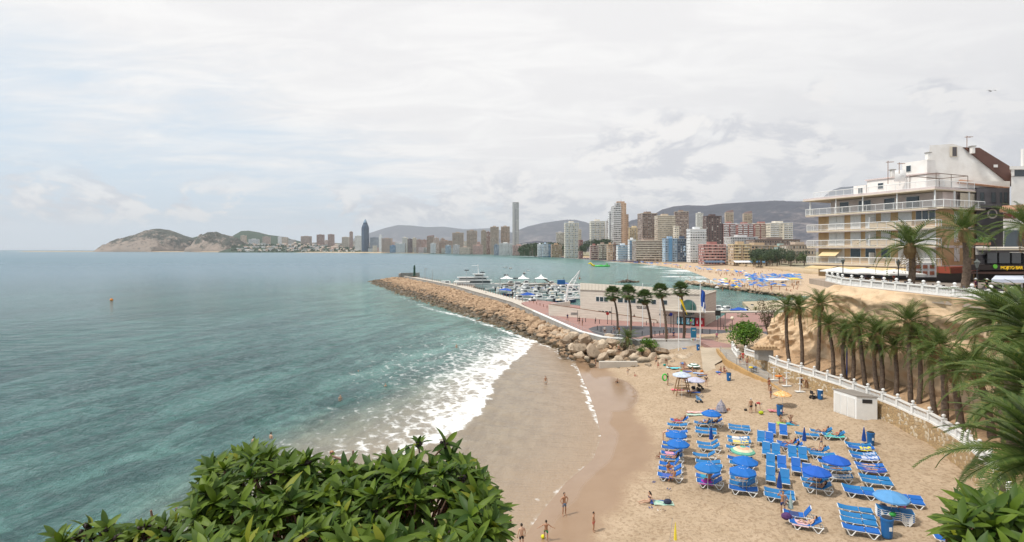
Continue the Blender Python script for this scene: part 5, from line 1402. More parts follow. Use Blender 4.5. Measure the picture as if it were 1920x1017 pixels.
q=MB();back=Vector((1.5,7,.4));q.add(a+[p+back for p in a],[(3,2,1,0),(4,5,6,7),(0,1,5,4),(1,2,6,5),(2,3,7,6),(3,0,4,7)]);rf=wb(q,'roof',mat('brown_roof_sheet',(0.13,0.065,0.05),.7,.25,.6),gh)
q=MB();pb(q,1863,1871,309,314,Yg-.6,.3);g=wb(q,'skylight',shut,gh);g.parent=rf;g.location=(0,0,0)
q=MB();pb(q,1781,1795,275,294,Yg-.12,.2);f=wb(q,'roof_door',cream,gh)
q=MB();pb(q,1786,1794,276,293,Yg-.16,.1);g=wb(q,'opening',darkw,gh);g.parent=f;g.location=(0,0,0)
q=MB();q.tube([PY(1741,300,Yg)+Vector((-.1,-.2,0)),PY(1741,352,Yg)+Vector((-.1,-.2,0))],.12,6);wb(q,'drainpipe',pinkw,gh)
q=MB();pb(q,1782,1894,340,352,101,2.8);wb(q,'lower_wall',whtw,gh)
q=MB();p0=[PY(1795,341,100.6),PY(1893,352,100.6),PY(1893,347,104),PY(1800,337,104)];q.add(p0+[p-Vector((0,0,.25))for p in p0],[(0,1,2,3),(7,6,5,4),(0,4,5,1),(3,7,4,0)]);wb(q,'tiled_edge',tile,gh)
ch=thing('charcoal_house','dark charcoal rendered house with a round window and a small balcony','building',(xat(1862,99),99,ZT))
q=MB();pb(q,1831,1893,353,540,99,9);wb(q,'wall',darkw,ch)
for x0,x1 in[(1838,1845),(1859,1867),(1875,1879),(1883,1889)]:
 q=MB();pb(q,x0,x1,361,380,98.92,.1);wb(q,'window',glass,ch)
q=MB();pb(q,1837,1877,383,390,97.8,1.2);wb(q,'balcony',darkw,ch)
q=MB();c_=PY(1861,401,98.8);q.tube([c_,c_+Vector((0,.15,0))],.72,18);f=wb(q,'round_window',pinkw,ch)
q=MB();q.tube([c_-Vector((0,.05,0)),c_+Vector((0,.1,0))],.5,18);g=wb(q,'pane',glass,ch);g.parent=f;g.location=(0,0,0)
wh=thing('white_house','white rendered house with a rooftop terrace at the right edge','building',(xat(1905,95),95,ZT))
q=MB();pb(q,1896,1990,318,540,95,12);wb(q,'wall',whtw,wh)
q=MB();pb(q,1893,1990,312,318,94.6,12);pb(q,1896,1902,318,330,94.7,.3);wb(q,'parapet',whtw,wh)
q=MB();pb(q,1902,1940,319,331,94.9,.2);wb(q,'window',glass,wh)
q=MB();p=PY(1918,312,95);q.tube([p,p+Vector((0,0,2.4))],.25,8);wb(q,'flue',whtw,wh)
Yb=76
bb=thing('bar_building','two storey cafe bar with dark glazed front, balcony and a lit yellow sign','building',(xat(1880,Yb),Yb,ZT))
q=MB();pb(q,1835,1990,476,530,Yb+4,8);wb(q,'wall',mat('bar_interior',(.05,.04,.038),.6,.3,.5),bb)
q=MB();pb(q,1829,1848,462,500,Yb+3.5,5);pb(q,1829,1990,463,466,Yb+3.2,5);wb(q,'white_pier',whtw,bb)
q=MB();pb(q,1834,1990,467,469.5,Yb,8);wb(q,'upper_roof',slabm,bb)
q=MB();pb(q,1835,1990,470,473,Yb+.3,7.6);wb(q,'fascia',darkw,bb)
q=MB();pb(q,1850,1918,474,494,Yb+3,.1);f=wb(q,'glazing',mat('reflective_glass',(.05,.055,.06),.08,spec=.9),bb)
for x in(1850,1872,1896,1917):q=MB();pb(q,x,x+1.6,474,494,Yb+2.9,.1);g=wb(q,'frame',black,bb);g.parent=f;g.location=(0,0,0)
q=MB();pb(q,1820,1990,497,507,Yb,4);wb(q,'sign_fascia',mat('sign_brown',(.03,.018,.015),.5),bb)
sg=mat('sign_lit_yellow',(.8,.5,.02),.5)
b_=sg.node_tree.nodes['Principled BSDF'];b_.inputs['Emission Color'].default_value=(1,.62,.03,1);b_.inputs['Emission Strength'].default_value=.25
tp=PY(1897,506,Yb-.05);t_=obj('lettering',text_mesh('MOJITO BAR',.5,sg,'lettering',.03),bb,tp-bb.location+Vector((0,0,.2)));t_.rotation_euler=(R(90),0,0);t_.scale=(.88,1,1)
q=MB();c_=PY(1866.5,500,Yb-.1);q.tube([c_,c_+Vector((0,.08,0))],.24,14);wb(q,'green_disc',mat('lime_green',(.16,.55,.05),.5),bb)
q=MB();pb(q,1815,1990,510,514,Yb-.3,4);wb(q,'lower_fascia',mat('canopy_brown',(.12,.06,.045),.7,.3,1),bb)
q=MB();pb(q,1829,1848,478,496,Yb+3.4,.1);wb(q,'door',darkw,bb)
for k in range(9):
 x=1822+k*4;q=MB();pb(q,x,x+.5,487,497,Yb+.1,.04);wb(q,'baluster',black,bb)
q=MB();pb(q,1820,1858,486.5,487.5,Yb+.08,.06);wb(q,'balcony_rail',black,bb)
uh=thing('tiled_house','white wall with clay tile eaves and painted emblems above the dark bar','building',(xat(1900,84),84,ZT))
q=MB();pb(q,1881,1990,396,470,84,5);wb(q,'wall',whtw,uh)
q=MB();a=[PY(1874,394,83),PY(1990,388,83),PY(1990,380,86),PY(1880,386,86)];q.add(a+[p-Vector((0,0,.3))for p in a],[(0,1,2,3),(7,6,5,4),(0,4,5,1),(3,7,4,0)]);wb(q,'tile_roof',tile,uh)
for x in(1885,1893,1902,1912):
 q=MB();c_=PY(x,404,83.9);q.ball(c_,(.3,.05,.3 if x!=1893 else .42),10,6);q.tube([c_-Vector((.3,.03,.35)),c_+Vector((.3,-.03,-.35))],.06,4);wb(q,'emblem',mat('emblem_rust',(.22,.06,.05),.7),uh)
q=MB();pb(q,1883,1990,432,463,83.8,.1);wb(q,'dark_glazing',glass,uh)
q=MB();pb(q,1815,1858,455,460,Yb+4,1.0);lg=tag(q.build('planter',tile),'row of clay planters with green plants left of the tiled house','planter')
pl_=crown_mb(1.6,.5,0,260,.14,5,6).build('potted_plants',leafdk);pl_.location=PY(1838,451,Yb+4.4);tag(pl_,'bushy green plants growing out of the clay planters','plant')
def cafe_parasol(px,py,Y,label,w=2.6):
 p=PY(px,py,Y);r=thing('cafe_parasol',label,'parasol',(p.x,Y,ZT),0,'white square cafe parasols');h=p.z-ZT
 q=MB();q.add([(-w,-w,h-.55),(w,-w,h-.55),(w,w,h-.55),(-w,w,h-.55),(0,0,h),(-w,-w,h-.72),(w,-w,h-.72),(w,w,h-.72),(-w,w,h-.72)],[(0,1,4),(1,2,4),(2,3,4),(3,0,4),(5,6,1,0),(6,7,2,1),(7,8,3,2),(8,5,0,3)]);q.build('canopy',offwhite,r)
 q=MB();q.tube([(0,0,0),(0,0,h)],.05,6);q.build('pole',steel,r)
cafe_parasol(1573,501,101,'white cafe parasol furthest left, at the corner of the terrace',1.8)
cafe_parasol(1622,503,93,'white cafe parasol in the middle under the hotel awnings')
cafe_parasol(1678,505,88,'white cafe parasol left of the thick terrace palm',2.3)
aw2=thing('awning','pale bluish white awning before the dark bar at the right edge','awning',(xat(1900,66),66,ZT))
q=MB();a=[PY(1859,524,65),PY(1990,526,65),PY(1990,517,69),PY(1866,517,69)];q.add(a+[a[0]-Vector((0,0,.3)),a[1]-Vector((0,0,.3))],[(0,1,2,3),(4,5,1,0)]);wb(q,'canopy',mat('pale_blue_canvas',(.62,.66,.76),.8,.08,2),aw2)
for x in(1881,1916):q=MB();p=PY(x,524,66);q.tube([(p.x,66,ZT),p],.07,6);wb(q,'post',white,aw2)
def terrace_lamp(px,pyt,Y,label):
 p=PY(px,pyt,Y);h=p.z-ZT;r=thing('terrace_lamp',label,'street lamp',(p.x,Y,ZT))
 q=MB();q.tube([(0,0,0),(0,0,.5),(0,0,h-.8)],[.12,.07,.05],8);q.build('pole',black,r)
 q=MB();q.lathe([(.08,h-.8),(.24,h-.25),(.3,h-.22),(.12,h-.05),(.03,h+.1)],8);q.build('lantern',mat('lantern_glass',(.12,.13,.12),.3),r)
terrace_lamp(1580.5,485,90,'black lantern lamp on the terrace left of the middle parasol')
terrace_lamp(1684.5,488,82,'black lantern lamp on the terrace just left of the thick palm')
terrace_lamp(1832,488,70,'black lantern lamp on the terrace before the dark bar, twin headed')
cg='dark cafe chairs behind the upper balustrade'
cc=thing('cafe_chair','dark cafe chair behind the upper balustrade','chair',(0,0,0),0,cg)
q=MB();q.b2(-.22,.22,-.22,.22,.42,.47);q.build('seat',darkw,cc);q=MB();q.b2(-.22,.22,.2,.24,.47,.9);q.build('backrest',darkw,cc)
for sx in(-.2,.2):
 for sy in(-.2,.2):q=MB();q.tube([(sx,sy,0),(sx,sy,.42)],.02,4);q.build('leg',black,cc)
cq=random.Random(6)
for k in range(16):
 Y=58+k*1.9;p=(43.9+cq.uniform(0,2.2),Y,ZT)
 if k==0:cc.location=p
 else:dup(cc,p,cq.uniform(0,6))
# ------ harbour
hullw=mat('boat_gelcoat',(0.72,0.72,0.70),0.3,0.12,0.8);hulln=mat('boat_navy',(0.03,0.05,0.11),0.35,0.1);covb=mat('boat_cover_blue',(0.02,0.10,0.45),0.75,0.15,2)
covg=mat('boat_cover_green',(0.02,0.25,0.15),0.75,0.15,2);wscr=mat('boat_glass',(0.04,0.05,0.06),0.15);woodh=mat('boat_wood',(0.22,0.13,0.07),0.6,0.3,2);redm=mat('boat_red',(.35,.03,.03),.5)
qm=MB();qm.b2(-26,24,366,376,0,1.5);qm.b2(20,44,352,364,-.5,1.7);qm.b2(-32,-19,334,372,-1,1.5);struct('harbour_quay',qm,mat('quay_concrete',(.42,.36,.30),.9,.25,.3))
q2=MB();q2.prism([(-6,228),(9,232),(28,207),(21,203),(8,226)],0,1.2);struct('slipway',q2,concrete)
def hull_mb(L,B,H):
 secs=[(-.5,.85,.25),(-.3,1,.3),(0,1,.33),(.25,.8,.42),(.42,.4,.52),(.5,.03,.62)]
 vs=[]
 for t,w,h in secs:
  x=t*L
  vs+=[(x,-w*B/2,H*(.8+h*.5)),(x,-w*B*.38,0.1),(x,0,-.25),(x,w*B*.38,.1),(x,w*B/2,H*(.8+h*.5))]
 fs=[]
 for i in range(5):
  for k in range(4):fs.append((i*5+k,i*5+k+1,i*5+k+6,i*5+k+5))
 fs.append((0,4,3,2,1));q=MB();q.add(vs,fs)
 dk=MB();dk.add([(vs[i*5][0],vs[i*5][1]*.96,vs[i*5][2]-.08)for i in range(6)]+[(vs[i*5+4][0],vs[i*5+4][1]*.96,vs[i*5][2]-.08)for i in range(6)],[(i,i+1,i+7,i+6)for i in range(5)])
 return q,dk
def boat(kind,loc=(0,0,0)):
 L,B,H={'cruiser':(7.5,2.6,1.0),'open':(5.5,2.1,.75),'covered':(6,2.2,.8),'cabin':(6.5,2.3,.9),'rib':(5,2,.6),'dark':(6.5,2.3,.8)}[kind]
 r=thing('motorboat','x','boat',loc,0,'small boats moored in the harbour')
 h,d=hull_mb(L,B,H);h.build('hull',{'dark':hulln}.get(kind,hullw),r,False);d.build('deck',hullw,r)
 if kind in('cruiser','cabin'):
  q=MB();z=H;q.add([(-.1*L,-.38*B,z),(.3*L,-.25*B,z),(.3*L,.25*B,z),(-.1*L,.38*B,z),(-.08*L,-.33*B,z+1.1),(.12*L,-.28*B,z+1.1),(.12*L,.28*B,z+1.1),(-.08*L,.33*B,z+1.1)],[(4,5,6,7),(0,1,5,4),(1,2,6,5),(2,3,7,6),(3,0,4,7)]);q.build('cabin',hullw,r)
  q=MB();q.add([(.125*L,-.27*B,z+1.03),(.125*L,.27*B,z+1.03),(.225*L,.265*B,z+.5),(.225*L,-.265*B,z+.5)],[(0,1,2,3)])
  for s in(-1,1):q.add([(-.06*L,s*.36*B,z+.5),(.14*L,s*.315*B,z+.5),(.1*L,s*.30*B,z+.95),(-.06*L,s*.345*B,z+.95)],[(0,1,2,3)])
  q.build('windscreen',wscr,r)
  if kind=='cruiser':
   q=MB();q.b2(-.22*L,.1*L,-.3*B,.3*B,z+1.9,z+1.97);q.build('bimini',hullw,r)
   q=MB()
   for sx in(-.2,.08):
    for sy in(-.28,.28):q.tube([(sx*L,sy*B,z),(sx*L,sy*B,z+1.9)],.025,4)
   q.build('frame',steel,r)
 elif kind in('covered',):
  q=MB();q.add([(-.48*L,-.42*B,H),(-.48*L,.42*B,H),(-.1*L,.45*B,H+.2),(-.1*L,-.45*B,H+.2),(.3*L,.2*B,H+.15),(.3*L,-.2*B,H+.15),(-.1*L,0,H+.95),(-.4*L,0,H+.6),(.25*L,0,H+.5)],[(0,1,7),(1,2,6,7),(0,7,6,3),(2,4,8,6),(3,6,8,5),(4,5,8)]);q.build('cover',covb,r)
 else:
  q=MB();q.b2(-.05*L,.08*L,-.2*B,.2*B,H-.1,H+.55);q.build('console',hullw,r)
  q=MB();q.add([(.08*L,-.22*B,H+.5),(.08*L,.22*B,H+.5),(.04*L,.2*B,H+.9),(.04*L,-.2*B,H+.9)],[(0,1,2,3)]);q.build('windscreen',wscr,r)
  q=MB();q.b2(-.35*L,-.22*L,-.35*B,.35*B,H-.1,H+.25);q.build('seat',cream,r)
 q=MB();q.b2(-.56*L,-.49*L,-.18,.18,.2,H+.45);q.build('outboard_motor',black,r)
 q=MB()
 for s in(-1,1):q.tube([(.1*L,s*.4*B,H+.55),(.35*L,s*.25*B,H+.75),(.48*L,0,H+.85)],.02,4)
 q.build('bow_rail',steel,r)
 return r
KB={k:boat(k)for k in('cruiser','open','covered','cabin','rib','dark')}
KD={'cruiser':'cabin cruiser with sun top','open':'open white motorboat','covered':'boat under blue cover','cabin':'white boat with small cabin','rib':'short white dinghy','dark':'navy hulled boat'}
rows=[(537.5,905,1078,'in the furthest row',22),(541,915,1080,'in the second row',23),(545.5,925,1080,'in the third row',24),(550,945,1078,'in the fourth row',25),(555,960,1076,'in the fifth row',27),(560.5,985,1074,'in the sixth row',30),(567,1012,1072,'in the nearest row',32)]
mq=random.Random(17);used=set()
for py,xa,xb,desc,step in rows:
 x=xa;seen={}
 while x<xb:
  k=mq.choices(list(KB),[3,3,2,3,1,2])[0]
  p=P(x,py+mq.uniform(-1,1),0.0);rz=mq.choice([R(200),R(20),R(170),R(190)])+mq.uniform(-.2,.2)
  n=seen.get(k,0);seen[k]=n+1
  lb='%s, %s from left %s of the harbour'%(KD[k],ordinal(n),desc)
  if k not in used:o=KB[k];o.location=p;o.rotation_euler=(0,0,rz);o['label']=lb;used.add(k)
  else:o=dup(KB[k],p,rz,lb,scale=mq.uniform(1.15,1.5))
  x+=step*mq.uniform(.62,.95)
for x,y,k,rz,lb in[(1348,586,'cabin',2.9,'white cabin boat nearest the club in the right hand channel'),(1364,587,'cabin',3.3,'white cabin boat beside the blue covered one in the right hand channel'),(1381,588,'covered',3.2,'blue covered boat in the right hand channel'),(1399,586,'open',.3,'open white boat at the end of the right hand channel'),(1410,580,'rib',.9,'small dinghy against the sandy quay of the right hand channel')]:
 dup(KB[k],P(x,y,0),rz,lb,'boats in the right hand channel',scale=1.1)
for x,y,k,lb in[(893,556,'dark','dark boat laid up beside the jetty posts'),(1000,574,'cruiser','white cruiser standing on the hard next to the jetty'),(975,566,'cruiser','large white cruiser standing on the hard with blue trim'),(1050,577,'open','low white boat standing on the hard before the crane')]:
 p=P(x,y,1.3);dup(KB[k],p,R(195),lb,'boats laid up on the hard',scale=1.15)
fy=thing('ferry','white excursion ferry with stacked decks and a mast at the harbour quay','ferry',(P(903,534,0).x,352,0),R(6))
h,d=hull_mb(24,6,2.2);h.build('hull',hullw,fy);d.build('deck',hullw,fy)
for x0,x1,z0,z1,nm in[(-11,6,2.3,4.0,'lower_cabin'),(-10,4,4.2,5.6,'upper_cabin'),(-2,2.5,5.9,7.2,'bridge')]:
 q=MB();q.b2(x0,x1,-2.4,2.4,z0,z1);o=q.build(nm,hullw,fy)
 q=MB();q.b2(x0+.3,x1-.1,-2.43,2.43,z0+.6,z1-.25);q.b2(x1-.3,x1+.03,-2.2,2.2,z0+.6,z1-.25);q.build('window_band',wscr,o)
 q=MB();q.b2(x0-1,x1+1,-2.8,2.8,z1+.003,z1+.18);q.build('deck_roof',hullw,o)
q=MB();q.tube([(0,0,7.3),(-.3,0,12.5)],[.25,.08],6);q.tube([(-3.5,0,11.6),(.3,0,11.8)],.08,4);q.build('mast',hullw,fy)
q=MB()
for k in range(14):q.tube([(-11+k*.8,-2.7,4.2),(-11+k*.8,-2.7,5.1)],.04,3)
q.tube([(-11,-2.7,5.1),(-.5,-2.7,5.1)],.05,4);q.build('railing',steel,fy)
f2_=thing('work_boat','brown hulled fishing boat lying below the middle white tent','boat',P(972,540,0),R(8));h,d=hull_mb(11,3.4,1.3);h.build('hull',woodh,f2_);d.build('deck',woodh,f2_);q=MB();q.b2(-2,1,-1.1,1.1,1.3,3.2);q.build('cabin',hullw,f2_)
q=MB();q.b2(-1.9,1.02,-1.12,1.12,2.2,2.8);q.build('windscreen',wscr,f2_)
for x0,x1,y0,y1,Y,lb in[(850,880,529,536,330,'flat white canopy on the harbour side of the jetty'),(826,846,529,534,345,'parked white vans on the jetty beside the canopy')]:
 a=PY(x0,y1,Y);b=PY(x1,y0,Y);r=thing('canopy' if x0==850 else 'parked_van',lb,'canopy' if x0==850 else 'van',((a.x+b.x)/2,Y,2.0));w_=b.x-a.x;h=b.z-2
 if x0==850:
  q=MB();q.b2(-w_/2,w_/2,0,5,h-.3,h);q.build('roof',offwhite,r)
  for k in range(4):q=MB();q.tube([(-w_/2+w_*k/3,0,0),(-w_/2+w_*k/3,0,h-.3)],.1,4);q.build('post',steel,r)
 else:
  q=MB();q.add([(-2.4,0,.4),(2.4,0,.4),(2.4,0,1.2),(1.7,0,2.1),(-2.4,0,2.1),(-2.4,1.9,.4),(2.4,1.9,.4),(2.4,1.9,1.2),(1.7,1.9,2.1),(-2.4,1.9,2.1)],[(0,1,2,3,4),(9,8,7,6,5),(0,5,6,1),(1,6,7,2),(2,7,8,3),(3,8,9,4),(4,9,5,0)]);q.build('body',hullw,r)
  q=MB();q.b2(-.2,1.6,-.02,.02,1.25,1.85);q.build('side_window',wscr,r)
  for s in(-1.5,1.5):q=MB();q.tube([(s,-.05,.38),(s,.2,.38)],.38,12);q.build('wheel',black,r)
for px,lb in[(950,'left one of three peaked white tents on the harbour quay'),(980.5,'middle one of three peaked white tents on the harbour quay'),(1014.5,'right one of three peaked white tents on the harbour quay')]:
 p=P(px,533,1.5);r=thing('tent',lb,'tent',p);s=3.3
 prof=[(1.0,3.0),(.62,3.3),(.3,3.9),(.1,4.7),(.015,5.4)]
 q=MB();vs=[]
 for f,z in prof:
  for k in range(16):
   a=2*PI*k/16+PI/4;rr=s*f/max(abs(math.cos(a)),abs(math.sin(a)))if f>.5 else s*f*1.15
   vs.append((rr*math.cos(a),rr*math.sin(a),z))
 q.add(vs,[(i*16+k,i*16+(k+1)%16,(i+1)*16+(k+1)%16,(i+1)*16+k)for i in range(4)for k in range(16)]);q.build('canopy',white,r,True)
 for sx in(-1,1):
  for sy in(-1,1):q=MB();q.tube([(sx*s,sy*s,0),(sx*s,sy*s,3)],.07,5);q.build('post',steel,r)
cp=P(1076,573,2.9);crn=thing('harbour_crane','white lattice boat crane with a raised jib beside the club','crane',cp)
q=MB()
for sx in(-1.6,1.6):
 for sy in(0,2.2):q.tube([(sx*1.6,sy,0),(sx,sy,6.2)],.16,5)
for z in(2.2,4.2,6.2):q.tube([(-1.9,0,z),(1.9,0,z)],.1,4);q.tube([(-1.9,2.2,z),(1.9,2.2,z)],.1,4)
q.tube([(-2.3,0,1),(1.9,0,4.2)],.08,4);q.tube([(1.9,0,4.2),(-1.5,0,6.2)],.08,4);q.build('frame',white,crn)
q=MB();a=Vector((-2.2,1,5.4));b=Vector((1.9,1,10.6));dn=Vector((.9,0,-.7))
q.tube([a,b],.12,5);q.tube([a+dn*1.6,b],.12,5)
for k in range(7):
 t0,t1=k/7,(k+.6)/7;q.tube([a.lerp(b,t0),(a+dn*1.6).lerp(b,t1)],.06,4);q.tube([(a+dn*1.6).lerp(b,t1),a.lerp(b,(k+1)/7)],.06,4)
q.tube([(-2.2,1,5.4),(-.2,1,8.2)],.1,4);q.build('jib',white,crn)
q=MB();q.tube([b,b-Vector((0,0,2.2))],.04,4);q.ball(b-Vector((0,0,2.4)),.3,6,5);q.build('hook',rope,crn)
cb=thing('blue_container','blue steel container on the outer quay right of the tents','container',P(1052.5,534,1.7))
q=MB();q.b2(-2.0,2.0,0,2.4,0,2.4)
for k in range(10):q.b2(-1.95+k*.4,-1.8+k*.4,-.05,0,.1,2.3)
q.build('box',bluem,cb);q=MB();q.tube([(1.4,1,2.4),(1.4,1,4.0)],.12,5);q.build('pipe',black,cb)
stg=thing('gangway_roof','brown slanting ramp roof right of the third tent','ramp',P(1028,533.5,1.5));q=MB();q.add([(-3,0,2.9),(2.0,0,0),(2.6,0,0),(-2,0,3.4),(-3,2.4,2.9),(2,2.4,0),(2.6,2.4,0),(-2,2.4,3.4)],[(0,1,2,3),(7,6,5,4),(3,2,6,7),(0,4,5,1)]);q.build('ramp',mat('brown_timber',(.2,.14,.1),.8,.3,3),stg)
gy=MB();gy.prism([tuple(P(x,y,1.2)[:2])for x,y in[(1392,566),(1412,584),(1450,592),(1520,575),(1500,562)]],0,1.2);struct('sandy_quay',gy,mat('quay_sand',(.46,.38,.26),.9,.2,.3))
rest=MB();gq=random.Random(44)
def add_rock(mb,p,s,q):
 i=q.randrange(len(ROCKS));M=Matrix.Rotation(q.uniform(0,6.28),3,'Z')@Matrix.Rotation(q.uniform(-.4,.4),3,'X')
 mb.add([M@Vector(v)*s+p for v in ROCKS[i].v],ROCKS[i].f)
for k in range(330):
 t=gq.random();a=P(1288,533,0);b=P(1500,561,0)
 p=a.lerp(b,t)+Vector((gq.uniform(-1,1),gq.uniform(-3,4.5),gq.uniform(0,1.5)));add_rock(rest,p,gq.uniform(1.6,3.2),gq)
rm2=rock_mat('groyne_rock',(0.52,0.40,0.28),(0.34,0.24,0.16),(0.07,0.05,0.035))
tag(rest.build('groyne_rocks',rm2),'line of low rocks closing the crowded beach from the channel',kind='stuff')
isl=thing('rock_islet','dark rocky islet with a thin marker pole in the bay','islet',P(1177,530,0))
q=MB()
for k in range(60):
 x=gq.gauss(0,3.4);add_rock(q,Vector((x,gq.uniform(-2,2),.2+max(0,1.2-abs(x)*.25)*gq.random())),gq.uniform(1.2,2.4),gq)
q.build('rocks',rock_mat('islet_rock',(.15,.11,.08),(.08,.06,.045),(.04,.03,.025)),isl);q=MB();q.tube([(0,0,1),(0,0,5.6)],[.14,.06],5);q.build('marker_pole',rope,isl)
inf=thing('inflatable_playground','long green and yellow inflatable floating playground in the bay','inflatable',P(1129,500.5,0));gn=mat('inflatable_green',(.06,.5,.07),.4);yl=mat('inflatable_yellow',(.75,.55,.02),.4)
q=MB();q.tube([(-9,0,.8),(0,0,.8),(9,0,.8)],[1.0,1.1,1.0],10);q.tube([(4,0,1),(5.5,0,4),(7,0,1)],.6,8);q.tube([(-2,0,1),(-1,0,2.6),(0,0,1)],.5,8);q.build('tube',gn,inf,True)
q=MB();q.tube([(-16,0,3.4),(-13.5,0,4.2),(-11,0,1.6),(-8.5,0,1.0)],[.6,1.1,1.1,1.0],8);q.build('slide',yl,inf,True)
sq=random.Random(51)
for px,py,lb in[(983,514,'helicopter like small tourist boat with dark mast behind the tents'),(946,503,'tiny low boat far left in the open bay'),(958,504.5,'tiny low boat right of another in the open bay'),(991,509,'small grey boat behind the middle tent')]:
 p=P(px,py,0);o=dup(KB['dark' if px==983 else 'open'],p,sq.uniform(0,6),lb,'small craft out in the bay');
for i,(px,py)in enumerate([(857,504),(860.5,504.3),(863.5,504),(875,507.5),(907,511.5),(947,516),(957,520)]):pass
by=thing('buoy','orange mooring buoy floating alone on the open sea','buoy',P(209,564,0));q=MB();q.ball((0,0,.3),.55,12,8);q.build('float',mat('buoy_orange',(.75,.25,.02),.4),by,True);q=MB();q.lathe([(.12,.8),(.08,1.1)],8);q.build('ring',black,by)
for px,yt,Y,lb in[(949,516,300,'lamp mast with a cluster of dark floodlights left of the tents'),(967,522,290,'lamp mast with dark floodlights below the middle tent'),(904.5,511,320,'lamp mast rising beside the ferry'),(936,520,285,'bare white mast between the moored boats'),(875,507,330,'lamp mast with floodlights left of the ferry')]:
 p=PY(px,yt,Y);r=thing('floodlight_mast',lb,'mast',(p.x,Y,0));q=MB();q.tube([(0,0,0),(0,0,p.z)],[.14,.08],5);q.build('pole',steel,r)
 if px!=936:
  for s in(-.7,0,.7):q=MB();q.box((s,-.2,p.z),(.55,.4,.45),rx=.5);q.build('floodlight',black,r)
# ------ depth calibration: the lens is wider than first assumed,
KY=1000.0/FOC
WORLD_BUILT={'jetty_wall','plaza_wall','beach_wall','ramp_wall','handrail','fence_railing','club_building','ramp_parapet','stone_retaining_wall','balustrade','jetty_end_wall','gable_house','charcoal_house','white_house','bar_building','tiled_house','awning','stone_stair_wall'}
for o in list(C.objects):
 if o.parent or o.type in('CAMERA','LIGHT'):continue
 o.location.y*=KY
 if o.name.split('.')[0]in WORLD_BUILT or(o.type=='MESH' and o.location.length<1e-6):o.scale.y=KY
ht.rotation_euler.z=math.atan2(-23*KY,7.6);ht.scale.x=math.hypot(7.6,23*KY)/math.hypot(7.6,23)
beach_old=beach_h
def beach_h(x,y):return beach_old(x,np.asarray(y,float)/KY)
FARSHORE=[(x,y*KY)for x,y in FARSHORE]
FOC=1000.0
cam.lens=36*FOC/1920
# ------ beach furniture
blueA=mat('lounger_blue_bright',(0.007,0.12,0.45),0.6,0.12,3);blueB=mat('lounger_blue_faded',(0.012,0.17,0.42),0.6,0.12,3)
parB=mat('parasol_blue',(0.006,0.135,0.48),0.65,0.12,1.5);parN=mat('parasol_navy',(0.015,0.07,0.30),0.65,0.2,1.5);parL=mat('parasol_light_blue',(0.10,0.30,0.58),0.65,0.12,1.5)
plast=mat('white_plastic',(0.76,0.76,0.74),0.45,0.08,3)
def lounger_proto(back,blue):
 """foot end at -x, head end at +x; back angle in degrees"""
 r=thing('sun_lounger','x','sun lounger',(0,0,0),0,'blue sun loungers on the near beach')
 hinge=.22;a=R(back);HL=.76;hx,hz=hinge+HL*math.cos(a),.38+HL*math.sin(a)
 q=MB()
 for y in(-.31,.31):q.tube([(-.98,y,.44),(-.8,y,.39),(-.2,y,.36),(hinge,y,.38),(.62,y,.37),(.92,y,.36)],[.03,.032,.034,.034,.034,.03],6)
 q.tube([(-.98,-.31,.44),(-.98,.31,.44)],.03,6);q.tube([(.92,-.31,.36),(.92,.31,.36)],.03,6);q.build('frame',plast,r)
 for x0,x1,xg in((-.78,-.28,-.55),(.30,.88,.62)):
  for y in(-.33,.33):
   q=MB();q.tube([(x0,y,.38),(xg-.06,y,.03),(xg+.06,y,.03),(x1,y,.37)],.034,6);q.build('leg',plast,r)
 q=MB()
 for y in(-.30,.30):q.tube([(hinge,y,.39),(hx,y,hz)],.03,6)
 q.tube([(hx,-.30,hz),(hx,.30,hz)],.035,6)
 if back>15:q.tube([(hinge+HL*.6*math.cos(a),-.28,.38+HL*.6*math.sin(a)),(.7,-.28,.38)],.02,4);q.tube([(hinge+HL*.6*math.cos(a),.28,.38+HL*.6*math.sin(a)),(.7,.28,.38)],.02,4)
 q.build('back_frame',plast,r)
 prof=[(-.96,.455),(-.75,.40),(-.4,.365),(0,.375),(hinge-.03,.40)]
 def sling(pr,nm):
  q=MB();n=len(pr);vs=[]
  for x,z in pr:
   for y,dz in((-.335,0),(0,-.015),(.335,0)):vs.append((x,y,z+dz+.045))
  for x,z in pr:
   for y,dz in((-.335,0),(0,-.02),(.335,0)):vs.append((x,y,z+dz-.03))
  fs=[];o=3*n
  for i in range(n-1):
   for k in range(2):
    b=i*3+k;fs.append((b,b+3,b+4,b+1));fs.append((o+b,o+b+1,o+b+4,o+b+3))
   fs.append((i*3,o+i*3,o+i*3+3,i*3+3));fs.append((i*3+2,i*3+5,o+i*3+5,o+i*3+2))
  fs.append((0,1,o+1,o));fs.append((1,2,o+2,o+1));e=3*(n-1);fs.append((e,o+e,o+e+1,e+1));fs.append((e+1,o+e+1,o+e+2,e+2))
  q.add(vs,fs);return q.build(nm,blue,r)
 sling(prof,'seat');sling([(hinge+t*(hx-hinge),.395+t*(hz-.38))for t in(.03,.35,.7,.98)],'backrest')
 return r
LPR={(b,c):lounger_proto(b,blueA if c=='A' else blueB)for b in(4,14,38,58)for c in 'AB'}
usedL=set()
def lounger(px,py,back,blue,yaw,label,dz=0.0,group=None):
 p=G(px,py,.36);p.z+=dz
 k=(back,blue)
 if k not in usedL:
  usedL.add(k);o=LPR[k];o.location=p;o.rotation_euler=(0,0,R(yaw));o['label']=label
 else:o=dup(LPR[k],p,R(yaw),label)
 if group:o['group']=group
 o.scale=(1.07,1.05,1.0)
 return o
def Z3(x,y):return 1210+x/4.841,750+y/4.841
def Z4(x,y):return 1420+x/4.291,780+y/4.291
LNG={}
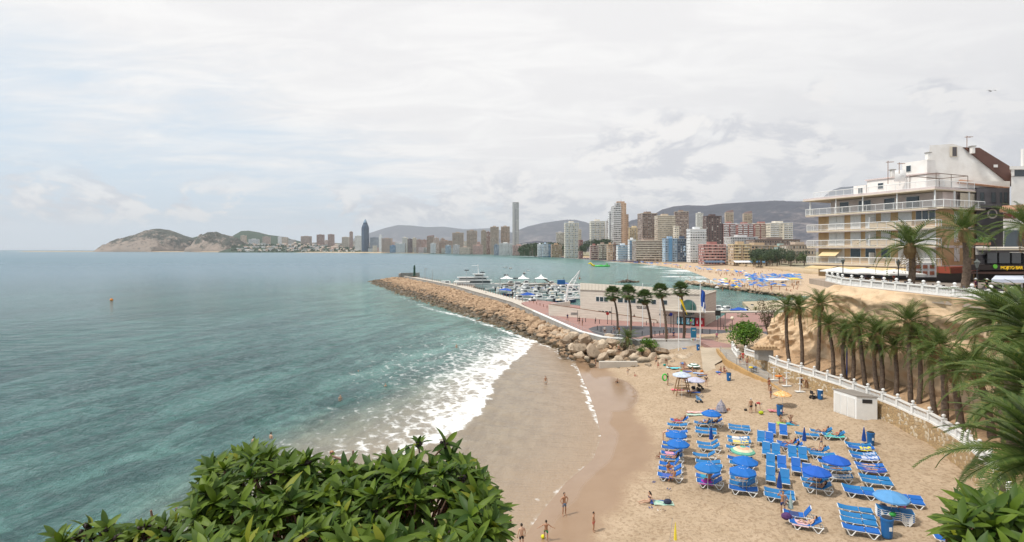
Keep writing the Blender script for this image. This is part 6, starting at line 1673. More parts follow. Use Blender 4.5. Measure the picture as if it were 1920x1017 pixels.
cols=[('A',-16,'in the column nearest the sea',[Z3(*c[:2])+c[2:]for c in[(315,190,38,'A'),(290,232,14,'B'),(290,295,14,'A'),(285,345,38,'B'),(258,402,38,'A'),(250,440,38,'A'),(248,490,38,'A'),(245,535,38,'B'),(238,588,58,'A'),(232,635,38,'A'),(228,692,38,'A')]]),('B',-19,'in the second column from the sea',[Z3(*c[:2])+c[2:]for c in[(535,215,38,'B'),(620,205,38,'A'),(550,268,4,'B'),(550,300,4,'B'),(570,402,38,'B'),(585,438,38,'B'),(540,508,38,'B'),(570,570,14,'B'),(585,610,14,'B'),(580,705,38,'A'),(590,752,38,'A')]]),('C',-22,'in the third column from the sea',[Z3(*c[:2])+c[2:]for c in[(850,242,4,'B'),(855,270,4,'B'),(845,350,14,'B'),(855,385,14,'B'),(840,440,14,'B'),(860,540,14,'A'),(880,585,14,'B'),(885,690,38,'A'),(895,725,38,'B'),(890,770,38,'B'),(890,815,14,'A')]]),('D',65,'among the ones facing the camera with raised backs',[Z4(*c[:2])+c[2:]for c in[(118,125,58,'A'),(210,135,58,'A'),(30,190,58,'B'),(97,200,58,'A'),(72,285,58,'B'),(150,295,58,'B'),(107,385,58,'B'),(197,400,58,'A'),(107,495,58,'B'),(222,515,58,'B'),(283,315,58,'B'),(365,325,58,'B'),(312,420,58,'A'),(402,470,58,'A')]]),('E',-23,'in the group in the middle of the sand',[Z4(*c[:2])+c[2:]for c in[(400,152,4,'B'),(520,130,38,'B'),(620,160,38,'B'),(255,225,38,'A'),(280,252,38,'A'),(490,285,38,'B'),(520,315,14,'B'),(600,380,14,'A'),(640,430,14,'B'),(650,490,14,'B'),(470,530,38,'B'),(490,580,38,'B'),(175,612,4,'B'),(178,652,4,'B'),(345,800,58,'A'),(395,870,38,'A')]]),('F',-24,'in the right hand columns',[Z4(*c[:2])+c[2:]for c in[(810,235,14,'B'),(835,262,14,'A'),(850,310,14,'B'),(870,342,14,'A'),(900,402,14,'A'),(920,438,14,'A'),(940,500,4,'B'),(962,537,4,'B'),(808,585,4,'B'),(825,618,4,'A'),(1185,652,4,'A'),(1200,690,4,'A'),(785,752,4,'B'),(805,808,4,'B'),(815,855,4,'B'),(832,915,4,'A')]]),]
for nm,yaw,desc,L in cols:
 for i,(px,py,b,c)in enumerate(L):
  lb='blue sun lounger, %s from the top %s'%(ordinal(i),desc)
  LNG[(nm,i)]=lounger(px,py,b,c,yaw,lb)
base=Z4(1105,830)
for k in range(5):
 o=lounger(base[0],base[1],4,'B' if k else 'A',-25,'stacked sun lounger, %s from the bottom of the low pile beside the blue bin'%ordinal(k),dz=0.0)
 p0=G(base[0],base[1]+8,.0);o.location=p0+Vector((0,0,.13*k));o['group']='stacked loungers beside the bin'
lounger(1790,1014,4,'A',-24,'blue sun lounger cut by the bottom edge beside the palm fronds')
def parasol(px,py,m,label,r_=1.02,h=2.15,stripes=None,logo=True,group='open parasols on the near beach',dome=.40,pz=None):
 p=G(px,py,h-.12);r=thing('parasol',label,'parasol',p,city_q.uniform(0,1),group)
 q=MB();vs=[(0,0,h)];fs=[];n=8;rings=[.25,.55,.8,1.0]
 for j,f in enumerate(rings):
  for k in range(n*2):
   a=PI*k/n;rr=r_*f*(1 if k%2==0 else .945);z=h-dome*f**1.5-(0.03*f if k%2 else 0)
   vs.append((rr*math.cos(a),rr*math.sin(a),z))
 m_i=[]
 for k in range(16):fs.append((0,1+k,1+(k+1)%16));m_i.append(0)
 for j in range(3):
  for k in range(16):a=1+j*16+k;b=1+j*16+(k+1)%16;fs.append((a,a+16,b+16,b));m_i.append(j+1)
 o=len(vs)
 for k in range(16):x,y,z=vs[1+48+k];vs.append((x*1.01,y*1.01,z-.10))
 for k in range(16):a=49+k;b=49+(k+1)%16;fs.append((a,o+k,o+(k+1)%16,b));m_i.append(4)
 q.add(vs,fs)
 if stripes:q.m=[i%len(stripes)for i in m_i]
 q.build('canopy',stripes or m,r)
 q=MB();q.tube([(0,0,-.3),(0,0,h+.06)],.022,6);q.build('pole',plast,r)
 q=MB()
 for k in range(8):a=PI*k/4;q.tube([(0,0,h-.08),(r_*math.cos(a)*.98,r_*math.sin(a)*.98,h-dome-.03)],.009,3)
 q.build('ribs',steel,r)
 if logo:
  q=MB()
  for k in range(7):
   a=.7+k*.42
   if k==3:continue
   f=.36;q.tube([(r_*f*math.cos(a-3.6),r_*f*math.sin(a-3.6),h-dome*f**1.5+.012),(r_*(f+.02)*math.cos(a-3.35),r_*(f+.02)*math.sin(a-3.35),h-dome*f**1.5+.012)],.02,3)
  q.build('ring_emblem',mat('emblem_light',(.45,.55,.8),.6),r)
 return r
parasol(*Z3(280,288),parB,'bright blue parasol, upper of two over the column nearest the sea')
parasol(*Z3(297,368),parB,'bright blue parasol, lower of two over the column nearest the sea')
parasol(*Z3(600,100),parB,'bright blue parasol furthest up the beach beside the patterned tent')
parasol(*Z3(567,580),parL if 0 else mat('parasol_blue_worn',(.012,.17,.50),.65,.2,1),'worn blue parasol with a pale rim in the second column')
parasol(*Z3(905,525),parB,'deep blue parasol behind another in the third column',logo=False)
parasol(*Z3(885,615),parB,'bright blue parasol, lowest open one in the third column')
parasol(*Z4(635,330),mat('parasol_royal',(.01,.10,.48),.65,.12,1.5),'deep blue parasol tilted over the sunbathers right of the middle',1.04,logo=False)
parasol(*Z4(476,418),mat('parasol_royal',(.01,.10,.48),.65,.12,1.5),'deep blue parasol over the raised loungers in the middle of the sand',1.04,logo=False)
parasol(*Z4(1078,618),parL,'faded light blue parasol nearest the bottom right',1.08,logo=False)
sp=[mat('stripe_teal',(.10,.38,.30),.7),mat('stripe_peach',(.62,.38,.25),.7),mat('stripe_cream',(.62,.56,.40),.7),mat('stripe_green',(.14,.40,.28),.7)]
parasol(*Z3(885,432),None,'teal, peach and cream ringed parasol beside the towels',1.05,1.5,stripes=sp,logo=False)
parasol(1278.5,699,mat('parasol_pale_stripe',(.55,.62,.74),.7,.3,3),'pale blue and white parasol over the lifeguard chair',1.2,3.4,logo=False)
parasol(1304,709,mat('parasol_lilac',(.48,.48,.60),.7,.1,3),'faded lilac grey parasol right of the lifeguard chair',1.25,1.9,logo=False)
dg=mat('parasol_dark_green',(.02,.12,.07),.7)
parasol(1301,682.5,None,'dark green and white parasol lying near the rocks',1.0,.9,stripes=[dg,white,dg,white],logo=False)
orp=mat('parasol_orange_print',(.75,.28,.03),.7,0,4.5,col2=(.75,.60,.35))
parasol(1467,735,orp,'orange patterned parasol over a small beach chair',1.0,1.9,logo=False)
def closed_parasol(px,pyb,label,m=parN,h=2.0):
 p=G(px,pyb);r=thing('closed_parasol',label,'parasol',p,0,'closed parasols on the near beach')
 q=MB();vs=[];prof=[(.20,.72),(.19,.85),(.14,1.3),(.08,1.7),(.03,h)]
 for rr,z in prof:
  for k in range(16):a=PI*k/8;f=1 if k%2 else .68;vs.append((rr*f*math.cos(a),rr*f*math.sin(a),z))
 q.add(vs,[(i*16+k,i*16+(k+1)%16,(i+1)*16+(k+1)%16,(i+1)*16+k)for i in range(4)for k in range(16)]+[tuple(range(15,-1,-1))]);q.build('canopy',m,r)
 q=MB();q.tube([(0,0,-.2),(0,0,h+.1)],.024,6);q.build('pole',plast,r)
closed_parasol(*Z3(597,425),'closed navy parasol in the second column from the sea')
closed_parasol(*Z4(178,655),'closed navy parasol behind the man with a towel')
closed_parasol(*Z4(378,262),'closed navy parasol between the camera facing loungers and sunbathers')
closed_parasol(*Z4(858,265),'closed navy parasol beside the far right blue bin')
p=G(1352,772);r=thing('beach_tent','small patterned grey pop up parasol standing on the sand beside sunbathers','parasol',p);q=MB();q.lathe([(.7,.1),(.45,.8),(.12,1.25),(.02,1.45)],8);q.build('canopy',mat('pattern_grey',(.12,.13,.2),.7,0,6,col2=(.4,.36,.36)),r)
q=MB();q.tube([(0,0,-.2),(0,0,1.5)],.02,4);q.build('pole',plast,r)
p=G(*Z4(268,800));r=thing('closed_parasol','closed pale green striped parasol beside the two raised loungers','parasol',p,0,'closed parasols on the near beach');q=MB();q.lathe([(.17,.5),(.2,.55),(.1,1.1),(.02,1.55)],8);q.build('canopy',mat('pale_green_stripe',(.20,.36,.33),.7,0,9,col2=(.5,.5,.42)),r);q=MB();q.tube([(0,0,-.1),(0,0,1.7)],.02,4);q.build('pole',plast,r)
def bin_(px,py,label,s=1.0,tilt=0,bag=None):
 p=G(px,py);r=thing('litter_bin',label,'litter bin',p,0,'blue litter bins on the sand')
 q=MB();q.lathe([(.26,0),(.29,.1),(.33,.9),(.35,.92),(.35,1.0)],14);q.build('body',bluem,r)
 q=MB();q.lathe([(.35,1.003),(.34,1.03),(.2,1.06)],14);q.build('rim',bluem,r)
 q=MB();q.lathe([(.30,1.061),(.25,1.09),(.1,1.1)],10);q.build('opening' if not bag else 'bag',bag or black,r)
 q=MB();q.box((0,-.325,.55),(.16,.03,.2));q.build('sticker',white,r)
 r.scale=(s,s,s*1.12);r.rotation_euler=(0,tilt,0)
bin_(*Z4(1043,975),'blue litter bin beside the pile of stacked loungers',1.08);bin_(*Z4(912,232),'blue litter bin beside a closed navy parasol');bin_(1462,779,'blue litter bin above the pair sitting on green towels',1.0);bin_(1366.5,714,'blue litter bin with a black bag on top in the open sand',.95,bag=black);bin_(1538,749,'blue litter bin with a white bag near the mobility scooter',.95,bag=white)
bin_(1309,657.5,'blue litter bin at the end of the white beach wall',.9)
p=G(1412,703);r=thing('recycling_bins','pair of grey recycling bins with yellow and blue lids','litter bin',p)
for x,c in((-.3,yl),(.3,bluem)):
 q=MB();q.lathe([(.22,0),(.28,1.0)],10,(x,0,0));o=q.build('bin',concrete,r);q=MB();q.lathe([(.3,1.003),(.3,1.12),(.1,1.2)],10,(x,0,0));q.build('lid',c,o)
a,b,c=G(1563,771),G(1606,786),G(1645,787.5);a.z=b.z=c.z=min(a.z,b.z,c.z)
hutw=thing('beach_hut','white flat roofed hut with a slot window against the stone wall','hut',b)
d_=a+(c-b);z0=b.z
q=MB();q.prism([tuple(a[:2]),tuple(b[:2]),tuple(c[:2]),tuple(d_[:2])],z0-.2,z0+2.4);wb(q,'wall',white,hutw)
cc_=(a+b+c+d_)/4;ex=[v+(v-cc_)*.05 for v in(a,b,c,d_)]
q=MB();q.prism([tuple(v[:2])for v in ex],z0+2.403,z0+2.5);wb(q,'roof',mat('hut_roof_grey',(.30,.27,.24),.8,.15,1),hutw)
def on_seg(a,b,t0,t1,za,zb,out,m,nm,par):
 n_=Vector(((b-a).y,-(b-a).x,0)).normalized();p,r_=a.lerp(b,t0),a.lerp(b,t1)
 q=MB();q.prism([tuple((p+n_*out)[:2]),tuple((r_+n_*out)[:2]),tuple((r_+n_*.003)[:2]),tuple((p+n_*.003)[:2])],za,zb);return wb(q,nm,m,par)
on_seg(b,c,.28,.75,z0+1.75,z0+2.15,.03,black,'slot_window',hutw)
dr=on_seg(a,b,.35,.6,z0+.05,z0+2.1,.04,offwhite,'door',hutw);on_seg(a,b,.65,.92,z0+.05,z0+2.1,.04,offwhite,'door',hutw)
on_seg(a,b,.05,.3,z0+.05,z0+2.1,.04,offwhite,'door',hutw)
p=G(1279,741);lc=thing('lifeguard_chair','tall brown wooden lifeguard chair under a pale parasol','lifeguard chair',p)
for sx in(-1,1):
 for sy in(-1,1):q=MB();q.tube([(sx*.95,sy*.6,0),(sx*.5,sy*.4,2.2)],.07,4);q.build('leg',wood,lc)
q=MB();q.b2(-.6,.6,-.45,.45,2.2,2.28);q.build('seat',wood,lc);q=MB();q.b2(-.6,.6,.4,.46,2.28,3.0);q.build('backrest',wood,lc)
q=MB();q.b2(-.85,.85,-.6,.6,.85,.92);q.build('shelf',wood,lc)
for z in(.5,1.4):q=MB();q.tube([(-.85,-.55,z),(.85,-.55,z)],.04,4);q.build('rung',wood,lc)
for px,py,lb in[(1451,713,'white beach shower post furthest up the beach'),(1475,724,'white beach shower post, middle of the three'),(1500,735,'white beach shower post nearest the camera')]:
 p=G(px,py);r=thing('beach_shower',lb,'shower',p);q=MB();q.tube([(0,0,0),(0,0,1.7)],.07,8);q.build('column',white,r)
 q=MB();q.b2(-.35,.35,-.05,.05,1.68,1.8);q.build('arm',white,r);q=MB();q.b2(-.25,.25,-.08,.08,.95,1.03);q.build('soap_shelf',white,r);q=MB();q.b2(-.55,.55,-.35,.35,.02,.07);q.build('base',offwhite,r)
dk=MB();dk.lathe([(3.0,0),(2.9,.03)],20)
p=G(1527,748);r=thing('mobility_scooter','small black mobility scooter parked on the sand','scooter',p,.3)
q=MB();q.b2(-.45,.5,-.2,.2,.15,.22);q.b2(-.5,-.1,-.2,.2,.2,.42);q.build('body',black,r);q=MB();q.b2(-.45,-.1,-.22,.22,.6,.68);q.b2(-.48,-.4,-.2,.2,.68,1.0);q.tube([(-.28,0,.4),(-.28,0,.6)],.04,5);q.build('seat',black,r)
q=MB();q.tube([(.45,0,.2),(.3,0,.95)],.03,5);q.tube([(.28,-.25,.95),(.28,.25,.95)],.025,5);q.build('handlebar',black,r)
for x in(-.4,.45):
 for y in(-.24,.24):q=MB();q.tube([(x,y-.04,.15),(x,y+.04,.15)],.15,12);q.build('wheel',black,r)
for px,py,m_,lb in[(1313,730,black,'black pushchair beside the lilac parasol'),(1311,755,parL,'small cart with a pale blue cool box on the sand')]:
 p=G(px,py);r=thing('pushchair' if m_ is black else 'beach_cart',lb,'pushchair' if m_ is black else 'cart',p)
 q=MB();q.add([(-.3,-.22,.35),(.3,-.22,.35),(.3,.22,.35),(-.3,.22,.35),(-.35,-.22,.7),(.1,-.22,.55),(.1,.22,.55),(-.35,.22,.9)],[(0,3,2,1),(4,5,6,7),(0,1,5,4),(1,2,6,5),(2,3,7,6),(3,0,4,7)]);q.build('body',m_,r)
 q=MB();q.tube([(-.3,-.2,.1),(-.1,-.2,.5),(.45,-.2,1.0),(.45,.2,1.0),(-.1,.2,.5),(-.3,.2,.1)],.02,4);q.build('handle',steel,r)
 for x in(-.3,.3):
  for y in(-.24,.24):q=MB();q.tube([(x,y-.03,.13),(x,y+.03,.13)],.13,10);q.build('wheel',black,r)
tq_=random.Random(61)
def towel(px,py,c,c2,label,L=1.7,W=.8,yaw=0,z=.04,on=None,scale=3,nm='beach_towel'):
 p=G(px,py,z);
 def f(u,v):return((u-.5)*L,(v-.5)*W+.02*math.sin(u*9),.025+.02*math.sin(u*11+v*5)*math.sin(v*7+u*3))
 q=MB();q.grid(f,12,6);k='towel_%d'%len(MATS);o=q.build(nm,mat(k,c,.95,0,scale,col2=c2));o.location=p+Vector((0,0,z));o.rotation_euler=(0,0,R(yaw));tag(o,label,'towel')
towel(1303,773,(.6,.2,.2),(.7,.62,.55),'pink and white striped towel above the column nearest the sea',1.9,.7);towel(1303,778,(.6,.62,.55),(.25,.5,.4),'pale green and white towel next to the pink striped one',1.9,.6)
towel(1454,770.5,(.45,.02,.03),(.6,.4,.42),'red and white towel lying left of a blue bin',1.6,.9,-10);towel(1470,795,(.15,.42,.12),(.45,.6,.1),'lime green towel under a sitting couple',1.4,1.0,-15);towel(1488,796,(.02,.22,.35),(.03,.3,.45),'turquoise and blue towel under a sitting couple',1.5,.8,-25)
towel(1232,942,(.03,.06,.22),(.05,.1,.3),'navy towel under a seated woman alone on the sand',1.1,.7,-5);towel(1244,944,(.55,.6,.5),(.2,.45,.35),'pale green patterned towel right of the seated woman',1.5,.7,-5)
for px,py,c,lb,yw in[(1259,689,(.35,.55,.62),'pale turquoise towel near the rocks',5),(1267,690.5,(.10,.45,.55),'bright aqua towel near the rocks',8),(1290,697,(.05,.08,.25),'navy towel in the group near the green parasol',0),(1310,700,(.25,.33,.5),'grey blue towel right of the group near the rocks',-10),(1317,704,(.12,.14,.2),'dark towel with a lying sunbather near the rocks',20),(1353,698,(.03,.12,.4),'small blue towel under a seated couple in the open sand',0),(1295,716,(.62,.60,.52),'white towel under the lilac parasol',5),(1300,735,(.04,.12,.42),'blue and white towel right of the lifeguard chair',-15),(1355,768,(.5,.15,.08),'orange red towel beside the patterned tent',-5),(1270,731,(.55,.1,.12),'red and white towel spread inside the lifeguard chair legs',0)]:
 towel(px,py,c,tuple(min(v*1.6+.04,.8)for v in c),lb,1.7,.8,yw)
def on_lounger(key,c,c2,label,x0=-.9,x1=.2,drape=0):
 o=LNG[key];L=x1-x0;raised=0
 def f(u,v):
  x=x0+u*L;y=(v-.5)*.78;z=.425-(.12 if abs(y)>.33 else 0)
  if x>.22:z+=(x-.22)*.25
  return(x,y,z+.008*math.sin(x*20+y*9))
 q=MB();q.grid(f,14,10);t=q.build('beach_towel',mat('towel_%d'%len(MATS),c,.95,0,9,col2=c2));t.location=o.location;t.rotation_euler=o.rotation_euler;tag(t,label,'towel')
on_lounger(('A',6),(.62,.10,.28),(.7,.5,.55),'pink and white patterned towel on a lounger near the sea');on_lounger(('A',0),(.5,.03,.04),(.4,.05,.08),'red towel on the topmost lounger near the sea');on_lounger(('A',4),(.40,.55,.2),(.6,.5,.1),'green and yellow towel under a lying sunbather near the sea')
on_lounger(('A',10),(.03,.08,.3),(.1,.15,.5),'navy towel on the lowest lounger near the sea');on_lounger(('B',9),(.03,.2,.4),(.02,.35,.45),'turquoise towel on the upper lounger with two women');on_lounger(('B',10),(.55,.03,.30),(.25,.05,.4),'magenta towel on the lower lounger with two women')
on_lounger(('C',2),(.7,.7,.68),(.6,.6,.6),'white towel above the yellow one in the third column',-.6,.8);on_lounger(('C',3),(.72,.5,.12),(.7,.6,.2),'yellow towel just above the ringed parasol',-.6,.8);on_lounger(('C',7),(.55,.5,.45),(.06,.05,.05),'black and white zebra towel in the third column',-.8,.8);on_lounger(('C',8),(.5,.46,.42),(.08,.06,.06),'lower black and white patterned towel in the third column',-.8,.8)
on_lounger(('E',2),(.05,.5,.45),(.1,.6,.5),'aqua towel on the lounger beside a white one, top right',-.9,.8);on_lounger(('E',1),(.15,.5,.6),(.3,.6,.65),'pale aqua towel behind a reclining sunbather',.2,.85);on_lounger(('E',4),(.1,.45,.08),(.2,.5,.1),'bright green towel behind a woman reading',.1,.85)
on_lounger(('E',9),(.66,.64,.60),(.6,.58,.55),'white towel on the empty lounger right of the deep blue parasol',-.9,.9);on_lounger(('F',3),(.62,.64,.72),(.4,.45,.6),'white and lilac towel draped over a lounger by the right',-.3,.9);on_lounger(('F',2),(.45,.5,.62),(.3,.35,.55),'blue chequered towel over a right hand lounger',0,.9);on_lounger(('F',1),(.75,.65,.03),(.7,.6,.05),'yellow beach float lying on a right hand lounger',-.1,.75);on_lounger(('F',5),(.04,.06,.3),(.05,.08,.35),'navy towel under the prone sunbather by the right',-.6,.9)
on_lounger(('E',15),(.6,.3,.35),(.65,.5,.5),'pink and white towel under the person at the bottom loungers',-.9,.1);on_lounger(('E',14),(.04,.05,.14),(.05,.08,.2),'dark blue towel on the raised lounger at the bottom',-.9,-.1)
def bag(px,py,c,label,s=1.0,dz=0,cat='bag',nm='beach_bag'):
 p=G(px,py,.1+dz);r=thing(nm,label,cat,p+Vector((0,0,dz)));q=MB();q.ball((0,0,.14*s),(.25*s,.17*s,.17*s),10,6);q.build('body',mat('bag_%d'%len(MATS),c,.8,.3,6),r)
 q=MB();q.tube([(-.15*s,0,.2*s),(-.1*s,0,.42*s),(.1*s,0,.42*s),(.15*s,0,.2*s)],.015,4);q.build('handle',black,r)
bag(1252,943,(.03,.04,.08),'dark rounded bag on the pale green towel',1.3);bag(1279,684,(.1,.25,.6),'bright blue and purple bag on the rocks edge',1.6);bag(1316,697,(.6,.2,.03),'orange bag beside a seated dark haired woman',1.1);bag(1300,728,(.04,.04,.06),'black rucksack on the sand below the lilac parasol',1.3);bag(1311,733,(.03,.03,.03),'black bag beside a sunbather right of the lifeguard chair',1.2);bag(1427,775,(.5,.6,.02),'lime yellow bag at the feet of the bending man',1.2);bag(1398,769,(.04,.035,.03),'small dark bag left of the man in black shorts',.8);bag(1246,685,(.02,.35,.30),'green bucket shaped bag next to the rocks',1.0);bag(1259,876,(.7,.25,.12),'orange bag on a lounger near the sea',.8,.42);bag(*Z4(235,820),(.10,.04,.15),'purple black bag heap on the bottom lounger',1.5,.38);bag(*Z4(1010,735),(.10,.09,.1),'grey bag on the loungers beside the faded parasol',1.2,.4);bag(1349,702,(.6,.3,.35),'small pink bag beside the seated couple in open sand',.8);bag(*Z4(1090,795),(.05,.4,.08),'green toy on the pile of stacked loungers',.9,.65)
q=MB();q.ball((0,0,.13),.14,14,9);bl_=q.build('ball',mat('ball_yellow',(.72,.68,.02),.5,.2,6),None,True);bl_.location=G(1018,1010);tag(bl_,'yellow football at the kicking boy\'s foot','ball')
fg='sandals left on the sand'
sd=thing('sandals','pair of sandals below the lone seated woman','sandals',G(1246,957),.4,fg)
for y in(-.1,.1):q=MB();q.tube([(-.12,y,.015),(0,y,.015),(.12,y,.015)],[.04,.03,.045],6,flat=.35);q.build('sole',mat('sandal_brown',(.10,.05,.04),.7),sd);q=MB();q.tube([(.06,y,.02),(.02,y-.035,.05),(.0,y+.035,.05)],.012,4);q.build('strap',black,sd)
for(px,py),lb in[((1236,957),'white pair of sandals below the lone seated woman'),((1220,952),'dark blue shoe pair left of the towel'),((1226,904),'small dark blue sandals left of the lowest lounger near the sea'),((1350,855),'pale sandals between the second and third columns'),((1254,917),'dark sandals below the column nearest the sea')]:
 dup(sd,G(px,py),tq_.uniform(0,3),lb,mats={'sole':white}if 'white' in lb or 'pale' in lb else{'sole':parN})
q=MB();vs=[]
for i in range(16):
 for j in range(8):
  a,b=2*PI*i/16,2*PI*j/8;vs.append(((.32+.11*math.cos(b))*math.cos(a),.11*math.sin(b),(.45+.11*math.cos(b))*math.sin(a)))
q.add(vs,[(i*8+j,i*8+(j+1)%8,((i+1)%16)*8+(j+1)%8,((i+1)%16)*8+j)for i in range(16)for j in range(8)])
rg=q.mesh('ring',gn,True);o=obj('swim_ring',rg);o.location=G(1246.5,721)+Vector((0,0,1.0));tag(o,'bright green swim ring held by the man in a dark shirt','swim ring')
o=obj('swim_ring',q.mesh('ring',mat('ring_orange',(.75,.2,.02),.4),True));o.location=G(1460,718)+Vector((0,0,.9));o.rotation_euler=(R(80),0,0);tag(o,'orange swim ring round the person at the first shower','swim ring')
p=G(1261,1030);r=thing('beach_flag','yellow folded flag tip on a thin stick at the bottom edge','flag',p);q=MB();q.tube([(-.25,0,0),(0.0,0,2.0)],.015,4);q.build('pole',steel,r);q=MB();q.lathe([(.10,.6),(.07,1.2),(.01,1.75)],6,(.18,0,0));q.build('cloth',mat('flag_yellow',(.75,.62,.05),.7),r)
fq=random.Random(77)
def far_par(c,nm):
 r=thing('parasol',nm,'parasol',(0,0,0),0,'parasols of the crowded far beach');q=MB();q.lathe([(1.25,1.75),(.9,1.98),(.1,2.2)],8);q.build('canopy',c,r);q=MB();q.tube([(0,0,0),(0,0,1.9)],.04,3);q.build('pole',plast,r);return r
fpn=[(parB,6,'blue parasol in the packed crowd of the far beach'),(parL,3,'light blue parasol in the packed crowd of the far beach'),(white,1.2,'white parasol in the packed crowd of the far beach'),(yl,.7,'yellow parasol in the packed crowd of the far beach'),(gn,.4,'green parasol in the packed crowd of the far beach'),(mat('red_cloth',(.5,.04,.04),.7),.6,'red parasol in the packed crowd of the far beach'),(mat('orange_cloth',(.7,.25,.03),.7),.5,'orange parasol in the packed crowd of the far beach')]
fpp=[far_par(m,nm)for m,w_,nm in fpn];placed=set()
def shore_pt(t,off):
 i=int(t);f=t-i;L=offset_line(FARSHORE,off);return Vector((L[i][0]*(1-f)+L[i+1][0]*f,L[i][1]*(1-f)+L[i+1][1]*f,1.0))
for k in range(298):
 if k<140:p=P(fq.uniform(1398,1502),fq.uniform(519,531),1.3)
 elif k<235:
  x=fq.uniform(1185,1400);y=float(np.interp(x,[1185,1250,1320,1400],[493.5,497,506,514]))+fq.uniform(-1.2,1.8+(x-1185)/100);p=P(x,y,1.2)
 else:p=P(fq.uniform(1340,1470),fq.uniform(528,546),1.2)
 i=fq.choices(range(7),[w_ for m,w_,nm in fpn])[0]if k>=140 else fq.choices(range(7),[9,3,.3,.2,.1,.1,.1])[0]
 if i not in placed:placed.add(i);fpp[i].location=p
 else:dup(fpp[i],p,scale=fq.uniform(.8,1.15))
for px,w_,c,lb in[(1456,24,white,'long white awning over the near end of the crowded beach'),(1488,13,yl,'yellow awning at the right of the crowded beach')]:
 p=P(px,536 if px<1470 else 534,1.3);r=thing('beach_awning',lb,'awning',p);hw_=w_/FOC*p.y/2*1.7;q=MB();q.add([(-hw_,-2,3.1),(hw_,-2,3.1),(hw_,3,3.5),(-hw_,3,3.5),(-hw_,-2,2.8),(hw_,-2,2.8)],[(0,1,2,3),(4,5,1,0)]);q.build('canopy',c,r)
 for sx in(-.9,0,.9):q=MB();q.tube([(sx*hw_,-1.8,0),(sx*hw_,-1.8,3)],.07,4);q.build('post',plast,r)
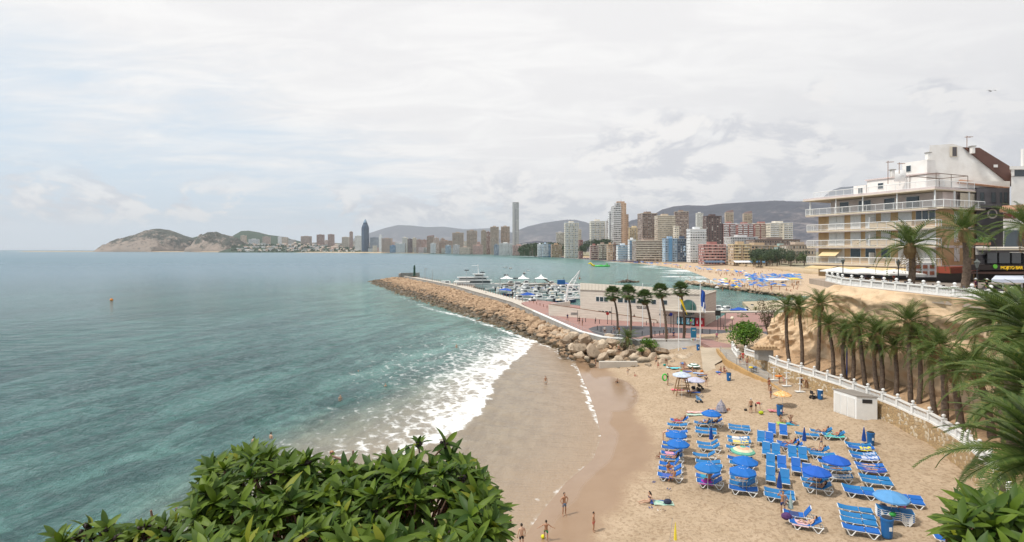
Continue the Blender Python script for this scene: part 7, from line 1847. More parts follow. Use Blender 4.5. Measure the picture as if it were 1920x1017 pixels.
# ------ people
SK=[mat('skin_tan',(.42,.22,.13),.55,.12,6),mat('skin_light',(.56,.35,.24),.55,.12,6),mat('skin_brown',(.28,.14,.08),.55,.12,6)]
HAIR=[mat('hair_dark',(.02,.014,.01),.6),mat('hair_brown',(.09,.05,.03),.6),mat('hair_grey',(.42,.40,.38),.7)]
def V(*a):return Vector(a)
def pose(nm):
 """joint positions, facing -y, feet on z = 0; s(ide) 0 = left (+x), 1 = right (-x)"""
 J=dict(pel=V(0,0,.94),wai=V(0,.01,1.10),che=V(0,0,1.30),nec=V(0,.01,1.46),hea=V(0,-.02,1.60))
 for s,k in((1,'L'),(-1,'R')):
  J['sh'+k]=V(s*.18,0,1.39);J['el'+k]=V(s*.25,.03,1.12);J['wr'+k]=V(s*.26,-.06,.88)
  J['hi'+k]=V(s*.09,0,.90);J['kn'+k]=V(s*.11,-.02,.49);J['an'+k]=V(s*.12,.02,.09);J['to'+k]=V(s*.14,-.15,.035)
 if nm=='walk':
  J['knL']=V(.10,-.14,.52);J['anL']=V(.10,-.18,.10);J['toL']=V(.11,-.35,.05);J['knR']=V(-.1,.03,.49);J['anR']=V(-.1,.24,.13);J['toR']=V(-.11,.10,.035)
  J['elL']=V(.25,.12,1.14);J['wrL']=V(.27,.06,.92);J['elR']=V(-.26,-.04,1.13);J['wrR']=V(-.24,-.24,.98)
 elif nm=='kick':
  J['knL']=V(.12,-.30,.62);J['anL']=V(.10,-.22,.24);J['toL']=V(.10,-.38,.2);J['elL']=V(.40,.05,1.22);J['wrL']=V(.60,-.02,1.08);J['elR']=V(-.38,.05,1.2);J['wrR']=V(-.58,.02,1.1)
  for j in('che','nec','hea','shL','shR'):J[j]+=V(0,.07,0)
 elif nm=='hip':
  J['elL']=V(.36,.06,1.14);J['wrL']=V(.20,-.06,1.0);J['elR']=V(-.34,.0,1.15);J['wrR']=V(-.24,-.15,.95)
 elif nm=='headhand':
  J['elR']=V(-.36,-.05,1.35);J['wrR']=V(-.2,-.05,1.58);J['elL']=V(.30,.05,1.14);J['wrL']=V(.2,-.15,1.05)
 elif nm=='bend':
  J['wai']=V(0,-.10,1.04);J['che']=V(0,-.30,1.12);J['nec']=V(0,-.44,1.12);J['hea']=V(0,-.56,1.06)
  for s,k in((1,'L'),(-1,'R')):J['sh'+k]=V(s*.17,-.38,1.10);J['el'+k]=V(s*.18,-.42,.84);J['wr'+k]=V(s*.14,-.46,.62)
 elif nm in('sit','situp','kneehug'):
  J['pel']=V(0,0,.13);J['wai']=V(0,.05,.29);J['che']=V(0,.07,.49);J['nec']=V(0,.06,.65);J['hea']=V(0,.02,.79)
  for s,k in((1,'L'),(-1,'R')):
   J['sh'+k]=V(s*.18,.07,.58);J['el'+k]=V(s*.26,.18,.34);J['wr'+k]=V(s*.26,.26,.10);J['hi'+k]=V(s*.09,-.04,.12)
   J['kn'+k]=V(s*.13,-.44,.17 if nm=='sit' else .40);J['an'+k]=V(s*.11,-.84 if nm=='sit' else-.58,.08);J['to'+k]=V(s*.13,-.90 if nm=='sit' else-.74,.17 if nm=='sit' else .04)
  if nm=='kneehug':
   for s,k in((1,'L'),(-1,'R')):J['el'+k]=V(s*.24,-.12,.42);J['wr'+k]=V(s*.1,-.40,.40)
  if nm=='situp':
   J['elL']=V(.28,-.05,.62);J['wrL']=V(.10,-.02,.80);J['elR']=V(-.28,-.05,.62);J['wrR']=V(-.10,-.02,.80)
 elif nm=='edge':
  dz=.42;J['pel']=V(0,0,.12+dz);J['wai']=V(0,.01,.28+dz);J['che']=V(0,-.03,.47+dz);J['nec']=V(0,-.07,.63+dz);J['hea']=V(0,-.12,.77+dz)
  for s,k in((1,'L'),(-1,'R')):
   J['sh'+k]=V(s*.18,-.04,.57+dz);J['el'+k]=V(s*.24,-.10,.33+dz);J['wr'+k]=V(s*.12,-.32,.24+dz);J['hi'+k]=V(s*.09,-.04,.11+dz)
   J['kn'+k]=V(s*.14,-.42,.10+dz);J['an'+k]=V(s*.15,-.46,.09);J['to'+k]=V(s*.16,-.62,.035)
 elif nm in('lie','prone','recline'):
  z=.12;J['pel']=V(0,0,z);J['wai']=V(0,.17,z+.01);J['che']=V(0,.36,z+.02);J['nec']=V(0,.53,z+.02);J['hea']=V(0,.67,z+.04)
  for s,k in((1,'L'),(-1,'R')):
   J['sh'+k]=V(s*.18,.45,z);J['el'+k]=V(s*.27,.20,z-.03);J['wr'+k]=V(s*.25,-.05,z-.03);J['hi'+k]=V(s*.09,-.05,z);J['kn'+k]=V(s*.11,-.46,z-.02);J['an'+k]=V(s*.13,-.87,z-.04);J['to'+k]=V(s*.17,-.93,z+.09 if nm!='prone' else z-.08)
  if nm=='prone':J['elL']=V(.36,.55,z-.04);J['wrL']=V(.14,.70,z-.06);J['elR']=V(-.36,.55,z-.04);J['wrR']=V(-.14,.70,z-.06)
  if nm=='recline':
   c,s_=math.cos(R(38)),math.sin(R(38))
   for j in('wai','che','nec','hea','shL','shR','elL','elR'):v=J[j];J[j]=V(v.x,v.y*c,z+v.y*s_+(v.z-z))
   J['knL']=V(.12,-.34,.40);J['anL']=V(.12,-.66,.10);J['toL']=V(.13,-.80,.05);J['wrL']=V(.12,.10,.36)
   J['hea']+=V(0,-.03,.05)
 elif nm=='arms_up':
  return pose_mod('sit',{'elL':V(.36,.06,.78),'wrL':V(.12,.06,.86),'elR':V(-.36,.06,.78),'wrR':V(-.12,.06,.86)})
 return J
def pose_mod(nm,d):
 J=pose(nm);J.update(d);return J
RAD=dict(pel=.125,wai=.108,che=.135,nec=.052,hb=.05,sh=.058,el=.038,wr=.026,hi=.088,kn=.055,an=.036,to=.032)
def skin(pts,edges,name,m,root_i=0,sub=1):
 me=bpy.data.meshes.new(name);me.from_pydata([p for p,r in pts],edges,[]);o=bpy.data.objects.new('tmp',me);C.objects.link(o)
 md=o.modifiers.new('s','SKIN');md.use_smooth_shade=True
 sv=me.skin_vertices[0].data
 for i,(p,r)in enumerate(pts):sv[i].radius=(r,r*.9)
 sv[root_i].use_root=True
 if sub:o.modifiers.new('u','SUBSURF').levels=sub
 bpy.context.view_layer.update();dg=bpy.context.evaluated_depsgraph_get()
 out=bpy.data.meshes.new_from_object(o.evaluated_get(dg));bpy.data.objects.remove(o);bpy.data.meshes.remove(me)
 out.name=name;out.materials.clear();out.materials.append(m);return out
def join_mb(me,mb):
 """append a builder's geometry to a mesh"""
 bm=bmesh.new();bm.from_mesh(me);vs=[bm.verts.new(v)for v in mb.v]
 for f in mb.f:
  try:bm.faces.new([vs[i]for i in f]).smooth=True
  except ValueError:pass
 bm.to_mesh(me);bm.free();return me
BODY={}
def body_set(nm):
 if nm in BODY:return BODY[nm]
 J=pose(nm);P_=[];ix={}
 def ad(k,p,r):ix[k]=len(P_);P_.append((p,r))
 ad('pel',J['pel'],RAD['pel']);ad('wai',J['wai'],RAD['wai']);ad('che',J['che'],RAD['che']);ad('nec',J['nec'],RAD['nec']);ad('hb',J['nec'].lerp(J['hea'],.5),.05)
 E=[(0,1),(1,2),(2,3),(3,4)]
 for k in 'LR':
  for j in('sh','el','wr'):ad(j+k,J[j+k],RAD[j])
  E+=[(2,ix['sh'+k]),(ix['sh'+k],ix['el'+k]),(ix['el'+k],ix['wr'+k])]
  for j in('hi','kn','an','to'):ad(j+k,J[j+k],RAD[j])
  ad('ca'+k,J['kn'+k].lerp(J['an'+k],.35),.056)
  E+=[(0,ix['hi'+k]),(ix['hi'+k],ix['kn'+k]),(ix['kn'+k],ix['ca'+k]),(ix['ca'+k],ix['an'+k]),(ix['an'+k],ix['to'+k])]
 me=skin(P_,E,'person',SK[0])
 h=J['hea'];q=MB();q.ball(h,(.078,.095,.115),12,9);up=(h-J['nec']).normalized();f=V(0,-1,0)if up.z>.5 else V(0,0,1)
 q.ball(h+f*.095-up*.005,(.014,.014,.02),6,4);q.ball(h+f*.088-up*.045,(.025,.012,.008),6,4)
 for s in(-1,1):q.ball(h+V(s*.078,0,0),(.012,.02,.03),6,4);q.ball(h+f*.083+V(s*.03,0,0)+up*.02,(.014,.01,.008),6,4)
 for k in 'LR':
  w=J['wr'+k];d=(w-J['el'+k]).normalized();sd=d.cross(V(0,0,1));sd=sd.normalized()if sd.length>.1 else V(0,1,0);sd2=d.cross(sd).normalized()
  q.tube([w,w+d*.05,w+d*.09],[.028,.038,.034],6,flat=.55)
  for i,L in enumerate((.07,.08,.075,.06)):
   b=w+d*.085+sd*(i-1.5)*.018;q.tube([b,b+d*L*.6,b+d*L*.9+sd2*L*.35],[.009,.008,.006],4)
  q.tube([w+d*.03+sd*.03,w+d*.06+sd*.06,w+d*.09+sd*.07],[.011,.009,.007],4)
 join_mb(me,q)
 sh=skin([(J['pel'],.143),(J['pel'].lerp(J['wai'],.55),.125),(J['hiL'],.105),(J['hiL'].lerp(J['knL'],.6),.088),(J['hiR'],.105),(J['hiR'].lerp(J['knR'],.6),.088)],[(0,1),(0,2),(2,3),(0,4),(4,5)],'shorts',SK[0])
 br=skin([(J['pel'],.14),(J['pel'].lerp(J['wai'],.4),.122),(J['hiL'].lerp(J['knL'],.12),.098),(J['hiR'].lerp(J['knR'],.12),.098)],[(0,1),(0,2),(0,3)],'briefs',SK[0])
 tp=skin([(J['pel'].lerp(J['wai'],.3),.135),(J['wai'],.124),(J['che'],.152),(J['che'].lerp(J['nec'],.5),.10),(J['shL'],.073),(J['shL'].lerp(J['elL'],.6),.055),(J['shR'],.073),(J['shR'].lerp(J['elR'],.6),.055)],[(0,1),(1,2),(2,3),(2,4),(4,5),(2,6),(6,7)],'shirt',SK[0])
 bk=MB();a=J['che'].lerp(J['wai'],.25);b=J['che'].lerp(J['nec'],.12);bk.tube([a,(a+b)/2,b],[.135,.148,.14],12,caps=False)
 bk=bk.mesh('bikini_top',SK[0],True)
 hr=MB();back=-f
 hr.ball(h+up*.022+back*.022,(.084,.095,.108),12,8);hs=hr.mesh('hair',HAIR[0],True)
 hr=MB();hr.ball(h+up*.022+back*.022,(.085,.096,.108),12,8);hr.tube([h+back*.06,h+back*.10-up*.12,h+back*.10-up*.28],[.07,.07,.03],8);hl=hr.mesh('hair',HAIR[0],True)
 BODY[nm]=dict(body=me,shorts=sh,briefs=br,shirt=tp,bikini=bk,hair=hs,long=hl,J=J);return BODY[nm]
CL={}
def cloth(c):
 if c not in CL:CL[c]=mat('cloth_%d'%len(CL),c,.85,0,12,col2=tuple(v*.7 for v in c))
 return CL[c]
def setm(o,m):o.material_slots[0].link='OBJECT';o.material_slots[0].material=m
def person(loc,yaw,ps,label,sk=0,bottom=None,top=None,h=1.72,hair=0,long=False,bt='shorts',tt='shirt',group=None,hat=None):
 b=body_set(ps);r=thing('person',label,'person',loc,R(yaw),group);r.scale=(h/1.72,)*3
 o=obj('body',b['body'],r);setm(o,SK[sk])
 if bottom:setm(obj(bt,b[bt],r),cloth(bottom))
 if top:setm(obj('shirt' if tt=='shirt' else 'bikini_top',b[tt],r),cloth(top))
 setm(obj('hair',b['long' if long else 'hair'],r),HAIR[hair])
 if hat:
  q=MB();hh=b['J']['hea'];q.lathe([(.17,.03),(.17,.045),(.095,.05),(.08,.13),(.02,.15)],10,tuple(hh));q.build('hat',cloth(hat),r)
 return r
K=(.02,.02,.025);NV=(.02,.04,.14);RD=(.5,.03,.03);WH=(.7,.7,.68);PK=(.6,.15,.3);GR=(.01,.28,.10);OR=(.65,.2,.04);BL=(.03,.15,.45);AQ=(.05,.4,.42)
gp=lambda x,y:G(x,y)
person(gp(1058,967),25,'hip','young man in blue and white patterned trunks standing at the wet sand edge',0,(.15,.25,.40),h=1.72)
person(gp(1113,997),70,'stand','boy in red shorts walking left along the bottom of the sand',0,RD,h=1.38)
person(gp(1024,1016),0+180,'kick','boy in green shorts kicking the yellow ball',0,GR,h=1.5)
person(gp(978,1030),200,'stand','bare chested man in black trunks cut by the bottom edge',1,K,h=1.72)
person(gp(1217,943),-78,'sit','woman with long dark hair sitting on a navy towel alone',1,NV,NV,long=True,bt='briefs',tt='bikini')
person(gp(1468,966),-20,'headhand','man in navy shorts scratching his head beside the lower loungers',0,NV,h=1.75)
tw=MB();tw.grid(lambda u,v:(.02+u*.16,-.17+.02*math.sin(u*9),1.42-v*.62),5,8);t_=tw.build('beach_towel',cloth((.25,.22,.22)));t_.location=gp(1468,966);t_.rotation_euler=(0,0,R(-20));tag(t_,'grey towel hanging over the shoulder of the man in navy shorts','towel')
person(gp(1023,727),10,'stand','tanned man in pale trunks standing in the shallow water',0,(.6,.58,.5))
person(gp(1117,690),80,'stand','dark silhouetted bather standing on wet sand below the rocks',2,K,h=1.75)
person(gp(1160,675)+Vector((0,0,1.0)),10,'stand','man in black trunks standing on the concrete slab by the rocks',0,K)
person(gp(1177,704),200,'stand','small child in pale shorts walking on the sand near the rocks',1,WH,h=1.1)
person(gp(1190,706),60,'kneehug','child sitting on the sand right of the small walking child',1,RD,h=1.15)
person(gp(1158,718),-60,'kneehug','dark haired child crouching beside the wet sand sheet',2,K,h=1.2)
person(gp(1230,686),20,'walk','man in dark trunks walking near the rocks edge',1,(.1,.1,.12),h=1.7);person(gp(1234,692),20,'walk','fair child in red trunks in front of a walking man',1,RD,h=1.3)
person(gp(1250,686),-30,'bend','bather in dark red bending at the foot of the boulders',2,(.2,.03,.03),(.2,.03,.03),bt='briefs',tt='bikini')
person(gp(1252,723),60,'stand','man in a dark shirt and grey shorts holding a green ring',0,(.35,.36,.42),K,h=1.72)
person(gp(1278,741)+Vector((0,0,2.3)),45,'situp','lifeguard in a red top seated high on the wooden chair',0,RD,(.4,.03,.05),hat=(.3,.7,.02))
person(gp(1324,726),150,'stand','woman in a black swimsuit standing beside the pushchair',1,K,K,h=1.66,bt='briefs',tt='shirt',hair=1)
person(gp(1352,699),30,'sit','left one of a couple sitting in the open sand',0,K,bt='briefs');person(gp(1358,698),10,'kneehug','right one of a couple sitting in the open sand',0,PK,PK,long=True,bt='briefs',tt='bikini')
person(gp(1442,733),20,'stand','woman in a red bikini standing behind another by the showers',0,RD,RD,long=True,bt='briefs',tt='bikini');person(gp(1445,748),40,'stand','fair haired man in purple shorts before the woman in red',0,(.2,.12,.25),hair=2)
person(gp(1417,773),70,'bend','man in a dark red shirt bending over a bag',1,K,(.4,.02,.03),hair=2);person(gp(1408,775),190,'stand','bare backed man in black shorts beside the bending man',0,K,hair=2)
person(gp(1461,719),60,'stand','child with an orange ring at the first shower',0,NV,h=1.4);person(gp(1470,723),-60,'stand','child in pink beside the middle shower',1,PK,PK,h=1.3,bt='briefs',tt='bikini')
person(gp(1502,728),30,'stand','dark haired man standing at the last shower',2,K,h=1.7);person(gp(1512,728),-70,'bend','person bending right of the last shower by the wall',0,RD,bt='briefs')
for x,y,z,c,lb in[(1388,684,2.6,K,'person in black shorts leading three people up the ramp'),(1393,680,2.65,RD,'person in a red dress among three people on the ramp'),(1401,690,2.5,(.3,.1,.08),'last of three people walking up the beach ramp')]:
 person(P(x,y,z),150,'walk',lb,0,c,c if c is RD else None)
person(gp(1464,793),35,'kneehug','woman sitting on a lime green towel with knees up',0,GR,GR,long=True,bt='briefs',tt='bikini');person(gp(1483,794),15,'arms_up','man sitting with hands behind his head on a blue towel',0,NV)
for i,(x,y,ps,yw,c,lb)in enumerate([(1262,689,'prone',80,NV,'sunbather lying on a pale towel nearest the rocks'),(1277,690,'kneehug',20,OR,'person in orange sitting in the group near the rocks'),(1284,689,'sit',-20,PK,'woman in pink sitting in the group near the rocks'),(1281,694,'lie',75,RD,'sunbather in red lying in the group near the rocks'),(1290,691,'lie',60,K,'sunbather lying beside the dark green parasol'),(1299,698,'kneehug',50,K,'dark haired woman sitting beside an orange bag'),(1316,704,'lie',100,K,'sunbather in black lying on a dark towel'),(1302,735,'lie',-70,BL,'sunbather lying right of the lifeguard chair'),(1283,716,'sit',100,NV,'person resting behind the lifeguard chair'),(1358,770,'prone',-70,RD,'sunbather lying on an orange towel by the patterned tent'),(1340,770,'lie',80,OR,'sunbather behind the upper bright blue parasol')]):
 person(gp(x,y),yw,ps,lb,i%3%2,c,c if 'woman' in lb else None,bt='briefs',tt='bikini',long='woman' in lb)
def on_l(key,ps,label,sk=0,c=K,top=None,dx=0.0,long=False,hair=0,yoff=90,dz=.28):
 o=LNG[key];a=o.rotation_euler.z
 loc=o.location+Vector((math.cos(a)*dx,math.sin(a)*dx,dz));person(loc,math.degrees(a)-90,ps,label,sk,c,top,long=long,hair=hair,bt='briefs',tt='bikini')
on_l(('A',0),'recline','woman in red reclining on the topmost lounger near the sea',0,RD,RD,long=True);on_l(('A',4),'prone','sunbather face down on green and yellow towel near the sea',0,NV);on_l(('A',7),'recline','woman in pink top reclining below the pink towel',0,PK,PK,long=True)
on_l(('A',3),'recline','sunbather mostly hidden under the lower blue parasol near the sea',0,AQ)
on_l(('B',0),'recline','person reclining under the furthest blue parasol, left',0,GR,hair=2);on_l(('B',1),'recline','dark haired person reclining under the furthest blue parasol, right',2,K)
on_l(('C',7),'lie','person lying on the zebra towel under the blue parasol',0,OR);on_l(('C',8),'recline','person in purple on the patterned towel in the third column',0,(.2,.03,.2),(.2,.03,.2))
on_l(('E',1),'recline','sunbather reclining on the pale aqua towel',0,OR);on_l(('E',2),'recline','person with a red cap reclining on the aqua towel',0,RD,RD);on_l(('E',3),'recline','woman reading on the blue lounger left of the closed navy parasol',0,RD,RD,long=True);on_l(('E',4),'recline','woman reclining before a bright green towel',0,GR,GR,long=True)
on_l(('E',5),'recline','man in a blue shirt half hidden behind the deep blue parasol',0,NV,NV);on_l(('E',7),'prone','sunbather lying beneath the right deep blue parasol',0,GR);on_l(('E',8),'prone','deeply tanned sunbather face down beside the white towel',2,K)
on_l(('E',10),'recline','person in dark green reclining under the middle parasol',2,(.02,.08,.06),(.02,.08,.06));on_l(('E',11),'recline','woman in dark red reclining with one knee up',0,(.15,.02,.03),(.15,.02,.03),long=True)
on_l(('F',4),'prone','sunbather lying face down, upper of two on the right',1,K);on_l(('F',5),'prone','man in black trunks lying face down, lower of two on the right',0,K)
on_l(('E',15),'recline','topless sunbather reclining on the bottom raised lounger',1,(.5,.3,.35),dx=.05)
def edge(px,py,yaw,label,**kw):person(gp(px,py),yaw,'edge',label,**kw)
edge(1253,893,20,'woman with long dark hair sitting on a lounger near the sea',bottom=OR,top=OR,long=True,bt='briefs',tt='bikini');edge(1264,908,200,'fair haired woman sitting with her back turned, near the sea',bottom=WH,hair=2,bt='briefs');edge(1326,897,20,'tanned woman facing the camera on the magenta towelled lounger',bottom=K,sk=2,bt='briefs');edge(1330,912,190,'woman in a magenta skirt sitting with her back to the camera',bottom=(.5,.03,.2),hair=2)
edge(*Z4(470,545),30,'dark figure sitting up under the middle deep blue parasol',bottom=K,top=K,sk=2);edge(*Z4(1175,790),-60,'person in purple sitting under the faded light blue parasol',bottom=(.3,.05,.25),top=(.3,.05,.25))
person(gp(1243,829),80,'bend','bare skinned bather bending beside the column nearest the sea',1,(.3,.15,.15),bt='briefs');person(gp(1237,859),-70,'kneehug','small child playing with toys on the sand left of the loungers',2,RD,h=1.1)
person(gp(*Z4(515,258)),200,'walk','child in grey shorts walking between the middle loungers',1,(.2,.22,.3),h=1.3)
def swim(px,py,sub,label,sk=0,c=None,yaw=0,ps='stand',h=1.7):
 p=P(px,py,0.05);person(Vector((p.x,p.y,-sub)),yaw,ps,label,sk,c,h=h)
swim(476,831,.95,'left one of two bathers waist deep behind the bush',1,yaw=180);swim(508,823,.95,'right one of two bathers waist deep behind the bush',1,yaw=150);swim(638,751,.9,'lone bather waist deep in the sea right of the two behind the bush',1,RD,30);swim(723,724,1.25,'swimmer with shoulders above the water left of the breakers',1,yaw=40);swim(672,697,1.4,'distant swimmer showing only a head above the water',1)
swim(622,851,.7,'bather in the foam behind the bush',0,K,20,'bend');swim(856,652,.9,'bather in the foam below the rocks',1,(.5,.3,.2),10)
for x,y,yw,sk,bt,tpc,lb,ps in[(1064,602,20,0,NV,NV,'person in navy walking behind the jetty railing','walk'),(1092,611,60,0,K,(.25,.25,.3),'person in grey leaning near the plaza railing','stand'),(1134,628,0,0,K,WH,'person in a white shirt behind the plaza coping','stand'),(1151,625,30,0,(.2,.2,.3),(.3,.3,.36),'person in grey walking beside the road loop','walk'),(1161,629,60,0,NV,OR,'person in orange and navy near the small palm','stand'),(1251,636,30,0,WH,(.6,.4,.3),'person carrying white things beside the third palm','stand'),(1263,637,10,0,NV,NV,'person in a navy top on the plaza edge','stand'),(1285,629,120,0,K,(.25,.1,.08),'person in a dark vest walking past the last palm','walk'),(1296,612,0,0,PK,(.2,.7,.05),'person in lime green and pink before the vending machines','stand'),(1344,640,180,0,(.2,.22,.3),(.6,.2,.3),'person in a pink shirt and white hat walking across the plaza','walk'),(1086,608,200,0,K,K,'dark clothed person at the railing near the rocks','stand'),(1189,603,0,2,K,K,'person in black standing near the club wall between palms','stand')]:
 person(P(x,y,3.02),yw,ps,lb,sk,bt,tpc,hat=WH if 'hat' in lb else None)
for px,Y,c,lb in[(1676,86,RD,'person in a red shirt behind the balustrade near the thick palm'),(1829,68,(.12,.03,.06),'person in a maroon top and white hat behind the balustrade'),(1850,67,K,'white capped person in black behind the balustrade'),(1622,92,(.3,.33,.5),'person in blue under the middle white parasol'),(1655,88,(.1,.15,.4),'person in blue seated left of the red shirted one'),(1884,64,(.5,.3,.25),'person seated behind the balustrade under the bluish awning')]:
 Y*=KY;x=(px-960)/FOC*Y;person(Vector((x,Y,ZT+(.0 if Y<55 else .05))),30,'stand' if px in(1676,1829,1850)else 'edge',lb,0,K,c,hat=WH if 'white' in lb and 'cap' in lb or 'hat' in lb else None)
cp_=[]
for i,(ps,sk,c)in enumerate([('stand',0,K),('walk',1,RD),('sit',0,NV),('stand',2,BL),('lie',1,K),('hip',0,WH)]):
 b=body_set(ps);r=thing('person','bather on the crowded far beach','person',(0,0,0),0,'bathers of the crowded far beach');me=b['body']
 o=obj('body',skin([(b['J']['pel'],.15),(b['J']['che'],.17),(b['J']['hea'],.11),(b['J']['knL'],.08),(b['J']['anL'],.06),(b['J']['knR'],.08),(b['J']['anR'],.06)],[(0,1),(1,2),(0,3),(3,4),(0,5),(5,6)],'body',SK[sk],sub=0),r)
 q=MB();a=b['J']['pel'];q.ball(a,(.17,.17,.15),6,4);q.build('swimwear',cloth(c),r);cp_.append(r)
for k in range(285):
 if k<90:p=P(fq.uniform(1335,1500),fq.uniform(527,548),1.1)
 elif k<185:
  x=fq.uniform(1180,1420);y=float(np.interp(x,[1180,1250,1320,1420],[494.5,499,509,522]))+fq.uniform(-2,3);p=P(x,y,.8)
 elif k<215:p=P(fq.uniform(1310,1400),fq.uniform(528,541),.3)
 elif k<245:
  x=fq.uniform(1120,1320);y=float(np.interp(x,[1120,1200,1320],[491,497,520]))+fq.uniform(1,9);p=P(x,y,0);p.z=-.8
 else:p=P(fq.uniform(1340,1500),fq.uniform(506,520),1.8)
 i=fq.randrange(6)
 if p.z<0:i=fq.choice([0,3])
 if k<6:cp_[k].location=p
 else:dup(cp_[i],p,fq.uniform(0,6))
cr_=MB()
for k in range(1500):
 x=fq.uniform(960,1200);y=float(np.interp(x,[960,1080,1200],[479.5,485.3,493.0]))-fq.uniform(-.2,1.9);p=P(x,y,1.0);cr_.tube([p,p+Vector((0,0,fq.choice([.6,1.7])))],fq.choice([.25,.5]),4)
tag(cr_.build('distant_crowd',mat('crowd_cloth',(.25,.14,.10),.9,0,.02,col2=(.10,.16,.36))),'tiny specks of bathers and parasols along the distant waterline',kind='stuff')
# ------ palms and shrubs
def leaf_mat(name,a,b_,rough=.5,tr=.25):
 m=bpy.data.materials.new(name);m.use_nodes=True
 w=NT(m.node_tree);b=m.node_tree.nodes['Principled BSDF']
 r=w.new('ShaderNodeNewGeometry').outputs['Random Per Island']
 w.put(b.inputs['Base Color'],w.mix(w.math('GREATER_THAN',r,.96),w.mix(r,a,b_),tuple(k*1.5 for k in b_[:1])+(b_[1]*1.1,b_[2])));b.inputs['Roughness'].default_value=rough;b.inputs['Specular IOR Level'].default_value=.3
 t=w.new('ShaderNodeBsdfTranslucent');w.put(t.inputs[0],w.mix(r,tuple(k*1.3 for k in a),tuple(k*1.3 for k in b_)))
 mx=w.new('ShaderNodeMixShader');mx.inputs[0].default_value=tr
 w.l.new(b.outputs[0],mx.inputs[1]);w.l.new(t.outputs[0],mx.inputs[2]);w.l.new(mx.outputs[0],w.n['Material Output'].inputs[0])
 return m
palml=leaf_mat('date_palm_leaflet',(.05,.095,.016),(.125,.165,.04));paldry=leaf_mat('dry_palm_leaf',(.22,.14,.06),(.32,.22,.11),.8)
fanl=leaf_mat('fan_palm_leaf',(.04,.085,.022),(.10,.14,.045));bushl=leaf_mat('glossy_bush_leaf',(.024,.062,.006),(.115,.175,.012),.55,.2)
trunkm=mat('palm_trunk_bark',(.19,.135,.095),.95,0,5,col2=(.085,.06,.045),bump=.9,bscale=8,bdist=.1)
def frond(mb,q,az,el,L,n,ll,lw,droop=1.0):
 """one feather leaf from the origin"""
 pts=[];p=Vector((0,0,0));a=el;S=12
 d0=Vector((math.cos(az),math.sin(az),0));tw=q.uniform(-.35,.35)
 for i in range(S+1):
  pts.append(p.copy());a-=droop*(0.06+0.16*i/S);p=p+(d0*math.cos(a)+Vector((0,0,math.sin(a))))*(L/S)
 mb.tube(pts,[.035*L/3.5*(1-i/S*.85)for i in range(S+1)],3,caps=False)
 side=Vector((-d0.y,d0.x,0))
 for k in range(n):
  t=.12+.88*(k+.5)/n;f=t*S;i=min(int(f),S-1);c=pts[i].lerp(pts[i+1],f-i);tg=(pts[i+1]-pts[i]).normalized();nrm=side.cross(tg).normalized()*(-1)
  if nrm.z<0:nrm=-nrm
  ln=ll*(math.sin(min(t*1.15+.12,1)*PI)**.6*.9+.22)*q.uniform(.85,1.1)
  for s in(-1,1):
   o=(side*s*math.cos(.35+tw*s)+nrm*math.sin(.35+tw*s)+tg*.75).normalized();e=c+o*ln+Vector((0,0,-ln*.16));m_=c+o*ln*.55+Vector((0,0,-ln*.02));w=tg*lw
   mb.add([c-w*.5,m_-w*.6,e,m_+w*.6,c+w*.5],[(0,1,2,3,4)])
def date_crown(seed,L,nf,n,ll,lw,wind=0.0):
 q=random.Random(seed);mb=MB();dry=MB()
 for i in range(nf):
  az=i*2.39996+q.uniform(-.25,.25);u=i/nf;el=R(84-96*u**.9)+q.uniform(-.12,.12)
  frond(mb,q,az,el,L*q.uniform(.85,1.08)*(1 if u>.15 else .85),n,ll,lw,.72 if u<.6 else .95)
 for i in range(nf//5):frond(dry,q,q.uniform(0,6.28),R(-55)+q.uniform(-.2,.2),L*.62,max(8,n//2),ll*.7,lw,.6)
 dry.tube([(0,0,-.9),(0,0,-.45),(0,0,0),(0,0,.25)],[.22,.40,.36,.12],9)
 return mb,dry
CR=[]
for s in range(4):
 a,b=date_crown(200+s,3.1+.15*s,28+3*s,22,.48,.055);CR.append((a.mesh('crown',palml),b.mesh('dead_fronds',paldry)))
def palm(base,top,crown,label,r0=.24,sc=1.0,group='date palms behind the lower balustrade',nm='date_palm',rz=0,bow=.3):
 r=thing(nm,label,'palm tree',base,0,group);d=Vector(top)-Vector(base);q=MB();pts=[];rad=[]
 for i in range(19):
  t=i/18;pts.append(d*t+Vector((bow*math.sin(t*PI),0,0)));rad.append(r0*(1.25-.4*t)*(1+(.07 if i%2 else-.05))*(1.25 if t<.05 else 1)*(1.15 if t>.93 else 1))
 q.tube(pts,rad,10);q.build('trunk',trunkm,r,True)
 for me,nm2 in zip(crown,('crown','dead_fronds')):o=obj(nm2,me,r,d,rz);o.scale=(sc,)*3
 return r
PL=[(1482,677,1475,577,1.0),(1504,680,1497,577,.95),(1533,692,1538,572,1.0),(1561.7,700.5,1552,610,.8),(1586,707,1583,622,.8),(1597,711,1598,640,.8),(1624,720,1610,612,.95),(1653,731,1645,628,.95),(1649,728,1640,650,.8),(1679,737,1677,652,.75),(1708,750,1703,604,1.05),(1721,754,1720,634,.8),(1756,772,1748,668,.95),(1771,784,1763,650,.95),(1806,807,1788,698,1.0),(1862,822,1828,690,1.0),(1895,850,1880,720,1.0)]
for i,(bx,by,tx,ty,s)in enumerate(PL):
 b=P(bx,by+12,3.9);Y=b.y;t=PY(tx,ty,Y-.3)
 palm(b-Vector((0,0,.4)),t,CR[i%4],'date palm %s from the left in the row behind the lower balustrade'%ordinal(i),.21 if i<13 else .26,s*1.08,rz=i*1.1,bow=(-.25,.2,.0,.3)[i%4])
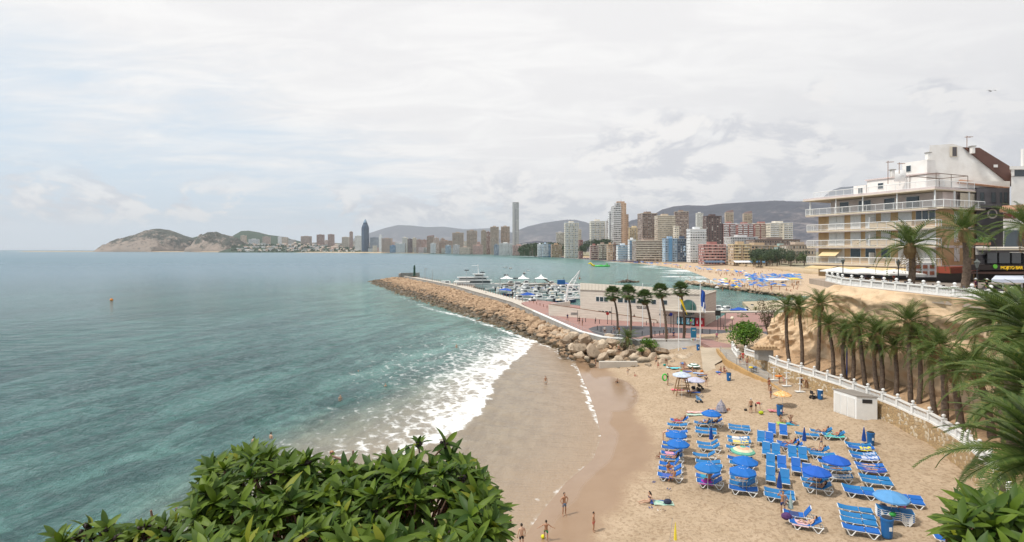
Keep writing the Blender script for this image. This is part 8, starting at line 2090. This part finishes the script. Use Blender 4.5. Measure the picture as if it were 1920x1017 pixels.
for tx,ty,Y,s,lb in[(1706,462,80,1.62,'thick date palm on the cliff terrace in front of the hotel corner'),(1808,433,73,1.4,'date palm on the cliff terrace between the hotel and the dark bar'),(1925,425,66,1.35,'date palm at the right edge above the dark bar')]:
 Y*=KY;t=PY(tx,ty,Y);palm(Vector((t.x,Y,ZT)),t,CR[int(tx)%4],lb,.33,s,'date palms on the cliff terrace',rz=tx)
for k,(tx,ty,Y,L,zb,lb)in enumerate([(1945,628,31,4.0,3,'large near date palm at the right edge, highest of the near ones'),(1962,742,26,3.7,3,'large near date palm at the right edge, middle of the near ones'),(1968,868,21,3.5,3,'large near date palm at the right edge, lowest of the near ones'),(1885,600,44,3.6,4,'date palm a little behind the near ones under the right balustrade')]):
 Y*=KY;a,b=date_crown(300+k,L,62,42,.52,.05);t=PY(tx,ty,Y);palm(Vector((t.x+.6,Y+.5,zb)),t,(a.mesh('crown',palml),b.mesh('dead_fronds',paldry)),lb,.3,1.0,'near date palms at the right edge',rz=k)
def fan_crown(seed):
 q=random.Random(seed);mb=MB();dry=MB()
 def fan(mb,az,el,L,r,ns=13):
  d=Vector((math.cos(az)*math.cos(el),math.sin(az)*math.cos(el),math.sin(el)));c=d*L;mb.tube([(0,0,0),c],.02,3,caps=False)
  sd=Vector((-math.sin(az),math.cos(az),0));up=sd.cross(d)
  for k in range(ns):
   a=(k/(ns-1)-.5)*3.6;o=d*math.cos(a)+sd*math.sin(a);e=c+o*r+Vector((0,0,-.22*r));w=(sd*math.cos(a)-d*math.sin(a))*.07;m_=c+o*r*.55
   mb.add([c,m_-w,e,m_+w],[(0,1,2,3)])
 for i in range(34):
  u=i/34;fan(mb,i*2.4+q.uniform(-.2,.2),R(80-115*u)+q.uniform(-.1,.1),.95*q.uniform(.85,1.1),.85)
 for i in range(20):fan(dry,i*2.4,R(-52-30*(i/20)),.6,.5,8)
 return mb.mesh('crown',fanl),dry.mesh('dead_leaves',paldry)
FC=[fan_crown(400),fan_crown(401)]
for i,(bx,by,tx,ty)in enumerate([(1158,618,1149,553),(1181,637,1178,551),(1221,634,1209,560),(1249,640,1238,548),(1282,639,1276,545)]):
 b=P(bx,by,3.0);t=PY(tx,ty,b.y);palm(b,t,FC[i%2],'tall fan palm, %s from the left of five in front of the harbour club'%ordinal(i),.2,1.3*b.y/140/KY,'fan palms on the plaza','fan_palm',i,.35)
b=P(1174,648,2.4);palm(b,PY(1176,634,b.y),CR[1],'short bushy palm growing at the top of the boulders below the plaza',.25,.95,'small palms by the harbour',bow=0)
b=P(1418,597,2);palm(b,PY(1417,580,b.y),CR[2],'small palm beside the right hand channel',.15,.42,'small palms by the harbour',bow=0)
def shrub(px,py,Y,rx,rz,n,leaf,m,label,seed,zb=None,nm='shrub'):
 Y*=KY;p=PY(px,py,Y);r=thing(nm,label,'shrub',(p.x,Y,p.z-rz));crown_mb(rx,rz,rz,n,leaf,seed,12).build('foliage',m,r)
 q=MB()
 for a in range(6):q.tube([(0,0,-.3),(math.cos(a)*rx*.5,math.sin(a)*rx*.5,rz*1.2)],[.08,.03],5)
 q.build('stems',barkm,r)
shl=leaf_mat('fig_leaf',(.05,.12,.015),(.14,.26,.03));shd=leaf_mat('grey_brown_shrub_leaf',(.09,.08,.04),(.17,.14,.08))
shrub(1398,622,116,3.4,2.5,2600,.22,shl,'big dense bright green shrub at the foot of the cliff nose',61);shrub(1440,590,113,1.7,3.0,1400,.14,shd,'tall brownish ivy shrub clinging to the end of the cliff',62)
shrub(1217,645,123,1.6,1.2,800,.16,shl,'light green shrub growing among the pale boulders',63);shrub(1204,657,121,.9,.6,300,.14,shl,'small green clump below the light green shrub',64);shrub(1172,650,124,1.6,.8,500,.16,shd,'dry dark shrub under the short bushy palm',65)
shrub(1395,597,172,1.8,1.3,600,.2,leafdk,'green shrub by the cafe right of the harbour club',66)
def leaf_geo(mb,base,d,up,L,W,curl):
 sd=d.cross(up).normalized();up=sd.cross(d).normalized();S=5;vs=[]
 for i in range(S+1):
  t=i/S;w=W*math.sin(min(t*.93+.07,1)*PI)**.75*(1 if i<S else 0)+(.0006 if i<S else 0);c=base+d*(L*t)-up*(curl*L*t*t);dz=up*w*.38
  vs+=[c-sd*w+dz,c,c+sd*w+dz]
 mb.add(vs,[(i*3+k,i*3+k+1,i*3+k+4,i*3+k+3)for i in range(S)for k in range(2)])
def leafy_bush(name,label,env,px0,px1,Y0,Y1,n,L,seed,loc,pymax=1060,fruit_n=60):
 q=random.Random(seed);lf=MB();st=MB();FRS=[];Y0*=KY;Y1*=KY;loc=(loc[0],loc[1]*KY,loc[2]);root=Vector(loc)
 for i in range(n):
  px=q.uniform(px0,px1);top=float(np.interp(px,[e[0]for e in env],[e[1]for e in env]));f=q.random()**1.15
  py=top+8+f*(pymax-top)
  if name=='leafy_bush' and n>200 and float(vnoise(np.array(px/40.),np.array(py/34.),12))<.36 and q.random()<.85:continue
  Y=Y1-(Y1-Y0)*min(1,(py-800)/260)*.7-q.uniform(0,(Y1-Y0)*.4);c=PY(px,py,Y)
  ax=Vector((q.gauss(0,.35)+(px-(px0+px1)/2)/(px1-px0)*.7,q.gauss(-.25,.3),1)).normalized();u=ax.orthogonal().normalized();v=ax.cross(u);k=q.randint(8,12);ph=q.uniform(0,6.28);Ls=L*q.uniform(.75,1.15)
  for j in range(k):
   a=ph+j*2.39996;el=R(12+62*(j/k))+q.uniform(-.12,.12);d=((u*math.cos(a)+v*math.sin(a))*math.cos(el)+ax*math.sin(el)).normalized()
   leaf_geo(lf,c+ax*(.012*j/k),d,ax,Ls*q.uniform(.8,1.1)*(1-.35*j/k),Ls*.115,q.uniform(.15,.6))
  e=c-ax*.12;g=Vector((c.x*.75+root.x*.25,c.y+.1,c.z-.42));st.tube([c,e,g],[.004,.005,.009],5)
  if i%max(1,n//fruit_n)==0:
   fr=MB();FRS.append(fr)
   for _ in range(9):p=c+Vector((q.uniform(-.016,.016),q.uniform(-.016,.016),q.uniform(-.01,.02)));fr.ball(p,.0085,6,4)
 r=thing(name,label,'bush',loc);wb(lf,'foliage',bushl,r,True)
 for a in range(9):
  x=root.x+(a-4)*(px1-px0)/9/FOC*Y1;st.tube([Vector((root.x+(a-4)*.05,root.y+.1,17.7)),Vector((x*.8+root.x*.2,root.y,18.3)),Vector((x,root.y-.1,18.75))],[.03,.022,.01],6)
 wb(st,'branches',mat('bush_twig',(.20,.12,.085),.85,.4,30),r);[wb(fr,'fruit_cluster',mat('dark_fruit',(.025,.014,.012),.5),r)for fr in FRS]
 return r
ENV=[(90,1010),(140,985),(200,972),(260,990),(330,972),(365,945),(380,905),(400,872),(440,852),(500,836),(560,842),(610,866),(670,876),(715,858),(750,828),(790,812),(830,822),(850,852),(875,884),(900,900),(915,935),(925,980),(930,1017)]
leafy_bush('leafy_bush','large glossy green bush with whorled leaves and dark fruit filling the bottom left foreground',ENV,365,932,2.2,3.7,560,.108,71,(-.9,3.2,18.2))
leafy_bush('leafy_bush','low sparse leafy bush with bare reddish twigs at the far bottom left',ENV,100,370,2.4,3.2,30,.085,72,(-1.7,3.0,18.2),1040,40)
leafy_bush('leafy_bush','leafy green bush with big dark leaves in the bottom right corner',[(1770,1030),(1785,985),(1815,955),(1850,930),(1890,950),(1930,940)],1800,1990,1.7,2.5,100,.092,73,(1.5,2.0,18.6),1080,10)
tw_=thing('bare_twigs','bare pinkish twigs sticking up from the low bush at the bottom left','twigs',(-1.6,2.3,18.3))
for a,b,c in[((300,1010),(288,985),(283,957)),((330,1005),(322,985),(331,953)),((345,1015),(300,1005),(255,990)),((380,930),(378,915),(375,905)),((660,900),(661,870),(662,845)),((690,880),(640,862),(622,855)),((930,1005),(955,985),(958,975))]:
 q=MB();q.tube([PY(*a,2.26),PY(*b,2.25),PY(*c,2.24)],[.008,.0065,.004],5);wb(q,'twig',mat('twig_pink',(.33,.20,.15),.85,.4,30),tw_)
b=P(1588,716,4.0);r=thing('floodlight_post','dark blue lamp post with two floodlights among the palm trunks','street lamp',b);q=MB();q.tube([(0,0,0),(0,0,4.2)],.07,6);q.build('pole',parN,r)
for s in(-.5,.4):q=MB();q.box((s,-.1,4.3),(.5,.35,.3),rz=.3);q.build('floodlight',black,r)
for px,py,Y,lb in[(1859,171,60,'seagull gliding with spread wings at the upper right of the sky'),(1535,291,140,'small distant seagull left of the hotel roof')]:
 p=PY(px,py,Y);r=thing('seagull',lb,'bird',p);q=MB();q.tube([(0,-.05,0),(.0,.0,0),(0,.22,.0),(0,.38,.01)],[.03,.06,.045,.02],8)
 for s in(-1,1):q.add([(0,-.02,.03),(s*.35,-.04,.12),(s*.72,.08,.02),(s*.35,.10,.11),(0,.14,.03)],[(0,1,3,4),(1,2,3)])
 q.build('body',mat('gull_grey',(.42,.42,.44),.7),r)
# ------ haze
hz=MB();hz.b2(-30000,30000,-300,30000,-4.0,1300)
hm=bpy.data.materials.new('haze_air');hm.use_nodes=True
hw=NT(hm.node_tree)
hw.n.remove(hm.node_tree.nodes['Principled BSDF'])
pv_=hw.new('ShaderNodeVolumePrincipled')
pv_.inputs['Color'].default_value=(0.85,0.92,1.0,1)
pv_.inputs['Density'].default_value=0.000045
pv_.inputs['Anisotropy'].default_value=0.2
hw.l.new(pv_.outputs[0],hw.n['Material Output'].inputs['Volume'])
tag(hz.build('haze',hm),'thin pale sea haze over the whole bay',kind='stuff')
